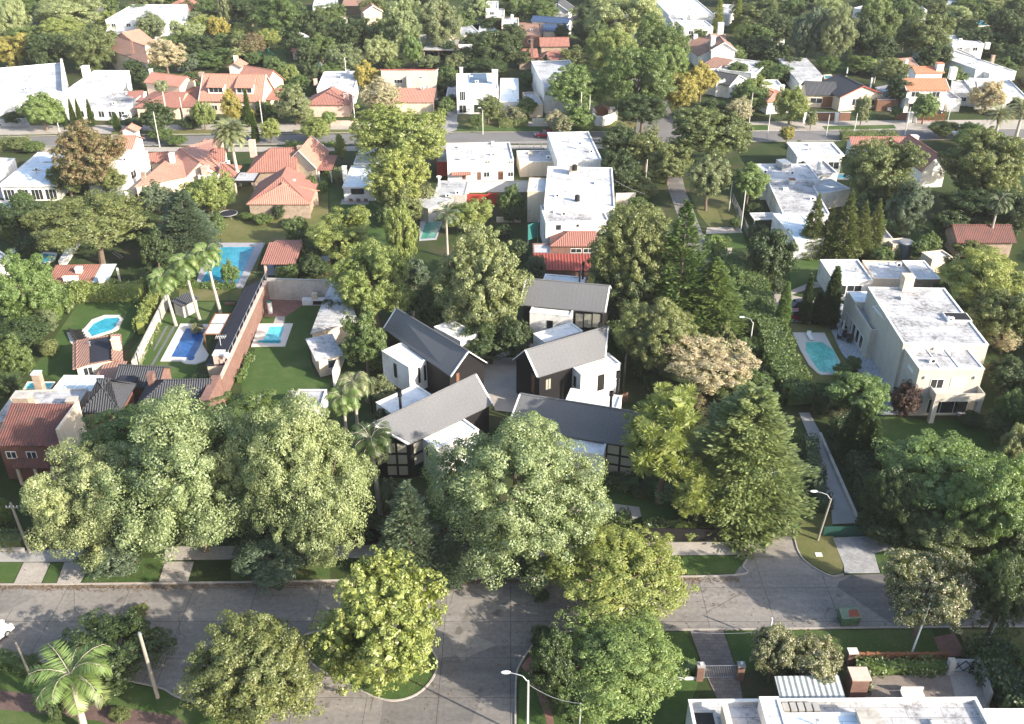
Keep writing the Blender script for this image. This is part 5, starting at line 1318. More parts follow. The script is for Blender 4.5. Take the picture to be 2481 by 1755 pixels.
for i, (x0,x1,y) in enumerate(((940,1170,262),(990,1190,300),(1040,1130,335),(1050,1120,365),(1070,1140,400),(1080,1150,430),(1085,1150,462),(1085,1170,495),(1040,1250,530))):
    A_, B2 = P(d2(x0,y+28)), P(d2(x1,y+28)); f_ = Fr(A_, B2-A_, (B2-A_).length, 1.1); MB().box(f_, 0, f_.L, 0, 1.1, 0, .1+(8-i)*.03).build('step', M['patio'], t)
# ================================================================ near right flat roof house and its street front
h = House('flat_roof_house', 'long white flat roof along the bottom edge with skylights and stains', 'house', P(d3(900,1600)))
fr = rect(c3(1640,1560), d3(1900,1560), c3(1690,1400), 3.6); fr.W = 6
fr = Fr(P(c3(1690,1400),3.6)-Vector((0,9,0)), P(d3(1890,1378),3.6)-P(c3(1690,1400),3.6), (P(d3(1890,1378),3.6)-P(c3(1690,1400),3.6)).length, 9)
h.vol(fr, 3.6, M['white'], M['agedroof'], par=.5, cap=M['white'])
f2 = Fr(P(d3(1950,1480),3.1)-Vector((0,8,0)), (1,0), 6.2, 8); h.vol(f2, 3.1, M['white'], M['whiteroof'], par=.4)
f3 = fr.sub(.235, .30, .2, .93); h.vol(f3, 4.6, M['white'], M['whiteroof'], par=.1)
f4 = fr.sub(.30, .56, .2, .80); h.vol(f4, 4.0, M['white'], M['blueroof'], par=.15)
for k in range(5): h.part('vent_hood', MB().box(fr, fr.L*(.315+k*.026), fr.L*(.315+k*.026)+.5, fr.W*.84, fr.W*.93, 3.1, 3.9), M['conc'])
h.chim(d3(945,1600), 4.0, 1.7, .5, M['cutconc']); h.vol(fr.sub(.0,.085,.3,.9), 3.35, M['cutconc'], M['dark'], z0=3.1, par=.05); h.part('screen_wall', MB().box(fr, fr.L*.1, fr.L*.1+.5, fr.W*.2, fr.W*.85, 3.1, 4.6), M['cream'])
h = House('carport', 'carport with pale ribbed roof behind the two cream-flowering trees by the street', 'outbuilding', P(d3(440,1380)))
fr = rect(d3(180,1390), d3(750,1385), d3(130,1210), 2.7); h.shed(fr, 2.6, 2.9, M['white'], M['greymetal'], walls=False, axis='y')
for u in (.2, fr.L-.4): h.part('pillar', MB().box(fr, u, u+.2, .3, .5, 0, 2.6), M['steel'])
c = P(d3(815,1380)); t = thing('brick_barbecue', 'square red brick barbecue chimney with pale slab top by the pebble yard', 'barbecue', c)
MB().cube((c.x,c.y,0), 1.5, 1.3, 2.9).build('stack', M['brick'], t); MB().cube((c.x,c.y,2.9), 1.7, 1.5, .14).build('slab', M['pink'], t)
fence_wall(d3(820,1085), d3(1620,1085), 1.2, .12, M['redwood'], 'reddish timber slat fence between piers along the pebble yard', name='timber_fence', cat='fence', coping=M['wood'], posts=10)
t = thing('gate_pier', 'pair of pale stone gate piers at the right end of the slat fence', 'gate pier', P(d3(1640,1150)))
for q in (d3(1640,1170), d3(1870,1165)): c = P(q); MB().cube((c.x,c.y,0), .6, .6, 1.7).build('pier', M['cutconc'], t)
c = P(d3(785,1075)); t = thing('gate_pier', 'white-capped pier at the left end of the slat fence', 'gate pier', c); MB().cube((c.x,c.y,0), .8, .6, 1.4).build('pier', M['brick'], t); MB().cube((c.x,c.y,1.4), .9, .7, .12).build('cap', M['white'], t)
A_, B_ = P(d3(1655,1160)), P(d3(1865,1160)); t = thing('driveway_gate', 'grey sheet-metal double gate with cross bracing at the pebble yard', 'gate', A_)
f_ = Fr(A_, B_-A_, (B_-A_).length, .08); MB().box(f_, .2, f_.L-.2, 0, .08, .1, 1.6).build('leaf', M['greyroof'], t)
m = MB()
for a_, b_ in ((.25,.5), (.5,.75)):
    m.tube(f_.pt(f_.L*(a_-.2 if a_ < .5 else .95), -.06, .2), f_.pt(f_.L*.5, -.06, 1.5), .04); m.tube(f_.pt(f_.L*.5,-.06,.2), f_.pt(f_.L*(.05 if a_ < .5 else .95),-.06,1.5), .04)
m.build('brace', M['bmetal'], t)
fence_wall(d3(1990,1460), d3(1885,1080), 1.7, .2, M['conc'], 'dark weathered grey wall beside the right-hand driveway and hedge')
c1_, c2_ = P(c3(1770,1220)), P(c3(2120,1215))
for q, lb in ((c1_, 'left'), (c2_, 'right')):
    t = thing('gate_pier', f'brick gate pier with white globe lamp at the {lb} side of the barred driveway gate', 'gate pier', q)
    MB().cube((q.x,q.y,0), .62, .62, 1.75).build('pier', M['brick'], t); MB().cube((q.x,q.y,1.75), .7, .7, .08).build('cap', M['conc'], t); MB().ball((q.x,q.y,1.98), .15, .15, .15).build('globe_lamp', M['white_p'], t, True)
railing(c3(1810,1215), c3(2090,1212), 1.6, M['steel'], 'grey barred driveway gate between two brick piers by the near street', name='driveway_gate', cat='gate', step=3.7, bars=.16)
fence_wall(c3(1510,1238), c3(1745,1232), .35, .12, M['white'], 'thin white low wall left of the brick gate pier')
railing(a2(1990,300), b1(185,1130), 4.1, M['steel'], 'row of thin steel electric-fence rods standing on the tall red brick wall', step=2.2, bars=2.2)
t = thing('garden_bench', 'white slatted garden bench beside the pebble yard and flat roof', 'bench', P(d3(1320,1390)))
c = P(d3(1320,1385)); 
for k in range(4): MB().cube((c.x,c.y-.2+k*.14,.45), 2.0, .1, .04).build('seat_slat', M['white_p'], t)
MB().cube((c.x,c.y+.35,.5), 2.0, .05, .5).build('backrest', M['white_p'], t)
for s_ in (-.9, .9): MB().cube((c.x+s_,c.y,0), .06, .5, .45).build('leg', M['white_p'], t)
# walls of the court on the street
fence_wall(S(835,1318)[0], S(1130,1312)[0], 1.9, .15, M['black'], 'black boundary fence left of the street entrance, behind the sidewalk', name='boundary_fence', cat='fence')
fence_wall(S(1418,1312)[0], S(1742,1312)[0], 1.7, .15, M['black'], 'black boundary fence right of the timber gate, behind the sidewalk', name='boundary_fence', cat='fence')
fence_wall(c3(590,30), c3(760,30), 1.9, .1, M['redwood'], 'light timber street gate under the big central tree', name='timber_gate', cat='gate')
fence_wall(S(-60,1335)[0], S(60,1338)[0], .5, .2, M['walk'], 'low pale kerb wall along the hedge at the left edge')
fence_wall(d2(545,1614), d2(895,1614), 1.3, .12, M['dkgreen'], 'dark green sheet gate closing the narrow paved lane', name='driveway_gate', cat='gate')
graf = fence_wall(d1(-120,1140), d1(125,1140), 1.5, .12, M['dkgreen'], 'dark green gate with white scrawled graffiti by the driveway', name='driveway_gate', cat='gate')
A_ = P(d1(-120,1140)); B_ = P(d1(125,1140)); m = MB(); u_ = (B_-A_).normalized()
for x0, n_, am in ((.5, 16, .34), (3.3, 12, .3), (5.2, 9, .25)):
    q_ = [A_+u_*(x0+.14*k+.12*math.sin(k*2.3+x0))+Vector((0,-.03,.75+am*math.sin(k*1.9+x0*3))) for k in range(n_)]
    for k in range(n_-1): m.tube(q_[k], q_[k+1], .03, n=4)
m.build('graffiti', M['white_p'], graf)
fence_wall(d2(860,1490), d2(530,740), .55, .35, M['cutconc'], 'low concrete kerb wall along the right of the narrow paved lane')
fence_wall(a2(1180,200), a1(1480,1200), 2.0, .25, M['cutconc'], 'stained cream garden wall between the kidney-shaped pool and the deep blue pool')
fence_wall(a1(580,870), a1(700,690), .9, 1.2, M['white'], 'broad white terrace wall under the umbrella-shaped tree')
# ================================================================ houses beyond the far street
def flat(name, label, specs, wall='white', roof='whiteroof', n=2, side='f', cat='house', par=.2, wz=1.1):
    """specs: (nl, nr, far, height); windows on the front of each"""
    h = House(name, label, cat, P(specs[0][0])); frs = []
    for sp in specs:
        fr = rect(sp[0], sp[1], sp[2], sp[3]); frs.append(fr)
        h.vol(fr, sp[3], M[sp[4] if len(sp) > 4 else wall], M[sp[5] if len(sp) > 5 else roof], par=par, cap=M['white'] if wall == 'white' else None)
        if sp[3] > 2.5 and fr.L > 3: h.wins(fr, side, max(1, int(fr.L/4.5)) if n else 0, wz if sp[3] < 4.5 else sp[3]-2.1, 1.5, 1.1)
    return h, frs
h, fs = flat('white_villa', 'largest bright white flat-roofed villa at the upper left, beside the round light-green tree', [(a0(-60,860), a0(560,800), a0(150,578), 6.0), (a0(625,745), a0(945,745), a0(640,612), 5.0), (a0(560,930), a0(1090,935), a0(560,790), 3.2, 'white', 'agedroof'), (a0(430,880), a0(640,880), a0(470,640), 4.6)], n=0)
h.wins(fs[2], 'f', 6, .7, 1.5, 1.6); h.chim(a0(752,640), 5.6, 1.6, 1.8, M['white']); h.part('stair_wall', MB().box(fs[0], fs[0].L-.3, fs[0].L+.25, 1, fs[0].W, 0, 7.0), M['white'])
c = fs[2].pt(fs[2].L*.75, fs[2].W*.55); m = MB()
for k in range(9): m.cube((c.x-1.9+k*.5, c.y, 3.05), .22, 3.2-.05*(k-4)**2, .25)
h.part('roof_louvres', m, M['steel'])
fence_wall(a0(560,1025), a0(870,1030), 1.8, .25, M['white'], 'white street wall in front of the three clipped cypresses')
railing(a0(500,1112), a0(830,1108), 1.9, M['dkgreen'], 'green glazed street fence with white posts under the row of cypresses', step=2.4, bars=.5)
h = House('peach_tiled_house', 'peach and brown tiled house with branch shadows on its roof, upper left', 'house', P(a0(1150,600)))
gable_px(h, a0(960,440), a0(1290,560), a0(880,270), a0(1260,400), 5.2, 7.6, M['cream'], M['browntile'])
fr = rect(a0(950,340), a0(1200,400), a0(1010,230), 5.5, 6); h.gable(fr, 5.5, 8.2, M['cream'], M['otile'], 'y'); h.chim(a0(1155,440), 7, .45, 2.4, M['brick'])
fr = rect(a0(1000,500), a0(1280,590), a0(960,400), 5.0); h.wins(fr, 'f', 3, .6, 1.1, 2.0, mat=M['dark'])
flat('white_villa', 'white two-storey villa with a lower grey terrace roof, top left behind the peach house', [(a0(915,175), a0(1430,175), a0(1000,40), 6.2), (a0(820,320), a0(1240,325), a0(910,215), 3.2, 'white', 'greyroof')], n=2)
h = House('red_tiled_house', 'red tiled house with white rear extension at the top edge, left of centre', 'house', P(a0(1500,120)))
h.gable(rect(a0(1390,95), a0(1640,100), a0(1400,-10), 3.4, 12), 3.6, 6.0, M['cream'], M['tile'], 'y', hipf=True); fr = rect(a0(1430,190), a0(1640,190), a0(1440,115), 3.0); h.vol(fr, 3.0, M['white'], M['paleglass'])
h.shed(rect(a0(1490,300), a0(1570,300), a0(1500,195), 2.8, 5), 2.5, 3.0, M['brick'], M['tile'])
# dormer house
h = House('dormer_house', 'salmon tiled house with two white dormers and a stone chimney facing the street', 'house', P(a0(1900,970)))
A_ = P(a0(1725,882), 3.2); B_ = P(b0(130,890), 3.2); ux = B_-A_; ux.z = 0
fr = Fr(A_, ux, ux.length, 11.5); i_ = h.gable(fr, 3.3, 8.4, M['cream'], M['otile'], 'x', over=.5, trim=M['white_p'])
sl = (8.4-3.3)/5.75
for k, (x0, x1) in enumerate(((1815,1955), (2060,2210))):
    d_ = P(a0(x0,800), 5.0); e_ = P(a0(x1,800), 5.0); u0 = (d_-fr.O).dot(fr.ux); u1 = (e_-fr.O).dot(fr.ux)
    fd = Fr(fr.pt(u0, 1.6), fr.ux, u1-u0, 3.4)
    q = h.part('dormer', MB().prism([fd.pt(0,0), fd.pt(fd.L,0), fd.pt(fd.L,3.2), fd.pt(0,3.2)], 4.2, 6.5), M['white'])
    h.slope([[fd.pt(-.25,-.5,6.35), fd.pt(fd.L+.25,-.5,6.35), fd.pt(fd.L+.25,4.1,8.3), fd.pt(-.25,4.1,8.3)]], M['otile'], .1, 'dormer_roof'); h.win(fd, 'f', .25, 4.95, fd.L-.5, 1.25, bars=2)
h.win(i_, 'f', i_.L*.15, .8, 1.6, 1.4); h.win(i_, 'f', i_.L*.6, .8, 2.2, 1.4)
h.chim(a0(1770,760), 4.6, 1.1, 3.6, M['stone']); h.gable(rect(b0(150,760), b0(330,700), b0(20,600), 4.2, 10), 4.4, 7.6, M['cream'], M['otile'], 'y')
fr = rect(b0(140,865), b0(270,865), b0(150,785), 2.8); h.shed(fr, 2.7, 3.4, M['dark'], M['tile'], walls=False)
for u in (.1, fr.L-.3): h.part('pillar', MB().box(fr, u, u+.2, .2, .4, 0, 2.6), M['white'])
h = House('tiled_house', 'peach tiled house half hidden by the bushy palm, with a low red tiled front', 'house', P(a0(1400,930)))
h.gable(rect(a0(1245,720), a0(1560,760), a0(1290,615), 5.4, 7), 5.5, 7.2, M['cream'], M['otile'], 'x')
fr = rect(a0(1165,935), a0(1560,935), a0(1230,800), 3.0); h.gable(fr, 3.0, 4.8, M['cream'], M['tile'], 'x', hipf=True); fr = rect(a0(1560,930), a0(1700,925), a0(1560,800), 3.0); h.shed(fr, 2.9, 4.2, M['cream'], M['tile'])
fr = rect(a0(1100,880), a0(1240,870), a0(1120,790), 3.0, 7); h.shed(fr, 2.8, 3.6, M['cream'], M['tile']); h.chim(a0(1315,640), 6.5, .8, 1.0, M['white'])
h = House('red_tiled_house', 'salmon brick bungalow with red hipped front roof and white flat rear roof', 'house', P(b0(700,1000)))
fr = rect(b0(505,912), b0(890,912), b0(560,715), 3.1); fr.W = 8; i_ = h.gable(fr, 3.1, 5.4, M['pink'], M['tile'], 'y', hipf=True)
fr2 = rect(b0(600,775), b0(930,770), b0(720,625), 3.8); h.vol(fr2, 3.9, M['white'], M['whiteroof'], par=.2); h.chim(b0(850,870), 3.3, .7, 1.5, M['pink']); h.skylight(fr2, fr2.L*.4, fr2.W*.3, 3.7, .9, .9); h.chim(b0(873,640), 3.9, .8, .8, M['white'])
h.chim(b0(590,715), 3.9, .8, .7, M['pink']); h.pwin(i_, 'f', b0(728,930), b0(818,975), bars=1); h.pwin(i_, 'f', b0(580,930), b0(660,955), bars=1)
h = House('shed_roof_house', 'pale two-storey house with a plain sunny wall and lower salmon tiled front', 'house', P(b0(1400,950)))
A_, B_ = P(b0(1150,608), 7.2), P(b0(1640,608), 7.2); u_ = B_-A_; u_.z = 0; fr = Fr(A_, u_, u_.length, 8); h.shed(fr, 7.2, 5.4, M['beige'], M['white'], over=.2)
h.part('ridge_trim', MB().box(fr, -.1, fr.L+.1, -.1, .12, 7.2, 7.35), M['redwall']); i_ = fr.inset(.2)
h.pwin(i_, 'f', b0(1272,690), b0(1348,725), bars=2); h.pwin(i_, 'f', b0(1487,668), b0(1518,684), bars=0); h.part('divider_wall', MB().box(i_, i_.L*.47, i_.L*.5, -1.8, 0, 0, 5.6), M['beige'])
fr = rect(b0(1250,890), b0(1615,890), b0(1260,795), 3.0); h.shed(fr, 3.0, 3.9, M['cream'], M['otile']); h.ac(b0(1520,775), 4.0); h.ac(b0(1560,765), 4.0)
h = House('modern_white_house', 'white cubic house with solar panel and tall chimney facing the street', 'house', P(b0(2000,900)))
fr = rect(b0(1815,775), b0(2180,770), b0(1840,640), 6.2); h.vol(fr, 6.2, M['white'], M['blueroof'], par=.2)
q = h.part('solar_panel', MB().box(fr, fr.L*.35, fr.L*.75, fr.W*.4, fr.W*.95, 6.25, 6.35), plain('solar_glass', (.05,.08,.13), .15)); 
h.chim(b0(1857,625), 6.2, .8, 1.0, M['white']); h.chim(b0(2150,720), 6.2, 1.4, 3.0, M['white']); h.pwin(fr, 'f', b0(1840,795), b0(1895,875), bars=2); h.pwin(fr, 'f', b0(1985,780), b0(2080,870), mat=M['shutter'], bars=0); h.win(fr, 'f', .5, .3, 1.8, 2.0); h.win(fr, 'f', fr.L*.4, .3, 2.5, 2.1)
fr = rect(b0(2190,885), c0(205,885), b0(2190,680), 3.4); h.vol(fr, 3.4, M['white'], M['blueroof'], par=.2); fr = rect(b0(1725,835), b0(1815,835), b0(1750,715), 2.6); h.vol(fr, 2.6, M['white'], M['agedroof'], z0=2.3, par=.05)
h.part('pillar', MB().box(fr, .1, .3, .2, .4, 0, 2.3), M['white'])
h = House('narrow_white_house', 'tall narrow white house with grey flat roof behind the bright green crossroads tree', 'house', P(c0(500,1000)))
fr = rect(c0(425,760), c0(790,750), c0(370,530), 6.4); h.vol(fr, 6.4, M['white'], M['greyroof'], par=.3); h.tank(c0(440,520), 6.6, .4, 1.2, M['dark']); h.wins(fr, 'f', 2, 4.0, 1.2, 1.2)
fr = rect(c0(300,910), c0(415,905), c0(300,800), 3.2); h.vol(fr, 3.2, M['cream'], M['greyroof'])
t = thing('garden_wall', 'curved white wall with openings at the street corner by the lamp', 'wall', P(c0(900,1090))); m = MB(); pts = [P(q) for q in (c0(840,1070), c0(870,1095), c0(930,1102), c0(1000,1080), c0(1050,1045))]
for i in range(4): f_ = Fr(pts[i], pts[i+1]-pts[i], (pts[i+1]-pts[i]).length, .3); m.box(f_, 0, f_.L, 0, .3, 0, 2.4)
m.build('wall_body', M['white'], t)
h = House('timber_hut', 'small brown hut with peach gable inside the curved white corner wall', 'outbuilding', P(c0(900,980))); h.gable(rect(c0(870,960), c0(1000,960), c0(880,880), 2.4, 3), 2.4, 3.4, M['wood'], M['browntile'], 'y')
h = House('stone_house', 'stone house with upper red tiled roof, lower red hip and brick chimney, top centre', 'house', P(c0(500,520)))
h.gable(rect(c0(388,405), c0(647,403), c0(390,320), 5.6, 6), 5.6, 7.4, M['stone'], M['tile'], 'x'); h.gable(rect(c0(370,528), c0(672,525), c0(430,440), 3.2, 7), 3.2, 5.0, M['stone'], M['tile'], 'x', hipf=True, hipb=True)
h.gable(rect(c0(200,505), c0(380,500), c0(235,370), 3.4, 7), 3.4, 5.0, M['stone'], M['tile'], 'x'); h.chim(c0(318,480), 4, .7, 4.2, M['brick']); h.ac(c0(205,425), 4.6)
h, fs = flat('small_white_house', 'small pinkish-white two-storey house with a roof tank, top centre', [(c0(55,225), c0(205,225), c0(60,155), 5.6), (c0(205,310), c0(405,310), c0(210,195), 3.4, 'brick', 'browntile')], wall='cream', n=2); h.tank(c0(145,165), 5.5, .5, 1.2)
h = House('blue_roof_house', 'white house with bright blue metal roof, top centre', 'house', P(c0(500,300)))
fr = rect(c0(408,210), c0(640,225), c0(310,140), 3.4, 5); h.gable(rect(c0(305,190), c0(632,215), c0(330,145), 3.8, 5.5), 4.0, 5.2, M['white'], M['navy'], 'x'); fr = rect(c0(408,265), c0(635,270), c0(410,220), 3); h.shed(fr, 2.9, 3.5, M['cream'], M['navy'])
h = House('grey_gable_house', 'dark grey gabled house with white trim at the top edge, behind the blue roof', 'house', P(c0(540,120))); h.gable(rect(c0(430,100), c0(645,110), c0(470,20), 3.6, 9), 3.8, 6.4, M['white'], M['slate'], 'y', trim=M['white_p']); h.flue(c0(540,40), 6.4, 1.2)
flat('white_flats', 'long low white and grey flat roofs left of the pinkish house, top centre', [(b0(1840,300), b0(2010,300), b0(1860,205), 3.2, 'white', 'greyroof'), (b0(2030,300), b0(2200,290), b0(2035,205), 3.2)], n=1)
flat('brick_block', 'red brick house with white upper window band at the top edge, centre', [(b0(2070,150), b0(2230,150), b0(2080,75), 4.5, 'brick', 'greyroof'), (b0(2070,75), b0(2175,75), b0(2080,10), 6.5, 'white', 'whiteroof')], n=2)
h, fs = flat('canopy_house', 'pale round-edged canopy roof over a dark terrace at the top edge', [(b0(565,60), b0(770,55), b0(600,-20), 3.2)], n=0); h.part('terrace', MB().box(fs[0], .3, fs[0].L, -2, -.03, 0, .3), M['brick'])
h = House('tiled_roof_house', 'cream gabled house with brown tiled veranda at the top edge', 'house', P(b0(1050,160))); h.shed(rect(b0(815,45), b0(1020,45), b0(830,-20), 3.4, 9), 3.2, 4.6, M['dark'], M['browntile']); h.gable(rect(b0(1000,110), b0(1180,100), b0(1010,-10), 4.4, 8), 4.4, 6.4, M['cream'], M['otile'], 'y', trim=M['white_p'])
h = House('tiled_garden_house', 'little red tiled garden house beside the top lawn', 'outbuilding', P(b0(820,190))); h.gable(rect(b0(770,170), b0(880,160), b0(770,90), 2.8, 5), 2.8, 4.2, M['white'], M['tile'], 'y')
c = P(b0(468,400)); t = thing('gazebo', 'white eight-sided gazebo roof on the lawn, upper left of centre', 'gazebo', c)
m = MB(); ap = c+Vector((0,0,4.2)); ring = [c+Vector((3.0*math.cos(math.pi*k/4+.39), 3.0*math.sin(math.pi*k/4+.39), 2.8)) for k in range(8)]
for k in range(8): m.face([ring[k], ring[(k+1) % 8], ap]); m.face([ring[(k+1) % 8], ring[k], c+Vector((0,0,2.78))])
m.build('roof', M['whiteroof'], t)
for k in range(0, 8): MB().tube((ring[k].x*.97+c.x*.03, ring[k].y*.97+c.y*.03, 0), (ring[k].x*.97+c.x*.03, ring[k].y*.97+c.y*.03, 2.8), .07).build('post', M['white_p'], t)
h = House('red_roof_shed', 'small red tiled shed with white gable beside the white gazebo', 'outbuilding', P(b0(450,470))); h.shed(rect(b0(380,445), b0(520,440), b0(390,400), 2.6, 4), 2.4, 3.2, M['pink'], M['tile'])
h = House('carport', 'flat grey carport with dark opening beside the tall pale-trunked tree', 'outbuilding', P(b0(1700,500))); fr = rect(b0(1520,435), b0(1790,440), b0(1530,340), 3.0); h.vol(fr, 3.0, M['dark'], M['greyroof'], z0=2.6, par=.05, cap=M['stone'])
for u in (.2, fr.L/2, fr.L-.5): h.part('pillar', MB().box(fr, u, u+.3, .2, .5, 0, 2.6), M['stone'])
h.part('back_wall', MB().box(fr, .2, fr.L-.2, fr.W-.4, fr.W-.2, 0, 2.6), M['stone']); fr = rect(b0(1560,340), b0(1830,300), b0(1560,300), 3.2); h.vol(fr, 3.3, M['cream'], M['whiteroof'])
h = House('awning_hut', 'white slanted awning beside the small red round roof, upper centre', 'outbuilding', P(b0(1890,430))); h.shed(rect(b0(1830,415), b0(1950,415), b0(1830,380), 2.6, 3), 2.5, 2.9, M['white'], M['white'])
h = House('red_roof_shed', 'small round-ended red roof left of the white slanted awning', 'outbuilding', P(b0(1850,320))); h.shed(rect(b0(1810,305), b0(1880,300), b0(1820,255), 2.8, 4), 2.6, 3.2, M['cream'], M['otile'])
h = House('tiled_hut', 'small peach tiled hut with white gable beside the upper left lawn', 'outbuilding', P(a0(2040,600))); h.gable(rect(a0(1970,585), a0(2100,590), a0(1980,520), 2.6, 5), 2.6, 3.8, M['white'], M['otile'], 'y'); h.chim(a0(2045,520), 3.5, .7, 1.0, M['white'])
h = House('tiled_hut', 'long narrow brown tiled shed roof among shrubs, upper left', 'outbuilding', P(a0(1900,400))); h.shed(rect(a0(1800,385), a0(2090,380), a0(1810,345), 2.4, 4), 2.3, 3, M['cream'], M['browntile'])
# upper right of the branch street
flat('white_flats', 'wide cluster of white stained flat roofs at the top edge, right of the street trees', [(c0(1510,130), c0(1900,125), c0(1450,-10), 4.2), (c0(1640,240), c0(1895,235), c0(1640,180), 6.0), (c0(1545,200), c0(1660,200), c0(1530,130), 3.4, 'white', 'greyroof'), (c0(1900,120), c0(2035,130), c0(1900,30), 3.6, 'white', 'agedroof')], n=1)
h = House('curved_gable_house', 'white house with scalloped gable, tall chimneys and long brown tiled roof', 'house', P(c0(1900,480)))
gable_px(h, c0(1690,430), c0(1760,490), c0(1860,290), c0(1900,420), 3.6, 6.0, M['white'], M['browntile']); h.gable(rect(c0(1650,420), c0(1890,460), c0(1650,330), 3.6, 9), 3.8, 6.2, M['white'], M['browntile'], 'x', trim=M['white_p'])
h.gable(rect(c0(1870,440), c0(2100,440), c0(1860,290), 5.8, 8), 5.8, 8.0, M['white'], M['browntile'], 'y', trim=M['white_p']); h.chim(c0(1955,270), 7.6, 1.6, 2.2, M['white']); h.chim(c0(1890,380), 7, 1.2, 2.0, M['white']); h.chim(c0(1738,340), 5.6, 1.1, 1.2, M['white'])
h = House('low_white_house', 'low white house with stepped roofs, part terracotta and one dark grey gable', 'house', P(c0(2000,700)))
h.vol(rect(c0(1930,600), c0(2260,640), c0(1930,490), 3.4), 3.4, M['white'], M['whiteroof']); h.shed(rect(c0(1780,570), c0(1950,600), c0(1790,500), 3.2, 8), 3.0, 4.2, M['white'], M['browntile'])
h.gable(rect(c0(2040,760), c0(2180,700), c0(2000,640), 3.0, 8), 3.4, 5.2, M['white'], M['slate'], 'y', trim=M['white_p']); h.vol(rect(c0(1925,700), c0(2000,700), c0(1930,600), 4.2), 4.3, M['white'], M['white']); h.chim(c0(2095,480), 3.4, 1, 1.2, M['white']); h.chim(c0(2240,690), 3, 1.4, 1.4, M['white'])
h = House('long_hall', 'long low building with plain pale grey-white roof beside the rear lawn, upper right', 'outbuilding', P(d0(400,730)))
A_, B_, C_, D_ = P(d0(345,728), 3.6), P(d0(550,660), 3.6), P(d0(405,505), 3.6), P(d0(162,510), 3.6); m = MB()
h.slope([[A_,B_,C_,D_]], M['agedroof'], .3); cc = (A_+B_+C_+D_)/4; h.part('wall', MB().prism([p+(cc-p).normalized()*.3 for p in (A_,B_,C_,D_)], 0, 3.35), M['white'])
h = House('dark_roof_house', 'cream house with dark metal and tile gables and a wooden garage front', 'house', P(d0(700,900)))
fr = rect(d0(400,825), d0(680,832), d0(400,690), 3.2, 9); h.gable(fr, 3.2, 5.4, M['cream'], M['slate'], 'x'); fr = rect(d0(695,855), d0(1075,825), d0(800,645), 3.4, 12); i_ = h.gable(fr, 3.6, 6.0, M['cream'], M['slate'], 'y', trim=M['redwall'])
h.pwin(i_, 'f', d0(965,865), d0(1025,915)) if False else None
i_ = fr.inset(.45); h.pwin(i_, 'f', d0(805,860), d0(855,915)); h.pwin(i_, 'f', d0(965,865), d0(1025,915)); f2 = rect(d0(400,825), d0(680,832), d0(400,690), 3.2, 9).inset(.45); h.pwin(f2, 'f', d0(440,850), d0(540,900)); h.win(f2, 'f', f2.L-3.2, .1, 2.8, 2.6, kind='garage_door')
h.chim(d0(965,740), 5, .35, 1.6, M['white']); h.vol(rect(d0(1025,870), d0(1210,870), d0(1030,855), 2.8), 2.8, M['redwood'], M['white'])
h.shed(rect(d0(1000,760), d0(1075,800), d0(880,650), 3.2, 6), 3.2, 4, M['white'], M['greyroof'])
h = House('red_tiled_house', 'low terracotta tiled house with a white rooftop block, left of the dark-roofed house', 'house', P(d0(150,950)))
h.gable(rect(d0(60,895), d0(290,880), d0(0,770), 3.0, 9), 3.2, 4.8, M['white'], M['otile'], 'x', hipf=True, hipb=True); h.vol(rect(d0(20,750), d0(195,750), d0(25,700), 4.4), 4.6, M['white'], M['white']); h.chim(d0(190,800), 4.2, .9, 1.6, M['white'])
h = House('orange_tiled_house', 'white two-storey house with bright orange tiled roof and balcony', 'house', P(d0(1450,950)))
fr = rect(d0(1275,785), d0(1655,785), d0(1240,650), 5.8); fr.W = 8; i_ = h.gable(fr, 5.8, 7.6, M['white'], M['brtile'], 'x', trim=M['white_p'])
h.pwin(i_, 'f', d0(1320,798), d0(1380,845), bars=1); h.pwin(i_, 'f', d0(1500,798), d0(1560,845), bars=1); h.win(i_, 'f', 1, .3, 2.5, 2.1); h.win(i_, 'f', i_.L-4.0, .3, 2.5, 2.1)
h.balcony(i_, 'f', .3, i_.L-.3, 3.0, 1.3, M['white']); h.gable(rect(d0(1350,645), d0(1610,640), d0(1360,590), 7.2, 5), 7.4, 8.4, M['white'], M['brtile'], 'x'); h.chim(d0(1555,600), 8.0, 1.7, 1.4, M['white'], cap=M['brtile'])
h.chim(d0(1670,660), 5.2, 1.5, 2.0, M['white']); h.vol(rect(d0(1650,860), d0(1755,860), d0(1620,690), 3.2), 3.2, M['white'], M['agedroof'])
h = House('red_tiled_house', 'low reddish tiled wing behind the orange-roofed house', 'house', P(d0(1250,640))); h.gable(rect(d0(1165,620), d0(1395,600), d0(1110,520), 3.0, 9), 3.2, 5.0, M['white'], M['browntile'], 'x', trim=M['white_p']); h.chim(d0(1270,560), 4.8, .7, 1.2, M['white'])
h, fs = flat('white_villa', 'long white flat-roofed villa at the upper right with a dark wall chimney', [(d0(1600,510), d0(1900,500), d0(1560,380), 3.6), (d0(1680,380), d0(1950,380), d0(1740,305), 5.0), (d0(1880,600), d0(2110,580), d0(1900,400), 4.6), (d0(2000,640), d0(2230,620), d0(2000,520), 3.8), (d0(1670,800), d0(1890,820), d0(1640,690), 3.2, 'white', 'agedroof'), (d0(1890,830), d0(2330,850), d0(1900,680), 3.4)], n=1)
h.chim(d0(2020,530), 4.6, .8, 1.4, M['stone']); h.chim(d0(1975,400), 5, 1.2, .8, M['white'])
flat('white_flats', 'white flat roofs with dark skylights at the top edge, far right', [(d0(1185,85), d0(1455,90), d0(1200,20), 3.6, 'white', 'greyroof'), (d0(1240,20), d0(1340,20), d0(1240,-20), 4.4)], n=2)
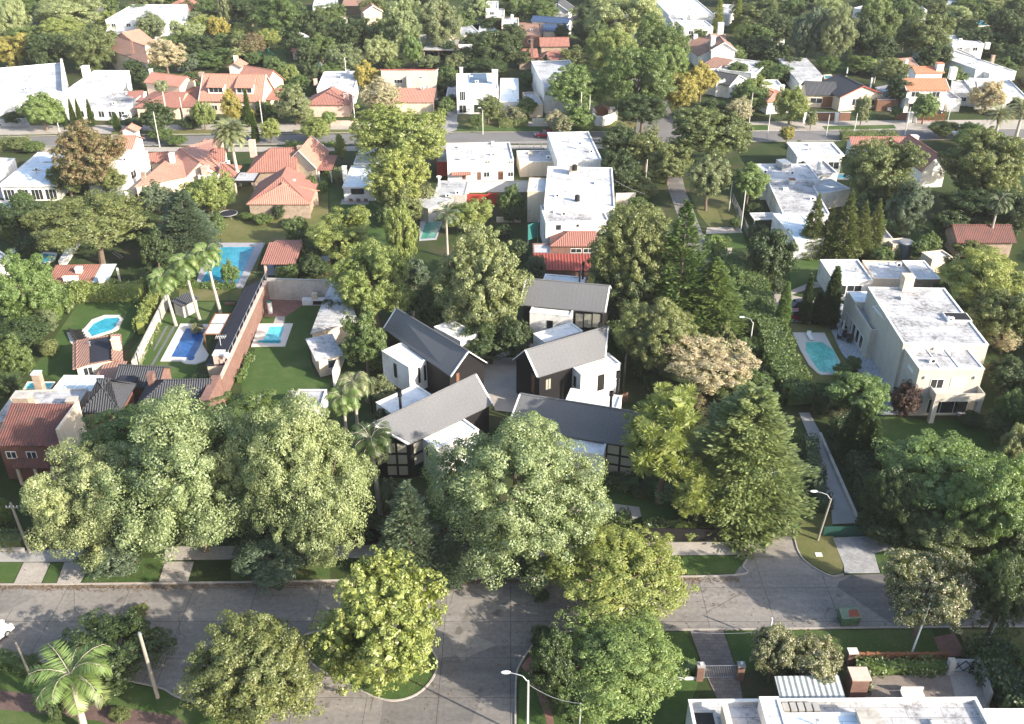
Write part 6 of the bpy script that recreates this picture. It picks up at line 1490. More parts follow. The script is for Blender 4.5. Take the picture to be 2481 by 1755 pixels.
h = House('green_canopy', 'long turquoise-green canopy roof at the top edge, far right', 'outbuilding', P(d0(1740,80))); fr = rect(d0(1610,40), d0(1890,65), d0(1600,-10), 3.2, 7); h.shed(fr, 2.8, 3.6, M['dark'], M['greymetal'], walls=False); MATS['x'] = 1
for u in (.2, fr.L-.4): h.part('post', MB().box(fr, u, u+.2, .2, .4, 0, 2.7), M['steel'])
flat('flat_roof_house', 'grey flat roof piece at the top edge beside the big dark round tree, upper right', [(d0(815,70), d0(940,90), d0(820,15), 3.2, 'white', 'greyroof')], n=1)
h = House('dark_panel_shed', 'little shed with dark solar roof at the far right edge', 'outbuilding', P(d0(2260,440))); h.shed(rect(d0(2240,430), d0(2330,440), d0(2240,375), 2.8, 4), 2.6, 3.2, M['white'], M['slate'])
h = House('garage', 'flat white slab roof in the shade beside the poplars, upper right', 'outbuilding', P(d0(170,330))); h.vol(rect(d0(160,330), d0(220,330), d0(110,245), 2.6), 2.7, M['white'], M['whiteroof'])
# street fronts, upper right
fence_wall(d0(410,1050), d0(655,1052), 2.0, .15, M['redwood'], 'wide reddish timber garage gate between white piers, upper right street', name='timber_gate', cat='gate', coping=M['white'])
fence_wall(d0(685,1050), d0(780,1050), 2.0, .15, M['redwood'], 'narrow reddish timber gate between white piers, upper right street', name='timber_gate', cat='gate', coping=M['white'])
fence_wall(d0(1175,1045), d0(1290,1045), 1.8, .15, M['redwood'], 'timber gate in a white frame below the orange-roofed house', name='timber_gate', cat='gate')
railing(d0(800,1045), d0(1150,1045), 1.8, M['dkgreen'], 'green glazed street fence with white posts before the cream gable', step=2.2, bars=.5)
railing(d0(1350,1055), d0(1610,1055), 1.7, M['redwall'], 'dark red barred street fence below the orange-roofed house', step=1.6, bars=.2)
for i, (x, w_) in enumerate(((385,.8), (660,.8), (1295,1.0), (1340,.8))):
    c = P(d0(x,1065)); t = thing('gate_pier', None, None, c); MB().cube((c.x,c.y,0), w_, w_, 2.3).build('pier', M['white'], t)
    tag(t, ['white gate pier at the left end of the wide timber garage gate', 'white gate pier between the wide and narrow timber gates', 'broad white gate pier right of the timber gate below the orange roof', 'white gate pier beside the dark red barred fence'][i], 'gate pier')
fence_wall(c2(1070,470), c2(1150,440), 1.4, .1, M['redwood'], 'short reddish timber screen below the white box with one window', name='timber_screen', cat='screen')
fence_wall(c0(320,1100), c0(430,1100), 1.9, .2, M['beige'], 'grey gated wall section beside the tall narrow white house')
fence_wall(b0(590,1090), b0(940,1095), 1.2, .2, M['pink'], 'low pinkish street wall in front of the salmon brick bungalow')
fence_wall(a0(10,1100), a0(260,1100), 1.9, .2, M['greyroof'], 'plain grey street wall at the left edge of the far street')
railing(c0(210,1300), c0(520,1300), 1.3, M['steel'], 'pale metal street railing between the two white blocks', step=1.6, bars=.2)
railing(c1(2060,330), c1(2200,640), 1.8, M['steel'], 'grey mesh fence along the verge beside the long white house', step=2.2, bars=.25)
# ================================================================ vehicles and small things
paint = lambda n, c: plain(n, c, .25, .04, .3, spec=.6)
RED, WHT, SLV, BLK, GRY = paint('red_car_paint', (.32,.012,.03)), paint('white_car_paint', (.78,.78,.78)), paint('silver_car_paint', (.45,.46,.48)), paint('black_car_paint', (.02,.022,.03)), paint('grey_car_paint', (.25,.26,.28))
car(c0(423,1190), 183, RED, 'red hatchback driving on the far street between the two white blocks')
car(b0(1620,1235), 183, RED, 'red car half hidden by the tall pale yellow-green tree on the far street')
car(c0(1455,985), 80, WHT, 'white car parked at the mouth of the shaded branch street', kind='sedan')
car(a0(1105,1035), 100, WHT, 'white car parked behind the hedge, upper left street', kind='hatch', L=4.0)
car(a3(-85,905), 65, WHT, 'white car cut by the left edge on the near street', kind='sedan')
car(d0(1180,965), 0, SLV, 'silver pickup parked in front of the orange-roofed white house', kind='pickup', L=4.8)
car(d0(1690,1150), 172, WHT, 'white car at the kerb beside the date palms, the further of two', kind='hatch')
car(d0(1760,1185), 172, WHT, 'white car beside the date palms, the nearer of two', kind='hatch')
car(d1(355,1250), 8, BLK, 'black car behind the cypresses on the mansion driveway', kind='sedan')
car(d1(345,1335), 5, RED, 'red car behind the cypresses on the mansion driveway', kind='hatch')
car(c1(2050,1450), 20, GRY, 'grey car under the trees on the dark branch lane', kind='sedan')
car(b1(625,100), 95, BLK, 'dark car under the small tiled carport of the salmon-red house', kind='hatch')
car(c0(700,175), 5, BLK, 'black car in front of the small palm, top centre', kind='sedan')
car(b0(485,885), 60, SLV, 'silver car beside the red hipped bungalow', kind='sedan', L=4)
car(a0(890,10), 90, GRY, 'grey car on the short street at the top left edge', kind='sedan')
car(b0(1640,905), 88, BLK, 'dark car in the narrow drive left of the white cubic house', kind='hatch')
car(d0(1520,985), 10, BLK, 'dark car behind the dark red barred street fence', kind='sedan')
# dumpster
c = P(d3(772,770)); t = thing('dumpster', 'green metal dumpster with rust-red patch on its lid, on the near street', 'dumpster', c); ang = rad(4)
fr = Fr(P(d3(700,770)), P(d3(850,762))-P(d3(700,770)), 1.85, 1.25)
m = MB(); q = [fr.pt(.08,.05,.15), fr.pt(fr.L-.08,.05,.15), fr.pt(fr.L-.08,fr.W-.05,.15), fr.pt(.08,fr.W-.05,.15)]; r_ = [fr.pt(0,-.05,1.15), fr.pt(fr.L,-.05,1.15), fr.pt(fr.L,fr.W,1.3), fr.pt(0,fr.W,1.3)]
for i in range(4): m.face([q[i], q[(i+1) % 4], r_[(i+1) % 4], r_[i]])
m.face(list(reversed(q))); m.build('body', M['green_p'], t)
m = MB(); 
for u in (.15, .5, .85): m.box(fr, fr.L*u-.03, fr.L*u+.03, -.1, -.03, .2, 1.1)
for z in (.45, .8): m.box(fr, .05, fr.L-.05, -.09, -.02, z, z+.05)
m.build('rib', M['green_p'], t)
l = MB(); l.face([fr.pt(-.05,-.1,1.17), fr.pt(fr.L+.05,-.1,1.17), fr.pt(fr.L+.05,fr.W*.8,1.55), fr.pt(-.05,fr.W*.8,1.55)]); l.face([fr.pt(-.05,fr.W*.8,1.55), fr.pt(fr.L+.05,fr.W*.8,1.55), fr.pt(fr.L+.05,fr.W+.05,1.32), fr.pt(-.05,fr.W+.05,1.32)]); l.face([fr.pt(-.05,-.1,1.17), fr.pt(-.05,fr.W*.8,1.55), fr.pt(-.05,fr.W+.05,1.3)]); l.face([fr.pt(fr.L+.05,-.1,1.17), fr.pt(fr.L+.05,fr.W+.05,1.3), fr.pt(fr.L+.05,fr.W*.8,1.55)])
lo = l.build('lid', plain('faded_green_lid', (.16,.22,.15), .5, .3, 2), t); MB().face([fr.pt(fr.L*.35,.05,1.25), fr.pt(fr.L*.95,0,1.23), fr.pt(fr.L*.92,fr.W*.6,1.475), fr.pt(fr.L*.45,fr.W*.6,1.475)]).build('rust_patch', plain('rust', (.28,.08,.05), .8, .3, 2), lo)
for u in (.15, fr.L-.15):
    for v in (.15, fr.W-.15): MB().cube(tuple(fr.pt(u,v,0)), .12, .16, .18).build('wheel', M['rubber'], t)
# lamps, poles, wires
l1, top1 = lamp((1278,1790), 7.1, 'pale street lamp with curved arm at the bottom centre', 170, 1.5)
p1_, tp1 = pole((1402,1800), 4.9, 'short white pole at the bottom edge, wired to the street lamp', M['white_p'], .07)
wire(top1-Vector((0,0,.4)), tp1, 'grey cable sagging from the bottom street lamp to the short white pole', .5)
l2, top2 = lamp(F(1833,1212), 5.5, 'leaning wooden street lamp beside the paved lane on the corner verge', 165, 1.5, M['pole'], .10, lean=(.6,.2))
lamp(F(1700,1190), 7, 'street lamp half swallowed by the big conifer near the branch street', 30, .8)
lamp((1815,850), 4.6, 'street lamp over the dark branch lane, seen against the hedge', 165, 1.3)
pole(F(354,1565), 7.8, 'thick leaning wooden pole in front of the dark near-left tree', M['pole'], .19, arm='cap', lean=(-.1,0))
pole(a3(260,120), 6.6, 'wooden utility pole with a transformer frame at the left edge of the near sidewalk', M['pole'], .16, lean=(-.4,.1), arm='cross')
pole(a3(290,1250), 5, 'short grey wooden post near the bottom left palm', M['pole'], .12, lean=(-.3,0))
pole(F(1722,1438), 3.0, 'short pale post behind the left cream-flowering tree', M['white_p'], .1)
pole(d3(1310,1020), 6.5, 'bent white pole standing by the slat fence below the blossom tree', M['white_p'], .09, lean=(.5,.2))
pole(d3(1935,975), 6, 'slanting white pole right of the blossom tree', M['white_p'], .08, lean=(1.0,.3))
FS = 'pale poles along the far street'
for i, (q, hh, lb) in enumerate(((a0(1390,1280), 8, 'pale pole left of the round tree before the palm-fronted house, behind the rust-brown tree'), (a0(1605,1105), 7, 'pale pole in front of the dormer house, left of the golden shrubs'), (b0(130,1095), 6, 'pale pole beside the cypresses and dormer house garden'), (b0(935,1095), 7.5, 'pale double pole right of the salmon brick bungalow'), (c0(738,1135), 9, 'tall thin white pole before the bright green crossroads tree'), (c0(812,1140), 8, 'thin grey pole at the curved white corner wall'), (c0(1055,1050), 7.5, 'pale pole at the right end of the curved white wall'), (c0(2205,1080), 7.5, 'pale pole beyond the feathery dark tree at the crossroads'),
        (d0(60,1215), 6.5, 'white pole at the far kerb, left of the small yellow tree'), (d0(575,1185), 5, 'white pole at the far kerb below the wide timber gate'), (d0(815,1170), 5, 'white pole at the far kerb below the narrow timber gate'), (d0(1260,1175), 6.5, 'white pole at the far kerb beside the broad gate pier'), (d0(1610,1150), 6, 'white pole at the far kerb left of the two white cars'), (c1(1300,250), 7, 'white pole beside the round clipped bush right of the bright white house'), (c1(2130,590), 8, 'double grey pole beside the verge and the long mesh fence'), (c1(2030,400), 6, 'thin grey pole on the verge beside the pale round street tree'), (a0(2285,1100), 6, 'thin grey pole right of the cypress pair on the upper left street'), (a0(525,1180), 3, 'stub of a pole at the kerb below the round light-green tree'), (a0(735,220), 8, 'white pole by the short street, top left'))):
    pole(q, hh, lb, M['pconc'], .11, lean=(0,0))
lamp(c0(1212,1050), 8.5, 'street lamp with short arm at the crossroads corner', 30, 1.6)
lamp(b0(2045,1170), 5.5, 'street lamp before the white cubic house on the far street', 150, .5)
lamp(a0(785,1080), 6, 'street lamp beside the clipped cypresses of the largest white villa', 20, .6)
c_, e_ = P(c0(1055,1050),7.4), P(c0(1212,1050),7.6); wire(c_, e_, 'cable between the corner pole and the crossroads lamp', .3)
wire(P(c1(1000,105),7), P(c1(1300,250),6.8)*1.0, 'cable from the bright white house to the pole by the round bush', .4)
for k in range(3): wire(P(d3(200,790), 5.0+k*.4), P(d3(-600,815), 5+k*.4), ['lowest', 'middle', 'topmost'][k]+' of three thin wires over the near street lawn, left of the flowering trees', .3, .012)
# goals, play things
t = thing('football_goal', 'white football goal with hanging net on the mansion lawn', 'goal', P(d2(985,985)))
A_, B_ = P(d2(985,990)), P(d2(870,985)); A2 = P(d2(985,990)); back = Vector((0,4.5,0)); f1, f2 = A_, A_+Vector((0,8,0))
g1, g2 = P(d2(930,960)), P(d2(975,800)); m = MB(); H_ = Vector((0,0,2.2)); g1 = P(d2(990,990)); g2 = P(d2(975,830)); m.tube(g1, g1+H_, .06).tube(g2, g2+H_, .06).tube(g1+H_, g2+H_, .06); m.build('frame', M['white_p'], t)
n = MB(); W_ = Vector((-1.6,0,0))
for k in range(15): q = g1.lerp(g2, k/14); n.tube(q+H_, q+W_, .012, n=3, caps=False)
for k in range(8): a_ = H_*(1-k/7)+W_*(k/7); n.tube(g1+a_, g2+a_, .012, n=3, caps=False)
n.build('net', M['white_p'], t)
t = thing('football_goal', 'small white football goal behind the plain-walled pale house, top centre', 'goal', P(b0(1510,560))); g1, g2 = P(b0(1478,555)), P(b0(1543,560)); H_ = Vector((0,0,2)); MB().tube(g1, g1+H_, .05).tube(g2, g2+H_, .05).tube(g1+H_, g2+H_, .05).build('frame', M['white_p'], t)
c = P(a1(1990,455)); t = thing('trampoline', 'round black trampoline on the dry lawn', 'trampoline', c); MB().tube(c+Vector((0,0,.78)), c+Vector((0,0,.82)), 1.45, n=28).build('mat', M['tar'], t)
m = MB(); ring = [c+Vector((1.65*math.cos(a*math.pi/14), 1.65*math.sin(a*math.pi/14), .82)) for a in range(29)]; m.path(ring, [.08]*29, 6); m.build('rim', M['steel'], t)
for k in range(6): a = k*math.pi/3; MB().tube(c+Vector((1.6*math.cos(a),1.6*math.sin(a),0)), c+Vector((1.6*math.cos(a),1.6*math.sin(a),.8)), .04).build('leg', M['steel'], t)
LG = 'dark loungers by the kidney-shaped pool'; WHICH = ['topmost', 'second', 'middle', 'fourth', 'lowest']
for k in range(5):
    c = P(a1(660+k*12, 1462+k*21)); t = thing('sun_lounger', f'{WHICH[k]} of the five dark slatted sun loungers beside the kidney-shaped pool', 'sun lounger', c, LG); fr = Fr(c+Vector((-.95,-.3,0)), (1,.12), 1.9, .62)
    MB().box(fr, .55, 1.9, 0, .62, .3, .38).build('seat', M['dark'], t); h_ = MB(); a_ = [fr.pt(.55,0,.36), fr.pt(.55,.62,.36), fr.pt(0,.62,.75), fr.pt(0,0,.75)]; h_.face(a_); h_.face([p-Vector((0,0,.06)) for p in reversed(a_)]); h_.build('backrest', M['dark'], t)
    for u, v in ((.6,.05), (1.8,.05), (.6,.55), (1.8,.55)): MB().tube(fr.pt(u,v,0), fr.pt(u,v,.3), .03, n=5).build('leg', M['dark'], t)
def umbrella(p, label, mat):
    c = P(p); t = thing('closed_parasol', label, 'parasol', c); MB().tube(c, c+Vector((0,0,2.6)), .03).build('pole', M['steel'], t)
    MB().tube(c+Vector((0,0,.9)), c+Vector((0,0,2.0)), .22, .16, n=8).tube(c+Vector((0,0,2.0)), c+Vector((0,0,2.6)), .16, .03, n=8).build('folded_canopy', mat, t); MB().cube((c.x,c.y,0), .5, .5, .1).build('base', M['conc'], t)
umbrella(d1(715,1470), 'closed beige parasol above the dark dining set on the blue patio', M['beige']); umbrella(d2(925,20), 'closed white parasol at the foot of the mansion wall', M['white_p']); umbrella(d0(752,665), 'closed white parasol behind the dark-roofed house', M['white_p']); umbrella(d0(1992,185), 'closed white parasol near the top right garden pool', M['white_p'])
def chair(c, a, mat, label, group=None, name='garden_chair', lounge=1.0):
    t = thing(name, label, 'chair', c, group); k = lounge; fr = Fr(c+Vector((-.27*k*math.cos(a)+.27*k*math.sin(a), -.27*k*math.sin(a)-.27*k*math.cos(a), 0)), (math.cos(a), math.sin(a)), .54*k, .54*k)
    MB().box(fr, 0, fr.L, 0, fr.W, .38, .46).build('seat', mat, t); MB().box(fr, 0, fr.L, fr.W-.06, fr.W, .46, .9).build('backrest', mat, t)
    for u, v in ((.03,.03), (fr.L-.07,.03), (.03,fr.W-.07), (fr.L-.07,fr.W-.07)): MB().box(fr, u, u+.04, v, v+.04, 0, .38).build('leg', mat, t)
def table(c, w, d, mat, label, name='garden_table'):
    t = thing(name, label, 'table', c); MB().cube((c.x,c.y,.7), w, d, .05).build('table_top', mat, t)
    for x, y in ((-1,-1), (1,-1), (-1,1), (1,1)): MB().tube((c.x+x*w*.42, c.y+y*d*.42, 0), (c.x+x*w*.42, c.y+y*d*.42, .7), .04, n=5).build('leg', mat, t)
    return c
c = table(P(d1(755,1520)), 1.5, 1.0, M['dark'], 'dark dining table on the blue tiled patio beside the mansion')
for i, (x, y, a, s_) in enumerate(((-1.1,0,1.57,'left'), (1.1,.1,-1.57,'right'), (0,.95,0,'far'), (0,-.95,3.14,'near'))): chair(c+Vector((x,y,0)), a, M['dark'], f'dark wicker chair at the {s_} side of the blue patio dining table', 'dark patio dining chairs', lounge=1.2)
for i, (q, s_) in enumerate(((d1(640,1430), 'left'), (d1(740,1425), 'right'))): chair(P(q), 0, M['dark'], f'black wicker armchair, {s_} of the pair behind the beige parasol', 'black wicker armchairs', 'armchair', 1.8)
c = table(P(a1(350,235)), 2.4, 1.0, M['white_p'], 'white terrace table under the eave at the left edge')
for i in range(6): chair(c+Vector((-1.6+(i % 3)*1.3, -.9 if i < 3 else .9, 0)), 3.14 if i < 3 else 0, M['dark'], f'dark chair, {["left", "middle", "right"][i % 3]} one on the {"near" if i < 3 else "far"} side of the white terrace table', 'dark chairs round the white terrace table')
c = table(P(b1(975,290)), 1.4, .9, M['wood'], 'brown wooden table on the terrace of the small white cottage')
for i, x in enumerate((-1.6, -.1, 1.4)): chair(P(b1(900+i*65, 325)), 3.14, M['wood'], f'{["left", "middle", "right"][i]} brown armchair on the terrace of the small white cottage', 'brown cottage armchairs', 'armchair', 1.3)
c = table(P(b1(-440,180)), 1.3, 1.3, M['dark'], 'dark round-cornered table under the grey porch roof by the palm trunk')
u_ = P(d2(1700,345), 3.5); 
for i, (q, w_) in enumerate(((d2(1485,345), 'leftmost'), (d2(1695,350), 'middle'), (d2(1755,350), 'third'), (d2(1805,350), 'rightmost'))): c = P(q, 3.5); t = thing('balcony_chair', f'{w_} white chair on the mansion front balcony', 'chair', c, 'white balcony chairs'); MB().cube((c.x,c.y,3.9), .45, .45, .05).build('seat', M['white_p'], t); MB().cube((c.x,c.y+.2,3.95), .45, .04, .45).build('backrest', M['white_p'], t); MB().tube((c.x,c.y,3.5), (c.x,c.y,3.9), .12, n=6).build('leg', M['white_p'], t)
c = P(d2(1725,545)); t = thing('armchair', 'grey armchair under the mansion balcony', 'chair', c); MB().cube((c.x,c.y,.1), .9, 1.6, .35).build('seat', M['greycoping'], t); MB().cube((c.x,c.y+.6,.45), .9, .3, .5).build('backrest', M['greycoping'], t)
c = P(d1(475,1500)); t = thing('sun_lounger', 'pale lounger at the head of the mint green pool', 'sun lounger', c); MB().cube((c.x-.8,c.y-.4,.3), .6, 1.8, .1).build('seat', M['white_p'], t); MB().cube((c.x-.8,c.y+.4,.4), .6, .1, .5).build('backrest', M['white_p'], t)
c = P(a1(140,775)); t = thing('garden_bench', 'white slatted bench on the paved terrace at the left edge', 'bench', c)
for k in range(4): MB().cube((c.x,c.y-.2+k*.13,.42), 1.7, .09, .04, .5).build('seat_slat', M['white_p'], t)
MB().cube((c.x-.2,c.y+.35,.45), 1.7, .05, .5, .5).build('backrest', M['white_p'], t)
for s_ in (-.7,.7): MB().cube((c.x+s_*.88,c.y+s_*.48,0), .06, .5, .42, .5).build('leg', M['white_p'], t)
c = P(a2(1220,180)); t = thing('basketball_hoop', 'basketball hoop with white backboard at the garden wall', 'basketball hoop', c); MB().tube(c, c+Vector((0,0,3.0)), .07).build('pole', M['bmetal'], t); MB().cube((c.x+.5,c.y,2.6), .08, 1.4, 1.0, .5).build('backboard', M['white_p'], t); MB().path([c+Vector((.85+.23*math.cos(a*.6),.23*math.sin(a*.6),2.75)) for a in range(12)], [.02]*12, 4).build('hoop', M['redwall'], t)
t = thing('swing_set', 'turquoise swing set with slide on the upper left lawn', 'swing set', P(b0(180,490))); g1, g2 = P(b0(120,490)), P(b0(185,485)); H_ = Vector((0,0,2.2)); m = MB()
for g_ in (g1, g2): m.tube(g_+Vector((0,-.8,0)), g_+H_, .05).tube(g_+Vector((0,.8,0)), g_+H_, .05)
m.tube(g1+H_, g2+H_, .05); m.build('frame', M['teal'], t); m = MB(); s0 = g2+Vector((0,0,1.5)); s1 = P(b0(245,485)); m.face([s0+Vector((0,-.25,0)), s1+Vector((0,-.25,.1)), s1+Vector((0,.25,.1)), s0+Vector((0,.25,0))]); m.build('slide', M['teal'], t)
c = P(b1(200,1290)); t = thing('heat_pump', 'pale cylindrical tank standing against the red brick wall', 'tank', c); MB().tube(c, c+Vector((0,0,1.9)), .35, n=14).build('tank_body', M['white'], t); MB().tube(c+Vector((0,0,1.9)), c+Vector((0,0,2.1)), .3, n=12).build('cap', M['teal'], t)
c = P(b1(195,1545)); t = thing('pool_cover_roller', 'rolled turquoise pool cover across the near end of the small aqua pool', 'pool cover', c); a_, b_ = P(b1(95,1547)), P(b1(290,1547)); MB().tube(a_+Vector((0,0,.3)), b_+Vector((0,0,.3)), .16, n=10).build('rolled_cover', plain('turquoise_cover', (.02,.28,.38), .5), t)
for q in (a_, b_): MB().cube((q.x,q.y,0), .1, .5, .35).build('stand', M['steel'], t)
c = P(a1(2000,1215)); t = thing('planter', 'low terracotta planter with red-leaved plant near the long black shed roof', 'planter', c); MB().cube((c.x,c.y,0), 1.6, .5, .35).build('trough', M['terra'], t)
c = P(d2(1108,215)); t = thing('plant_pot', 'dark round planter at the foot of the mansion stair', 'plant pot', c); MB().tube(c, c+Vector((0,0,.7)), .3, .42, n=14).build('pot', M['dark'], t); MB().ball(c+Vector((0,0,.8)), .45, .45, .3).build('plant', LEAF['mid'], t)
c = P(b1(260,1150)); t = thing('wheelbarrow', 'red wheelbarrow parked by the stained concrete wall', 'wheelbarrow', c); m = MB(); m.prism([c+Vector((-.4,-.3,0)), c+Vector((.4,-.3,0)), c+Vector((.4,.3,0)), c+Vector((-.4,.3,0))], .35, .6); m.build('tray', M['redwall'], t); MB().tube(c+Vector((.6,-.05,.2)), c+Vector((.6,.05,.2)), .2, n=12).build('wheel', M['rubber'], t); MB().tube(c+Vector((-.9,.2,.6)), c+Vector((.5,.1,.3)), .025).tube(c+Vector((-.9,-.2,.6)), c+Vector((.5,-.1,.3)), .025).build('handle', M['wood'], t)
c = P(a1(1010,790)); t = thing('ladder', 'pale wooden ladder lying beside the umbrella tree trunk', 'ladder', c); a_, b_ = P(a1(990,765)), P(a1(1060,815)); m = MB(); o_ = Vector((.2,.25,0)); z_ = Vector((0,0,.15))
m.tube(a_+o_+z_, b_+o_+z_, .04).tube(a_-o_+z_, b_-o_+z_, .04)
for k in range(8): q = a_.lerp(b_, k/7); m.tube(q+o_+z_, q-o_+z_, .025, n=4)
m.build('rails', M['palebark'], t)
m = MB(); c = P(d3(512,140), .08); m.cube((c.x,c.y,.06), .7, .6, .04); o = m.build('utility_cover', M['white'], None, origin=c); tag(o, 'small white square utility cover on the corner verge', 'utility cover')
# ================================================================ vegetation
templates()
def hero(R, rc, nl, leaf, **k): k.setdefault('rough', .4); k.setdefault('dens', .92); return (crown(R, rc*1.15, int(nl*1.9), leaf*.8, **k), R*1.1)
def lob(*a): return [((x, y, z), r) for x, y, z, r in a]
um = lob((0,0,0,.55), (.5,.1,-.05,.42), (-.5,.05,-.05,.44), (.1,.5,-.1,.42), (-.1,-.5,-.15,.45), (.35,-.42,.1,.38), (-.38,-.35,.12,.36), (.1,.05,.42,.42), (-.3,.35,.2,.36), (.62,-.3,-.3,.3), (-.62,-.2,-.35,.3), (0,-.62,-.45,.3))
# the row of big feathery street trees, bottom left and centre
tree(196, 1118, 134, 142, 'light', 1.5, mesh=hero(7, .95, 110, .28, rough=.3), label='leftmost of the huge light green feathery street trees, yellowish and lowest', name='street_tree')
tree(430, 1080, 186, 192, 'light', 1.0, mesh=hero(7.5, .95, 110, .28, rough=.3), label='huge light green feathery street tree, second from the left in the row', name='street_tree')
tree(690, 1090, 150, 195, 'light', 1.0, mesh=hero(7.5, .95, 110, .28, rough=.3), label='palest and tallest of the huge feathery street trees, left of the two bare palm trunks', name='street_tree')
tree(305, 1075, 100, 120, 'light', 2, tm='L0', label='light green crown wedged between the leftmost and second feathery street trees', name='street_tree')
tree(560, 1060, 100, 140, 'light', 2, tm='L1', label='light green crown wedged between the second and palest feathery street trees', name='street_tree')
tree(340, 985, 150, 85, 'mid', 6, tm='L1', label='darker green crown behind the left feathery street trees, against the slate roofs', name='street_tree')
tree(545, 960, 120, 70, 'mid', 6, tm='L2', label='dark green crown top above the gap between the two largest feathery street trees', name='street_tree')
tree(250, 1245, 75, 60, 'teal', .5, tm='M1', label='small bluish green tree at the kerb under the leftmost feathery street tree', name='street_tree')
tree(640, 1240, 110, 60, 'teal', .5, tm='M2', label='bluish green low crown at the kerb under the palest feathery street tree', name='street_tree')
tree(1148, 1092, 212, 200, 'light', 1.2, mesh=hero(8.5, .95, 105, .28, sparse=.08, rough=.3), label='huge light green feathery tree in the centre, white walls showing through its crown', name='street_tree')
tree(1110, 1250, 80, 60, 'teal', .5, tm='M3', label='bluish green lower crown at the kerb under the huge central feathery tree', name='street_tree')
tree(860, 1395, 164, 160, 'yellow', 1.2, mesh=hero(6.5, .5, 22, .40, sparse=.25, rough=.5), label='round yellow-green plane tree with visible branches on the grass island', name='plane_tree', bark=M['palebark'])
tree(1385, 1282, 175, 128, 'yellow', 1.5, mesh=hero(6.5, .7, 50, .32, lobes=um), label='wide yellow-green tree overhanging the near street, right of the huge central tree', name='street_tree')
tree(1372, 1490, 158, 120, 'bright', 1.5, mesh=hero(6, .65, 48, .30), label='fresh green tree on the south corner block, behind the bottom street lamp', name='street_tree')
tree(1245, 1500, 60, 90, 'dark', .8, tm='M0', label='dark bushy tree at the curved kerb left of the fresh green corner tree', name='street_tree')
tree(575, 1510, 155, 140, 'olive', 1.0, mesh=hero(6, .6, 44, .30), label='dark olive tree with sunlit tufts at the bottom, left of the grass island', name='street_tree')
tree(1290, 1570, 55, 60, 'mid', .5, tm='M1', name='shrub', cat='shrub')
tree(250, 1462, 126, 98, 'dark', .8, mesh=hero(5, .6, 44, .28), label='very dark leafy tree behind the leaning wooden pole, bottom left', name='street_tree')
tree(1735, 1465, 50, 62, 'flower', 1.0, tm='M2', label='left one of the two cream-flowering trees beside the ribbed carport', name='flowering_tree')
tree(1832, 1478, 64, 60, 'flower', .8, tm='M3', label='right one of the two cream-flowering trees beside the ribbed carport', name='flowering_tree')
tree(2082, 1318, 104, 108, 'flower', 2.0, mesh=hero(5, .5, 34, .30, sparse=.15, rough=.3), label='large tree covered in cream-pink blossom over the near street, right of the dumpster', name='flowering_tree')
tree(2250, 1322, 72, 100, 'dark', 2, tm='L0', label='dense deep green street tree with thick dark trunk at the right edge', name='street_tree')
tree(2110, 1060, 160, 85, 'bright', 3, mesh=hero(6.5, .75, 50, .34, lobes=um), label='broad fresh green tree below the mansion lawn', name='broadleaf_tree')
tree(2235, 1130, 95, 110, 'bright', 2, tm='L2', label='tall fresh green tree against the right edge below the mansion lawn')
tree(2130, 1170, 105, 80, 'olive', 1.5, tm='L1', label='lower olive-tinted tree in front of the broad fresh green tree, right side')
tree(2000, 1115, 58, 80, 'dark', 1.0, tm='M0', label='dark glossy tree beside the narrow paved lane, below the football goal')
tree(2275, 1010, 42, 62, 'grey', 1.5, tm='M1', label='grey-green tree at the right edge beside the mansion lawn')
tree(1990, 1190, 50, 40, 'dark', .3); tree(2280, 1220, 60, 60, 'dark', 1)
hedge([d3(1920,1010), d3(2060,1240), d3(2300,1614)], 3.4, 2.6, 'dark', 'thick dark hedge along the weathered grey wall, bottom right corner', leaf=.3)
hedge([d3(830,1150), d3(1610,1150)], 1.2, 1.1, 'mid', 'strappy green hedge behind the timber slat fence, bottom right')
hedge([d3(860,1350), d3(870,1210)], 1.2, 1.5, 'dark', 'dark bush against the brick barbecue chimney')
hedge([c3(1400,1190), c3(1740,1150)], 1.6, 1.2, 'mid', 'mid green hedge left of the brick gate piers')
tree(2255, 1470, 45, 35, 'bright', .2, tm='M1')
# conifers and the pine
ced = conifer(5.2, 14, 30, 22, .5, shape=.5, irregular=.36, spray=90, droop=-.03)
c = F(1672, 1215); cone_tree(1655, 1150, 16.2, 6.8, 'conif', 'big layered grey-green conifer beside the road junction, right of the pine', name='conifer_tree', mesh=(ced, 5.2, 14))
ced2 = conifer(4.2, 14, 34, 24, .55, shape=.7, irregular=.35, spray=26, droop=-.1)
cone_tree(1590, 745, 12, 5.6, 'mid', 'lower spreading fresh green conifer right of the taller one, above the olive trees', name='conifer_tree', mesh=(ced2, 4.2, 14)); cone_tree(1515, 735, 20, 5.0, 'mid', 'tall fresh green conifer with layered branches behind the rearmost dark gabled house', name='conifer_tree', mesh=(ced2, 4.2, 14))
cone_tree(925, 1290, 12, 3.4, 'teal', 'dark bluish fir in front of the front left dark gabled house', name='fir_tree', mesh=(ced2, 4.2, 14))
cone_tree(1010, 1300, 6, 2.2, 'teal', 'small bluish fir under the huge central feathery tree', name='fir_tree', mesh=(ced2, 4.2, 14))
cone_tree(430, 580, 12, 4.6, 'teal', 'bluish spreading cedar behind the three tall palms', name='cedar_tree', mesh=(ced, 5.2, 14))
pn = (crown(4, .48, 60, .42, needle=True, rough=.4, sparse=.1, dens=.9, lobes=lob((-.1,.1,.55,.42), (.15,0,.3,.4), (-.35,0,.05,.34), (.1,-.1,-.1,.42), (.4,0,-.15,.3), (.3,-.1,-.45,.3), (.0,0,.0,.3))), 4)
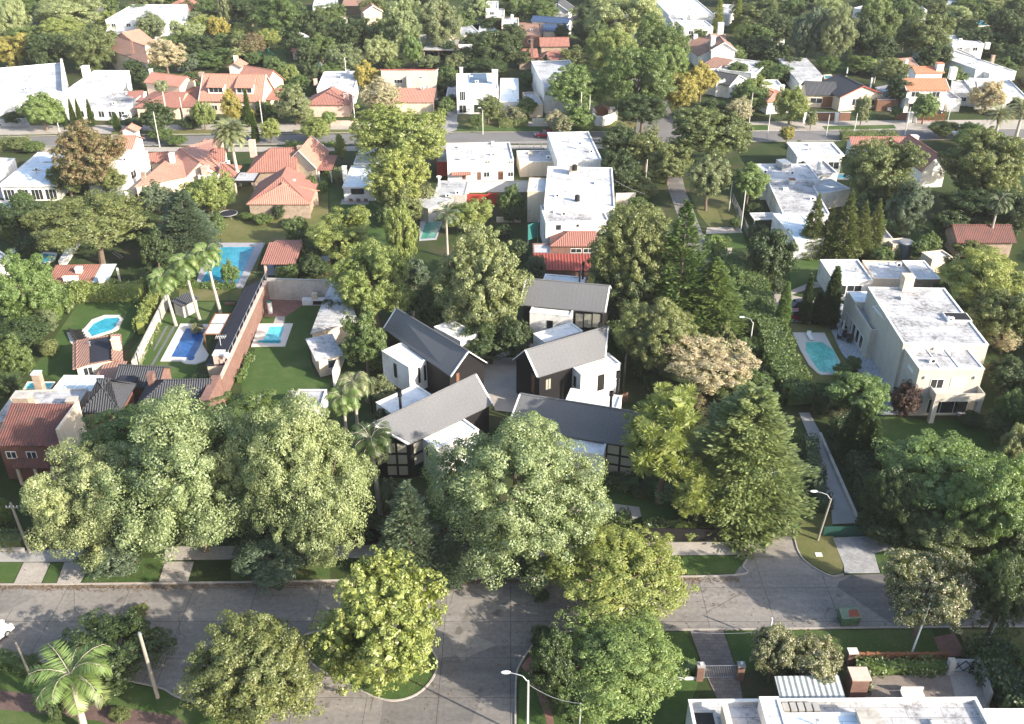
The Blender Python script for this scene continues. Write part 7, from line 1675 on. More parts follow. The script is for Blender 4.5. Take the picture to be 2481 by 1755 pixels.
tree(1490, 972, 128, 112, 'yellow', 5.0, mesh=pn, label='yellow-green tufted pine on a slim bare trunk beside the big layered conifer', name='pine_tree')
tree(1565, 1110, 90, 78, 'yellow', 1.5, mesh=pn, label='lower tufted pine branches spreading toward the road junction', name='pine_tree')
# courtyard surroundings
tree(1645, 895, 55, 42, 'olive', 1, tm='M2'); tree(1560, 890, 60, 40, 'rust', .8, tm='M1'); tree(1510, 905, 40, 36, 'olive', .8, tm='M4'); tree(1690, 860, 50, 36, 'mid', .6, tm='M0'); tree(1620, 850, 60, 50, 'olive', 1.5, tm='L1')
tree(1590, 815, 112, 72, 'pale', 3.0, mesh=hero(5, .5, 30, .30, sparse=.2, rough=.4), label='pale pinkish-beige tree right of the white boxes', name='broadleaf_tree')
tree(1460, 748, 92, 92, 'olive', 2, mesh=hero(6, .6, 46, .30), label='round olive tree right of the sunlit dark-house roof')
tree(1560, 800, 62, 60, 'olive', 1.5, tm='M1', label='olive tree between the round olive tree and the pale pinkish-beige one')
tree(1420, 570, 105, 125, 'olive', 2, mesh=hero(7, .62, 46, .32, rough=.3), label='large irregular olive tree half covering the red tiled cottage')
tree(1400, 640, 80, 80, 'dark', 1, tm='L1', label='dark lower crown between the cottage and the rearmost dark gabled house')
tree(1075, 634, 124, 138, 'sage', 1.5, mesh=hero(7, .62, 52, .32, lobes=lob((0,0,.1,.6), (0,0,.5,.42), (.42,0,-.05,.42), (-.42,.05,-.05,.42), (0,-.45,-.1,.42), (0,.45,0,.4), (.3,-.35,-.4,.36), (-.35,-.3,-.4,.34))), label='big rounded pale olive poplar in the centre, above the gravel court')
tree(1100, 770, 75, 55, 'dark', .6, tm='M2', label='dark shady shrub-tree behind the left white boxes, under the rounded poplar')
tree(960, 690, 50, 60, 'dark', .5, tm='M0'); tree(1160, 760, 40, 55, 'dark', .4, tm='M3')
tree(838, 635, 92, 92, 'yellow', 1.6, mesh=hero(6, .58, 46, .30), label='dense yellow-green tree behind the left dark gabled house')
tree(820, 765, 55, 75, 'mid', .6, tm='M1', label='mid green tree at the left gable of the left dark gabled house')
tree(900, 535, 38, 88, 'yellow', .8, tm='M4', label='narrow upright yellow-green tree beside the green-water pool')
tree(762, 525, 82, 62, 'yellow', .8, tm='L0', label='rounded yellow-green tree on the dry lawn, right of the open pavilion')
tree(665, 520, 28, 32, 'mid', .3); tree(700, 600, 30, 28, 'dark', .2, tm='M2'); tree(850, 880, 34, 38, 'grey', .2, tm='M3', label='grey-green bush beside the lower left white box')
tree(1050, 480, 55, 40, 'yellow', .6, tm='M3', label='yellow-green rounded shrub-tree before the bright red yard wall')
tree(1145, 450, 32, 36, 'mid', .5, tm='M1', label='bushy mid green tree beside the large bright white house'); tree(1200, 600, 22, 40, 'teal', .2, tm='S1'); tree(1160, 560, 25, 25, 'dark', .2)
palm(F(1000,480), 8, 3.4, 16, 'teal', 'bluish feathery palm over the green-water pool', .8)
hedge([c1(300,960), c1(760,960)], 2.2, 1.6, 'dark', 'dark creeper hedge below the red corrugated lean-to')
hedge([c1(1020,1450), c2(1180,60), c2(1400,360)], 2.4, 1.6, 'dark', 'dark shrub bank right of the dark gabled houses'); hedge([c2(950,1180), c2(1240,1190)], 2.2, 1.2, 'dark', 'dark shrubs under the tall curtained windows of the front right gabled house')
hedge([c2(1290,1560), c2(1900,1520)], 1.6, .8, 'dark', 'low dark shrubs inside the black boundary fence right of the gate'); hedge([c2(640,1500), c2(1180,1480)], 1.2, 1.0, 'dark', 'low hedge along the forecourt behind the street gate')
hedge([b2(840,1560), b2(1500,1560)], 2.0, 1.0, 'dark', 'dark shrubs inside the black boundary fence left of the entrance'); hedge([c2(2000,1550), c2(2180,1530)], 1.6, .9, 'yellow', 'small yellow-green shrubs at the junction beside the conifer trunk')
tree(990, 890, 12, 12, 'wine', .1)
# hedge between the court plots and the branch lane, up the right side
hedge([c1(2020,900), c1(2230,1160), c1(2300,1400), d1(100,1560), d2(180,250), d2(330,470)], 4.2, 3.0, 'mid', 'long tall hedge between the mansion garden and the branch lane', leaf=.24, dens=1.7)
hedge([d2(410,820), d2(470,1100), d2(540,1420)], 1.6, 1.6, 'dark', 'dark clipped hedge along the left of the narrow paved lane')
hedge([d2(700,700), d2(860,1050), d2(1010,1440)], 2.8, 2.6, 'dark', 'thick dark hedge along the right of the narrow paved lane', leaf=.24, dens=1.7)
tree(1925, 890, 68, 55, 'bright', 1.5, tm='M2', label='fresh green tree beside the garden steps of the mansion')
tree(2030, 895, 36, 40, 'wine', .4, tm='M3', label='dark wine-red leaved tree at the corner of the mansion')
for x, y, h_, r_, lb in ((1896,1030,8,1.5,'left dark cypress of the tall row beside the football goal'), (1921,1040,8.5,1.4,'middle dark cypress of the tall row beside the football goal'), (1944,1050,7,1.3,'right dark cypress of the tall row beside the football goal'), (1961,1075,5.5,1.1,'short cypress in front of the football goal net')): cone_tree(x, y, h_, r_, 'dark', lb)
for x, y, h_, r_, lb in ((1750,745,8.2,1.3,'leftmost sunlit cypress in front of the mansion driveway cars'), (1802,725,8.2,1.0,'slender cypress second from the left before the driveway cars'), (1828,722,5.2,1.0,'shortest cypress of the four before the driveway cars'), (1855,730,9.6,1.6,'tallest thickest cypress of the four before the driveway cars')): cone_tree(x, y, h_, r_, 'dark' if x != 1750 else 'bright', lb)  # sunlight on the leftmost is put into its brighter leaf colour
tree(1730, 572, 54, 62, 'dark', .6, tm='M0', label='dark dome-shaped tree beside the graffiti gate'); tree(1915, 815, 18, 18, 'mid', .1)
for i, (x, y, h_, r_) in enumerate(((1815,572,11,2.6), (1850,575,9,2.2), (1885,578,12,2.9), (1920,575,10,2.4), (1952,565,9.5,2.3))): cone_tree(x, y, h_, r_, 'olive', ['leftmost', 'second', 'middle and tallest', 'fourth', 'rightmost'][i]+' of the clump of dark conifers behind the mansion lawn', tm='K', name='conifer_tree')
hedge([d1(370,780), d1(1180,780)], 2.0, 1.8, 'olive', 'low shrub bank at the foot of the dark conifer clump'); tree(2010, 620, 20, 16, 'yellow', .2, label='yellow-green shrub beside the big grey water tank')
tree(2205, 630, 92, 70, 'yellow', 2.5, tm='L2', label='wide yellowish tree behind the mansion, below the mossy barn'); tree(2250, 705, 70, 75, 'olive', 1, tm='L0', label='olive tree at the right edge behind the mansion'); tree(2135, 600, 25, 30, 'dark', 1, tm='M1')
tree(2255, 755, 45, 35, 'pale', 1, tm='P0', label='bare pinkish twiggy tree at the right edge beside the mansion roof'); tree(2255, 850, 50, 50, 'dark', 1, tm='M2'); tree(2270, 920, 40, 55, 'mid', 1, tm='M0'); tree(2230, 830, 25, 25, 'rust', .5, tm='M4')
tree(2180, 560, 40, 22, 'olive', .5, tm='M2'); tree(2085, 545, 25, 24, 'mid', .5); tree(2060, 560, 20, 22, 'mid', .3); tree(2120, 535, 18, 14, 'mid', .2)
tree(1985, 385, 92, 82, 'olive', 2, mesh=hero(6.5, .62, 46, .36), label='large dark olive crown left of the steep red hipped roof', name='broadleaf_tree')
tree(2040, 465, 52, 62, 'teal', 1, tm='L1', label='bluish green tree below the large dark olive crown, right side'); tree(1960, 460, 50, 40, 'dark', 1, tm='M1')
tree(2215, 375, 92, 80, 'olive', 2, mesh=hero(6.5, .62, 46, .36), label='large dark olive crown right of the steep red hipped roof'); tree(2200, 460, 80, 50, 'dark', .5, tm='L1', label='dark lower foliage above the mossy barn roof'); tree(2280, 480, 40, 50, 'dark', 1, tm='M3')
tree(2200, 320, 60, 26, 'mid', .4, tm='M2'); tree(2090, 560, 20, 15, 'dark', .2); tree(2130, 500, 40, 30, 'dark', .6, tm='M0')
# crossroads, centre right
tree(1592, 292, 95, 62, 'olive', 2.5, mesh=hero(6, .55, 40, .36, rough=.35, sparse=.12), label='wide dark feathery tree at the crossroads corner')
tree(1450, 330, 48, 50, 'olive', 1, tm='P1', label='golden-brown thinning tree beside the crossroads, left of the lane'); tree(1385, 325, 48, 42, 'dark', 1, tm='M2', label='dark round tree right of the grey-stained white block'); tree(1500, 365, 55, 45, 'olive', 1, tm='M1', label='olive tree over the shaded lane below the crossroads')
tree(1390, 385, 42, 50, 'dark', .5, tm='M3'); tree(1440, 420, 40, 26, 'olive', .3, tm='M0'); tree(1395, 425, 15, 12, 'bright', .1, label='round clipped bush right of the large bright white house'); tree(1440, 500, 70, 50, 'olive', 1.5, tm='M4', label='sunlit olive crown top beside the long bare pole')
tree(1590, 400, 52, 55, 'grey', 2.2, tm='M4', label='pale round street tree on the verge below the crossroads'); tree(1680, 413, 44, 42, 'bright', 2, tm='M2', label='bright green round tree left of the long white flat-roofed house')
tree(1650, 500, 14, 14, 'mid', .1); tree(1640, 590, 26, 20, 'mid', .1, tm='M1'); tree(1620, 540, 22, 14, 'mid', .1); tree(1700, 700, 22, 30, 'mid', .2, tm='M2'); tree(1660, 640, 30, 30, 'mid', .2, tm='M2'); tree(1560, 660, 50, 50, 'mid', 1, tm='M0')
tree(1620, 760, 30, 40, 'olive', .6, tm='M1')
# big street trees above the crossroads
for i, (x, y, rx, ry, k, lb) in enumerate(((1405,40,85,62,'light','topmost light feathery crown of the shaded branch street, at the top edge'), (1375,120,62,62,'yellow','yellowish feathery crown on the left side of the shaded branch street'), (1425,180,78,72,'mid','largest mid green crown over the shaded branch street'), (1480,95,62,62,'mid','mid green crown on the right side of the shaded branch street, upper part'), (1500,150,44,55,'bright','bright green crown right of the shaded branch street'), (1440,250,58,40,'dark','dark lower foliage beside the crossroads lamp'))):
    tree(x, y, rx, ry, k, 3, tm=f'L{i % 3}', label=lb, name='street_tree')
tree(1293, 190, 72, 56, 'bright', 3.0, mesh=hero(5.5, .6, 44, .36, lobes=um), label='bright green umbrella-crowned tree before the tall narrow white house', name='street_tree')
tree(1300, 265, 42, 32, 'bright', .8, tm='M1', label='bright green lower bush under the umbrella-crowned crossroads tree'); tree(1262, 285, 28, 26, 'flower', .5, tm='M2', label='cream-flowering shrub at the foot of the tall narrow white house')
tree(1525, 205, 42, 42, 'gold', 1.8, tm='M3', label='golden-yellow tree at the shaded branch street, lower left of the pair', name='street_tree'); tree(1573, 178, 40, 38, 'gold', 1.8, tm='M1', label='golden-yellow tree beside the low white house, upper right of the pair', name='street_tree')
tree(1600, 250, 40, 26, 'dark', .6, tm='M2'); tree(1655, 245, 36, 32, 'pale', .8, tm='P0'); tree(1680, 215, 45, 35, 'mid', 1.5, tm='M0', label='mid green tree over the low white house with the dark grey gable'); tree(1700, 195, 36, 26, 'yellow', 1, tm='M1')
tree(1290, 130, 42, 26, 'olive', .6, tm='M1'); tree(1260, 75, 16, 22, 'dark', .4, tm='M3', label='dark conical tree beside the small pinkish-white house'); tree(1340, 90, 28, 45, 'mid', .6, tm='M0'); palm(F(1385*0+1385,30), 6, 2.6, 14, 'mid', 'small palm at the top edge beside the black car', .8) if False else None
palm(c0(670,110), 5, 2.4, 14, 'mid', 'small palm beside the black car, top centre', .8)
# tall pale tree of the middle street
tree(905, 300, 118, 84, 'yellow', 2, mesh=hero(6.5, .5, 24, .36, sparse=.35, rough=.4), label='tall pale yellow-green thinning tree straddling the far street', bark=M['palebark'], name='street_tree')
tree(892, 400, 88, 74, 'yellow', .8, mesh=hero(6, .5, 26, .34, sparse=.3, rough=.4), label='pale yellow-green lower crown beside the small white cottage', bark=M['palebark'], name='broadleaf_tree')
tree(905, 460, 48, 45, 'olive', .2, tm='M1'); tree(855, 215, 48, 42, 'pale', 1.2, tm='P1', label='bare pinkish-beige tree before the plain-walled pale house', name='street_tree'); tree(822, 170, 32, 32, 'gold', 1, tm='M1', label='golden-green tree left of the plain-walled pale house')
tree(865, 485, 26, 26, 'mid', .2); tree(955, 440, 24, 30, 'grey', .3, tm='P0')
# left middle
tree(200, 350, 84, 72, 'rust', 2, mesh=hero(6, .6, 44, .36), label='big rust-brown autumn tree beside the tall white house')
tree(150, 395, 45, 40, 'olive', 1, tm='M0'); tree(255, 405, 40, 30, 'olive', 1, tm='M2')
umt = (crown(7, .85, 100, .27, rough=.45, dens=.9, flat=.75, lobes=lob((0,0,0,.5), (.5,.0,-.05,.36), (-.5,-.1,-.08,.4), (.1,.45,.0,.4), (.15,-.45,-.1,.38), (-.35,.35,.05,.36), (-.3,-.5,-.15,.34), (.55,.3,.02,.3), (-.75,-.3,-.2,.25), (0,0,.25,.4))), 7)
tree(205, 485, 138, 72, 'olive', 4.5, mesh=umt, label='wide umbrella-shaped olive-green tree with dark leaning trunk', name='umbrella_tree')
tree(350, 440, 40, 35, 'teal', .8, tm='M1'); tree(465, 430, 60, 48, 'yellow', .8, tm='M3', label='light leafy rounded tree with yellow-green leaves beside the trampoline'); tree(500, 440, 28, 30, 'mid', .3, tm='M0')
tree(350, 560, 40, 50, 'dark', .4, tm='M1', label='dark shady tree left of the three tall palms'); tree(430, 500, 62, 42, 'teal', .6, tm='L1', label='dark bluish crown behind the three tall palms'); tree(290, 500, 50, 40, 'dark', .5, tm='M3'); tree(480, 500, 30, 30, 'mid', .4); tree(330, 620, 30, 25, 'dark', .2)
tree(45, 490, 52, 45, 'dark', .6, tm='M2'); tree(50, 450, 25, 22, 'mid', .3); tree(65, 555, 30, 28, 'dark', .3); tree(20, 520, 20, 26, 'mid', .2)
tree(55, 652, 75, 78, 'bright', .8, mesh=hero(5, .55, 44, .28), label='bright yellow-green spreading tree at the left edge above the lawn')
tree(50, 745, 62, 40, 'dark', .3, tm='M2'); tree(30, 800, 45, 50, 'mid', .2, tm='M1'); tree(100, 720, 30, 28, 'grey', .3, tm='M0'); tree(20, 860, 30, 30, 'dark', .2, tm='M0'); tree(110, 780, 22, 22, 'olive', .1)
hedge([a1(150,1500), a1(470,1300), a1(640,1140)], 3.6, 2.4, 'mid', 'rambling tall hedge at the left of the kidney-pool lawn', leaf=.3); hedge([a1(-40,1600), a2(100,250)], 4, 2.4, 'dark', 'thick dark hedge at the far left below the lawn', leaf=.3)
hedge([a1(650,1170), a1(1250,1160)], 2.6, 2.6, 'yellow', 'long yellow-green flowering hedge behind the kidney-pool lawn', leaf=.28); hedge([a1(1400,1130), a1(1290,1330), a1(1235,1470)], 1.6, 2.2, 'yellow', 'yellow-green hedge along the stained cream garden wall', leaf=.26)
hedge([a1(1560,1060), a1(2050,1080)], 1.0, 1.0, 'mid', 'low green hedge along the near end of the large rectangular pool'); hedge([a2(1180,160), a1(1370,1390)], .9, .7, 'grey', 'narrow planting strip of grey-green tufts at the garden wall')
hedge([b1(640,250), b1(735,30)], 1.2, 1.6, 'mid', 'clipped green hedge between the salmon-red house and the small white cottage'); tree(625, 475, 16, 18, 'dark', .1, label='dark clipped round bush at the corner of the salmon-red house'); tree(590, 492, 24, 12, 'mid', .05)
tree(652, 455, 20, 16, 'flower', .1, label='white flowering bush in front of the salmon-red hipped house') if False else tree(625, 471, 15, 13, 'mid', .1); tree(612, 470, 20, 14, 'flower', .1, label='white-flowering bush along the front of the salmon-red hipped house')
tree(640, 360, 14, 30, 'dark', .2); tree(560, 575, 1, 1, 'dark', .1) if False else None
tree(700, 415, 14, 30, 'mid', .2); tree(762, 330, 14, 32, 'yellow', .2, tm='M4', label='narrow upright yellow-green tree right of the peach gable of the salmon-red house'); tree(765, 395, 18, 24, 'grey', .3)
tree(515, 612, 22, 30, 'bright', .3, tm='M1', label='small fresh green bushy tree over the near corner of the large rectangular pool'); tree(560, 720, 15, 16, 'rust', .1, label='small reddish shrub by the terracotta planter'); tree(645, 610, 28, 22, 'mid', .2, tm='M3')
tree(455, 775, 1, 1, 'mid') if False else None; tree(440, 735, 16, 13, 'flower', .1)
tree(466, 880, 30, 24, 'pale', .1, tm='S1', label='pale variegated round bush at the foot of the brick wall'); tree(486, 852, 18, 14, 'gold', .1, label='golden shrub at the foot of the brick wall'); tree(450, 850, 22, 14, 'dark', .1); hedge([a2(2080,280), a2(2180,60)], .8, .6, 'mid', 'ragged low planting along the sunny side of the brick wall')
hedge([a3(-30,50), a3(220,55)], 2.0, 1.2, 'olive', 'hedge stub at the left edge behind the near sidewalk'); hedge([a3(-30,1060), a3(150,1100)], 1.4, .7, 'mid', 'low shrubs at the left edge of the south verge'); tree(5, 1150, 20, 30, 'mid', .4); tree(10, 960, 12, 20, 'mid', .4)
# palms
PG = 'tall drooping palms beside the large pool'
for q, hh, ln, lb in ((a1(1420,1000), 7.5, (-.6,.2), 'leftmost and lowest of the three tall drooping palms beside the large pool'), (a1(1600,860), 9.3, (-.8,.1), 'middle one of the three tall drooping palms beside the large pool'), (a1(1790,780), 10.0, (-.8,.2), 'rightmost and highest of the three tall drooping palms beside the large pool')):
    palm(q, hh, 3.4, 24, 'bright', lb, 1.3, ln, .22, leaflet=.95, dens=2.2)
palm(a3(610,1180), 7.0, 4.6, 15, 'bright', 'big feathery palm with long arching fronds in the bottom left corner', 1.0, (.3,.1), .28, leaflet=1.1, dens=2.0, old=.15, up=.75)
palm(b2(830,420), 8.0, 3.0, 18, 'bright', 'light green palm crown above the palest feathery street tree', 1.3, (0,.4), .2, leaflet=.9, dens=1.2); palm(b2(920,290), 9.0, 3.0, 18, 'grey', 'dull olive palm crown just behind the light green palm', 1.4, (0,0), .2, leaflet=.9, dens=1.2, old=.3)
palm(b2(1070,790), 9.5, 3.7, 22, 'dark', 'dark green palm leaning before the front left dark gabled house', 1.1, (-.5,.5), .25, leaflet=1.0, dens=1.4, old=.2, skirt=1.0); palm(b2(980,880), 6.8, 2.8, 16, 'olive', 'shorter palm with withered fronds beside the dark green palm', 1.5, (.4,.3), .24, dens=1.2, old=.4)
palm(a0(2000,1175), 10.5, 4.6, 84, 'grey', 'tall date palm with stiff rounded crown beside the salmon-red house', .8, (-.5,.1), .34, leaflet=.75, dens=2.2, skirt=1.3, up=1.1); palm(a0(1400,740), 8.5, 2.6, 26, 'grey', 'bushy drooping palm in front of the peach tiled house', 1.5, (0,0), .25, leaflet=.8, old=.2)
palm(a0(2060,460), 5, 2.6, 26, 'yellow', 'small date palm on the upper left lawn', .7, (0,0), .3, leaflet=.4); palm(d0(2090,1010), 7, 4.0, 50, 'grey', 'left one of the two date palms at the right end of the far street', .6, (0,0), .35, leaflet=.5, skirt=1); palm(d0(2290,950), 7, 4.0, 44, 'grey', 'right one of the two date palms, cut by the right edge', .6, (0,0), .35, leaflet=.5, skirt=1)
palm(d0(1020,560), 5, 2.0, 14, 'yellow', 'small fan palm behind the dark-roofed house', .8, (0,0), .2, leaflet=.6)
palm(F(2240,455), 9, 3.4, 22, 'dark', 'dark drooping palm under the large dark crown above the mossy barn', 1.3)
# far street, left
for x, y, rx, ry, k, lb in ((95,248,50,42,'bright','round light-green street tree in front of the largest white villa'), (350,262,42,36,'dark','round dark olive tree before the palm-fronted peach house'), (455,255,26,32,'yellow','yellow-green tree below the stone chimney of the dormer house'), (520,238,26,40,'gold','golden upright tree in front of the dormer house'), (660,235,45,42,'grey','pale grey-green tree between the dormer house and the red hipped bungalow'), (605,292,24,24,'yellow','small yellow-green street tree on the near kerb of the far street'), (705,290,36,26,'yellow','wide low yellow-green street tree before the salmon brick bungalow'), (738,265,18,16,'bright','small fresh green street tree at the salmon brick bungalow corner'), (652,170,22,26,'yellow','small yellow tree at the gable end of the dormer house'), (1095,245,36,28,'olive','olive willow-like tree in front of the white cubic house'), (1180,240,26,20,'mid','mid green shrub-tree right of the white cubic house'), (1070,270,18,16,'mid','small round street tree at the drive of the white cubic house'), (1250,270,30,22,'pale','pale shrub row between the white cubic house and its neighbour')):
    tree(x, y, rx, ry, k, .8, label=lb, name='street_tree' if 'street tree' in lb else None)
tree(645, 205, 22, 18, 'mid', .3); tree(610, 262, 18, 14, 'dark', .2); tree(690, 255, 15, 14, 'bright', .1); tree(880, 345, 18, 18, 'dark', .2); tree(830, 320, 20, 18, 'dark', .2, label='dark flower-flecked bush beside the small white cottage'); tree(985, 260, 18, 22, 'yellow', .3)
for i, x in enumerate((160, 175, 200)): cone_tree(x*1.0+8, 285, 6.6, .8, 'mid', ['left', 'middle', 'right'][i]+' one of the three clipped slim cypresses before the largest white villa', group='clipped cypresses')
cone_tree(148, 285, 5.5, .9, 'mid', 'short cypress touching the round light-green street tree'); cone_tree(560, 285, 9, 1.1, 'mid', 'left taller cypress of the pair behind the tall date palm'); cone_tree(575, 322, 7, 1.0, 'mid', 'right cypress of the pair behind the tall date palm'); cone_tree(265, 295, 4.5, .9, 'mid', 'small conical tree by the glazed fence of the largest white villa', name='conifer_tree')
hedge([a0(1090,1080), a0(1240,1085)], 2.0, 1.3, 'dark', 'dark clipped hedge by the white car, upper left street'); hedge([b0(20,960), b0(110,960)], 1.2, 1.0, 'yellow', 'clipped yellow-green hedge in the dormer house front garden'); hedge([a0(990,1090), a0(1060,960)], 1.5, 1.0, 'mid', 'sloping green hedge beside the drive of the largest white villa')
hedge([a0(0,1300), a0(260,1290)], 3.5, 2.2, 'olive', 'olive shrubs along the near side of the far street, left edge'); hedge([b0(330,1275), b0(760,1275)], 1.5, .9, 'mid', 'low hedge behind the salmon-red house along the far street')
hedge([c0(30,1100), c0(280,1095)], 2.4, 1.5, 'olive', 'yellowish clipped hedge before the white cubic house garden'); tree(1220, 345, 12, 14, 'dark', .1, label='clipped dark column bush behind the street railing'); tree(1255, 345, 20, 12, 'dark', .1)
hedge([d0(700,1215), d0(1180,1215)], 3.2, 1.8, 'olive', 'rough olive hedge along the near side of the far street, right'); tree(2250*0+1925, 330, 30, 14, 'mid', .2); tree(1795, 325, 20, 10, 'olive', .1)
# far right street trees
for x, y, rx, ry, k, lb in ((1775,235,36,40,'yellow','thin yellowish street tree at the wide timber gate'), (1765,300,18,18,'gold','small golden tree at the far kerb, upper right'), (1935,245,20,34,'grey','thin pale street tree before the cream gable'), (2075,240,30,34,'bright','round fresh green street tree before the orange-roofed house'), (2010,250,14,12,'mid','tiny street tree at the timber gate below the orange roof'), (2215,215,42,34,'pale','pale beige thinning tree beside the date palms'), (2120,290,36,18,'olive','olive shrub at the kerb left of the two white cars'), (2180,290,28,20,'bright','fresh green shrub in front of the two white cars'), (1820,265,16,20,'grey','small grey-green palm-like shrub at the street, upper right')):
    tree(x, y, rx, ry, k, .8, label=lb, name='street_tree' if 'street tree' in lb else None)
tree(2140, 175, 32, 24, 'mid', .4, tm='M2', label='mid green shrub mass beside the white villa, upper right'); tree(2085, 175, 30, 22, 'mid', .3, tm='M1'); tree(1740, 165, 40, 22, 'mid', .2, tm='M3'); tree(2280, 240, 25, 22, 'dark', .3)
# upper right background
for i, (x, y, rx, ry, k, lb) in enumerate(((1815,75,40,62,'teal','silvery bluish poplar behind the long low hall'), (1880,80,42,65,'grey','pale grey-green tall tree right of the silvery poplar'), (1860,20,38,30,'light','light green crown at the top edge above the silvery poplar'), (1965,45,50,62,'mid','mid green tall tree at the top edge, upper right'), (2080,85,56,52,'olive','large round olive-brown crown above the white villa, upper right'), (2150,45,42,30,'light','light green crown between the green canopy and the olive-brown crown'), (2100,130,38,32,'dark','dark lower foliage beneath the large round olive-brown crown'), (1980,110,32,30,'dark','dark tree with visible trunk behind the dark-roofed house'), (2000,160,44,32,'olive','round olive tree right of the dark-roofed house'), (2020,200,34,34,'dark','dark shady tree touching the orange-roofed house'))):
    tree(x, y, rx, ry, k, 1.5, label=lb)
for x, y, h_, k, lb in ((1608,75,13,'yellow','left slim yellow-green poplar beside the white flat roofs, top'), (1650,75,12,'yellow','right slim yellow-green poplar beside the white flat roofs, top'), (1900,150,7,'mid','slim upright conifer behind the dark-roofed house')):
    cone_tree(x, y, h_, 2.0 if h_ > 8 else .9, k, lb, tm='K', name='poplar_tree' if h_ > 8 else 'conifer_tree')
for q in ((1690,30,55,35,'olive',1),(1740,60,45,40,'dark',.8),(1690,85,45,32,'mid',.6),(1690,110,36,24,'dark',.3),(1745,120,36,26,'dark',.4),(1715,155,38,20,'mid',.2),(1770,145,30,20,'dark',.3),(1860,145,30,18,'mid',.3),(1935,90,28,45,'dark',1),(1935,145,40,22,'mid',.3),(2040,30,35,26,'mid',1),(2250,55,50,40,'dark',1),(2200,30,30,22,'mid',1),(2180,90,40,30,'dark',.6),(2230,100,45,28,'dark',.5),(2280,130,40,28,'dark',.5),(2250,150,30,22,'mid',.3),(2285,190,25,18,'rust',.2),(2290,90,30,40,'dark',.6),(2060,150,30,20,'dark',.4),(1640,120,35,24,'mid',.6),(1560,90,26,26,'mid',.5),(1655,160,26,20,'mid',.4),(2030,75,26,36,'dark',.8),(1775,20,30,22,'mid',1)):
    x, y, rx, ry, k, cl = q; tree(x, y, rx, ry, k, cl)
# upper centre and left background
for x, y, rx, ry, k, lb in ((985,55,50,60,'grey','tall pale-trunked grey-green tree over the grey carport'), (905,60,45,60,'light','light green tall crown left of the pale-trunked tree'), (925,110,25,36,'bright','bright green upright tree at the foot of the pale-trunked tree'), (1065,20,36,34,'light','light green tree at the top edge beside the red brick house'), (625,40,60,48,'mid','big mid green tree at the top edge, left of the pale canopy roof'), (770,130,42,32,'grey','feathery grey-green rounded tree behind the blue pool'), (855,115,38,34,'light','light green fern-like tree behind the golden-green one'), (775,75,45,38,'dark','dark tree mass right of the white gazebo'), (700,55,40,34,'dark','dark tree behind the white gazebo'), (1110,105,58,42,'dark','dark green crown mass behind the white cubic house'), (560,20,62,34,'dark','dark rounded crown at the top edge, left'), (505,15,22,44,'grey','drooping grey-green conifer at the top edge, left'), (370,125,46,36,'pale','pale twiggy tree beside the peach tiled house'), (335,62,36,30,'grey','rounded grey-green tree before the white villa at the upper left'), (205,105,62,52,'olive','large round olive tree left of the peach tiled house'), (150,25,80,42,'light','wide light green crown at the top edge, upper left'), (30,50,42,60,'light','feathery light green crown in the top left corner'), (30,110,50,40,'gold','golden-yellow crown at the left edge above the largest white villa'), (130,75,60,34,'yellow','yellowish broad crown in the upper left wood'), (110,115,50,40,'dark','dark shady crown in the upper left wood'), (560,100,36,26,'rust','reddish-brown rounded tree right of the upper left shrubs'), (240,45,26,22,'yellow','small yellow-green tree left of the upper white villa'), (490,60,26,26,'gold','yellowish tree in the upper left gardens'), (530,95,30,26,'olive','olive tree above the upper left lawn')):
    tree(x, y, rx, ry, k, 1.2, label=lb)
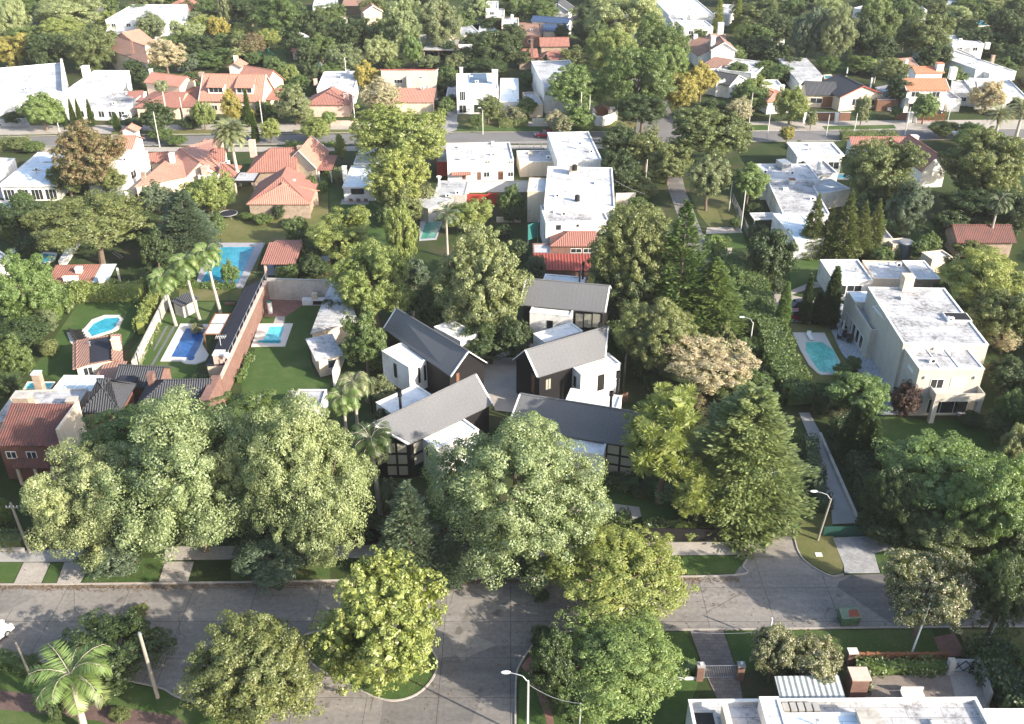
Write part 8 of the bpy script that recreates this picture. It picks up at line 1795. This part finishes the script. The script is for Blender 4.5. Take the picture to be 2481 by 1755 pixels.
for q in ((60,90,40,30,'mid',1),(80,20,50,35,'mid',1),(10,30,25,45,'light',1),(85,140,30,22,'dark',.5),(250,15,22,18,'mid',.5),(420,75,40,32,'light',.6),(460,60,36,28,'yellow',.5),(440,45,26,20,'grey',.4),(395,95,40,24,'mid',.4),(450,105,44,26,'dark',.4),(500,100,30,22,'mid',.3),(480,130,44,24,'mid',.3),(420,140,30,22,'teal',.3),(540,70,26,20,'yellow',.3),(600,85,30,22,'yellow',.2),(565,130,20,14,'mid',.2),(310,155,35,24,'dark',.3),(340,175,36,24,'dark',.2),(430,185,30,22,'dark',.2),(450,215,20,16,'mid',.2),(690,130,30,32,'dark',.3),(720,110,40,30,'mid',.4),(660,95,35,28,'dark',.4),(740,45,40,36,'mid',.6),(815,70,45,26,'dark',.4),(860,70,35,30,'mid',.4),(745,160,36,20,'mid',.2),(700,165,30,28,'dark',.2),(675,190,26,20,'mid',.2),(840,85,36,26,'olive',.4),(880,140,26,16,'mid',.2),(960,140,30,14,'grey',.2),(1005,165,26,20,'mid',.2),(1020,140,24,20,'grey',.2),(1000,190,30,22,'dark',.2),(1050,130,34,24,'dark',.3),(1090,150,50,20,'dark',.3),(1150,80,30,30,'dark',.3),(1170,130,34,22,'dark',.3),(1190,175,26,18,'mid',.2),(1220,150,26,20,'dark',.3),(1240,205,18,12,'mid',.1),(1040,50,30,24,'mid',.5),(1110,60,36,20,'dark',.3),(1160,20,34,28,'mid',.6),(1215,30,40,28,'mid',.6),(1305,70,30,24,'dark',.3),(1320,30,26,30,'dark',.6),(1330,110,26,20,'mid',.2),(2010,12,34,22,'mid',.8),(2060,8,34,20,'dark',.8),(2110,20,30,18,'olive',.8),(2170,14,34,18,'mid',.6),(2230,12,34,20,'light',.8),(2280,22,30,24,'dark',.8),(2250,80,30,20,'olive',.4),(840,20,36,26,'olive',.6),(1060,90,30,18,'dark',.3),(300,30,36,24,'mid',.5),(470,20,30,24,'mid',.6),(420,20,26,20,'rust',.3),(1000,240,20,20,'mid',.3),(1150,255,36,14,'flower',.2),(1005,110,24,18,'dark',.3),(1010,225,20,14,'mid',.2),(595,160,20,12,'mid',.1),(620,150,24,24,'mid',.2),(20,200,20,14,'olive',.2),(30,265,30,16,'dark',.2),(10,240,14,20,'gold',.3),(360,300,26,16,'mid',.2),(395,315,24,12,'mid',.1),(300,280,20,16,'dark',.1),(430,275,30,12,'dark',.1),(560,255,14,14,'gold',.2),(590,240,20,18,'mid',.2)):
    x, y, rx, ry, k, cl = q; tree(x, y, rx, ry, k, cl)
# gardens between the houses, middle band
for q in ((35,325,30,16,'olive',.2),(75,330,24,14,'mid',.1),(110,420,14,10,'mid',.1),(620,445,20,14,'mid',.1),(555,485,18,10,'mid',.05),(640,500,16,14,'dark',.1),(660,560,24,22,'mid',.2),(690,570,26,20,'olive',.2),(720,600,24,20,'dark',.2),(690,620,18,10,'mid',.1),(745,700,30,30,'dark',.3),(780,700,24,26,'mid',.3),(930,610,30,40,'teal',.3),(880,640,26,26,'dark',.2),(940,720,40,30,'dark',.2),(1000,745,50,30,'dark',.2),(1150,480,24,20,'dark',.2),(1130,520,20,16,'dark',.1),(1185,640,22,20,'dark',.2),(1360,460,24,20,'olive',.3),(1380,480,30,24,'olive',.4),(1430,455,24,16,'mid',.2),(1600,560,30,30,'bright',.5),(1610,640,30,36,'bright',.5),(1590,700,40,40,'olive',.5),(1500,700,30,30,'dark',.5),(1700,640,30,26,'dark',.2),(1660,600,22,20,'dark',.1),(1640,680,26,26,'dark',.3),(1740,640,26,22,'dark',.2),(1900,560,30,24,'olive',.2),(1980,570,24,22,'mid',.2),(1720,840,40,26,'dark',.2),(1680,780,30,24,'mid',.2),(1760,860,40,30,'dark',.2),(1800,880,40,30,'mid',.2),(1850,900,34,34,'dark',.3),(1890,830,22,18,'mid',.1),(1905,860,26,20,'bright',.2),(1950,760,16,12,'dark',.1),(1690,470,20,16,'dark',.1),(1700,520,24,20,'dark',.2),(1770,480,22,20,'mid',.2),(1860,620,14,10,'mid',.1),(1990,720,18,12,'dark',.1),(2110,660,24,30,'dark',.3),(2150,700,20,24,'dark',.3),(2240,960,36,36,'dark',.3),(2270,1080,26,40,'mid',.5),(2180,940,26,20,'dark',.2),(2020,1020,20,16,'dark',.1),(1950,1170,30,30,'dark',.2),(2050,1180,40,34,'dark',.3),(2200,1210,50,34,'dark',.3),(1300,880,10,8,'mid',.05),(1410,1050,30,24,'dark',.2),(1440,1100,26,20,'dark',.1),(1540,1190,30,12,'yellow',.1),(860,960,24,40,'dark',.3),(880,1110,30,50,'teal',.3),(960,1200,40,40,'dark',.3),(820,1180,36,36,'dark',.1),(1210,1330,24,20,'dark',.4),(1220,1430,34,30,'dark',.3),(1320,1590,40,30,'mid',.2),(1260,1590,20,20,'dark',.2),(1720,1480,20,26,'dark',.2),(1780,1500,24,26,'dark',.2),(2290,1540,20,26,'mid',.2),(120,1590,24,30,'dark',.2),(270,1600,24,20,'olive',.2),(60,1490,30,14,'mid',.1),(310,1370,22,12,'olive',.1),(560,1260,24,12,'mid',.1)):
    x, y, rx, ry, k, cl = q; tree(x, y, rx, ry, k, cl)
for k in range(46):
    x, y = -20+k*52+RN.uniform(-14,14), RN.choice((-16, -34, -6))
    if 620 < x < 760 or 1270 < x < 1330 or 1500 < x < 1600: y = -38
    tree(x, y, RN.uniform(30,44), RN.uniform(20,30), RN.choice(('mid','dark','olive','light','grey','mid')), .8)
# ================================================================ labels for the remaining trees and shrubs
LMK = [(F(130,200),'the largest white villa'),(F(300,100),'the peach tiled house'),(F(330,30),'the upper left white villa'),(F(400,20),'the top-edge red tiled house'),(F(540,190),'the dormer house'),(F(670,95),'the white gazebo'),(F(735,225),'the red hipped bungalow'),(F(910,185),'the plain-walled pale house'),(F(1060,200),'the white cubic house'),(F(980,120),'the grey carport'),(F(790,20),'the pale canopy roof'),(F(900,20),'the brown tiled veranda'),(F(1190,60),'the small pinkish-white house'),(F(1310,55),'the blue-roofed house'),(F(1345,120),'the brick-chimney stone house'),(F(1240,200),'the tall narrow white house'),(F(1440,150),'the shaded branch street'),(F(1560,60),'the top white flat roofs'),(F(1600,110),'the curved-gable house'),(F(1660,170),'the dark grey gable'),(F(1790,165),'the long low hall'),(F(1900,210),'the dark-roofed cream house'),(F(2060,200),'the orange-roofed house'),(F(2200,170),'the upper right white villa'),(F(2160,20),'the green canopy'),(F(2210,55),'the top right garden pool'),(F(2155,290),'the two white cars'),(F(60,380),'the left-edge bluish roof'),(F(280,340),'the tall white house'),(F(400,370),'the many-roofed red house'),(F(650,390),'the salmon-red house'),(F(810,380),'the small white cottage'),(F(1080,350),'the white terrace row'),(F(1290,330),'the grey-stained white block'),(F(1280,440),'the large bright white house'),(F(1260,560),'the red tiled cottage'),(F(1500,300),'the crossroads'),(F(1810,400),'the long white flat-roofed house'),(F(2090,370),'the steep red hipped roof'),(F(2200,520),'the mossy barn'),(F(2060,700),'the mansion roof'),(F(2120,850),'the mansion balcony'),(F(1835,790),'the mint green pool'),(F(1785,690),'the driveway cars'),(F(1710,650),'the graffiti gate'),(F(2050,960),'the mansion lawn'),(F(1860,1080),'the narrow paved lane'),(F(530,590),'the large rectangular pool'),(F(625,580),'the open pavilion'),(F(190,610),'the red tiled lean-to'),(F(220,560),'the umbrella-shaped tree'),(F(235,730),'the kidney-shaped pool'),(F(430,780),'the deep blue pool'),(F(610,750),'the small aqua pool'),(F(735,750),'the white metal-roof bungalow'),(F(960,770),'the left dark gabled house'),(F(1270,790),'the right dark gabled house'),(F(1270,660),'the rearmost dark gabled house'),(F(980,940),'the front left dark gabled house'),(F(1320,930),'the front right dark gabled house'),(F(965,520),'the green-water pool'),(F(1100,860),'the gravel court'),(F(1700,1250),'the road junction'),(F(850,1530),'the grass island'),(F(1180,1540),'the bottom street lamp'),(F(2010,1590),'the long bottom flat roof'),(F(1610,1500),'the brick gate piers'),(F(330,1500),'the leaning wooden pole'),(F(170,1540),'the bottom left palm'),(F(50,930),'the weathered red roof'),(F(510,490),'the trampoline'),(F(60,560),'the left-edge bench'),(F(1900,1380),'the dumpster'),(F(2050,1490),'the slat fence'),(F(1480,1000),'the tufted pine'),(F(830,1100),'the two bare palm trunks')]
def rel(dx, dy):
    if abs(dx) < 22 and abs(dy) < 22: return 'beside'
    if abs(dx) > 2.2*abs(dy): return 'right of' if dx > 0 else 'left of'
    if abs(dy) > 2.2*abs(dx): return 'in front of' if dy > 0 else 'behind'
    return ('front-' if dy > 0 else 'rear-')+('right' if dx > 0 else 'left')+' of'
used = {}; todo = []
for t, look, px, a in TREES:
    if t.get('label'): used[t['label']] = t
    else: todo.append((t, look, px, a))
for t, look, px, a in todo:
    near = sorted(LMK, key=lambda l: (l[0][0]-px[0])**2+(l[0][1]-px[1])**2)[:4]
    size = 'small ' if a < 2 else 'medium ' if a < 3.4 else 'large '
    L = size+look
    opts = [f'{L} {rel(px[0]-near[0][0][0], px[1]-near[0][0][1])} {near[0][1]}']
    for o2 in near[1:]: opts.append(f'{opts[0]}, {rel(px[0]-o2[0][0], px[1]-o2[0][1])} {o2[1]}')
    pick = next((o for o in opts if o not in used and len(o.split()) <= 16), None)
    if pick is None: pick = f'{L} between {near[0][1]} and {near[1][1]}'; pick = ' '.join(pick.replace(' leafy', '').split()[:16]); pick = pick if pick not in used else pick.replace('leafy', 'bushy').replace('tree', 'round-headed tree')
    used[pick] = t; t['label'] = pick; t['category'] = t.get('category', 'tree')
# wooded gardens that go on beyond both sides of the frame
co = np.empty(len(TM['S0'][0].vertices)*3, np.float32); TM['S0'][0].vertices.foreach_get('co', co); co = co.reshape(-1, 3); V_, tk = [], MB()
for k in range(96):
    q = (RN.uniform(2590, 3020) if k % 2 else RN.uniform(-540, -110), RN.choice((RN.uniform(20,270), RN.uniform(420,1280), RN.uniform(620,1330), RN.uniform(1690,1760))))
    c = P(q); s_ = RN.uniform(1.1, 2.3); a = RN.uniform(0, 6.28); zc = 2.4*s_+1.2; m_ = co*s_
    V_.append(np.stack([m_[:,0]*math.cos(a)-m_[:,1]*math.sin(a)+c.x, m_[:,0]*math.sin(a)+m_[:,1]*math.cos(a)+c.y, m_[:,2]+zc], 1)); tk.tube(c, c+Vector((0,0,zc)), .25, .15, n=6)
V_ = np.concatenate(V_); n = len(V_)//4
me = bpy.data.meshes.new('woodland'); me.vertices.add(n*4); me.vertices.foreach_set('co', V_.astype(np.float32).ravel()); me.loops.add(n*4); me.loops.foreach_set('vertex_index', np.arange(n*4, dtype=np.int32))
me.polygons.add(n); me.polygons.foreach_set('loop_start', np.arange(0, n*4, 4, dtype=np.int32)); me.polygons.foreach_set('loop_total', np.full(n, 4, dtype=np.int32)); me.update(calc_edges=True); me.materials.append(LEAF['mid'])
o = bpy.data.objects.new('woodland', me); COL.objects.link(o); tag(o, 'wooded gardens continuing past both sides of the view', 'woodland', kind='stuff'); q = tk.build('trunks', M['bark'], o); q['kind'] = 'stuff'
# ================================================================ haze
hz = MB().prism([(-430,-40), (430,-40), (430,570), (-430,570)], -1.0, 72.0, True, True)
vm = bpy.data.materials.new('haze_air'); vm.use_nodes = True; nt = vm.node_tree; nt.nodes.remove(nt.nodes['Principled BSDF'])
pv = nt.nodes.new('ShaderNodeVolumePrincipled'); pv.inputs['Density'].default_value = HAZE if 'HAZE' in globals() else .0007; pv.inputs['Color'].default_value = (.95,.96,1,1); pv.inputs['Anisotropy'].default_value = 0.0
nt.links.new(pv.outputs[0], nt.nodes['Material Output'].inputs['Volume'])
if USE_HAZE:
    o = hz.build('haze', vm); o['kind'] = 'stuff'
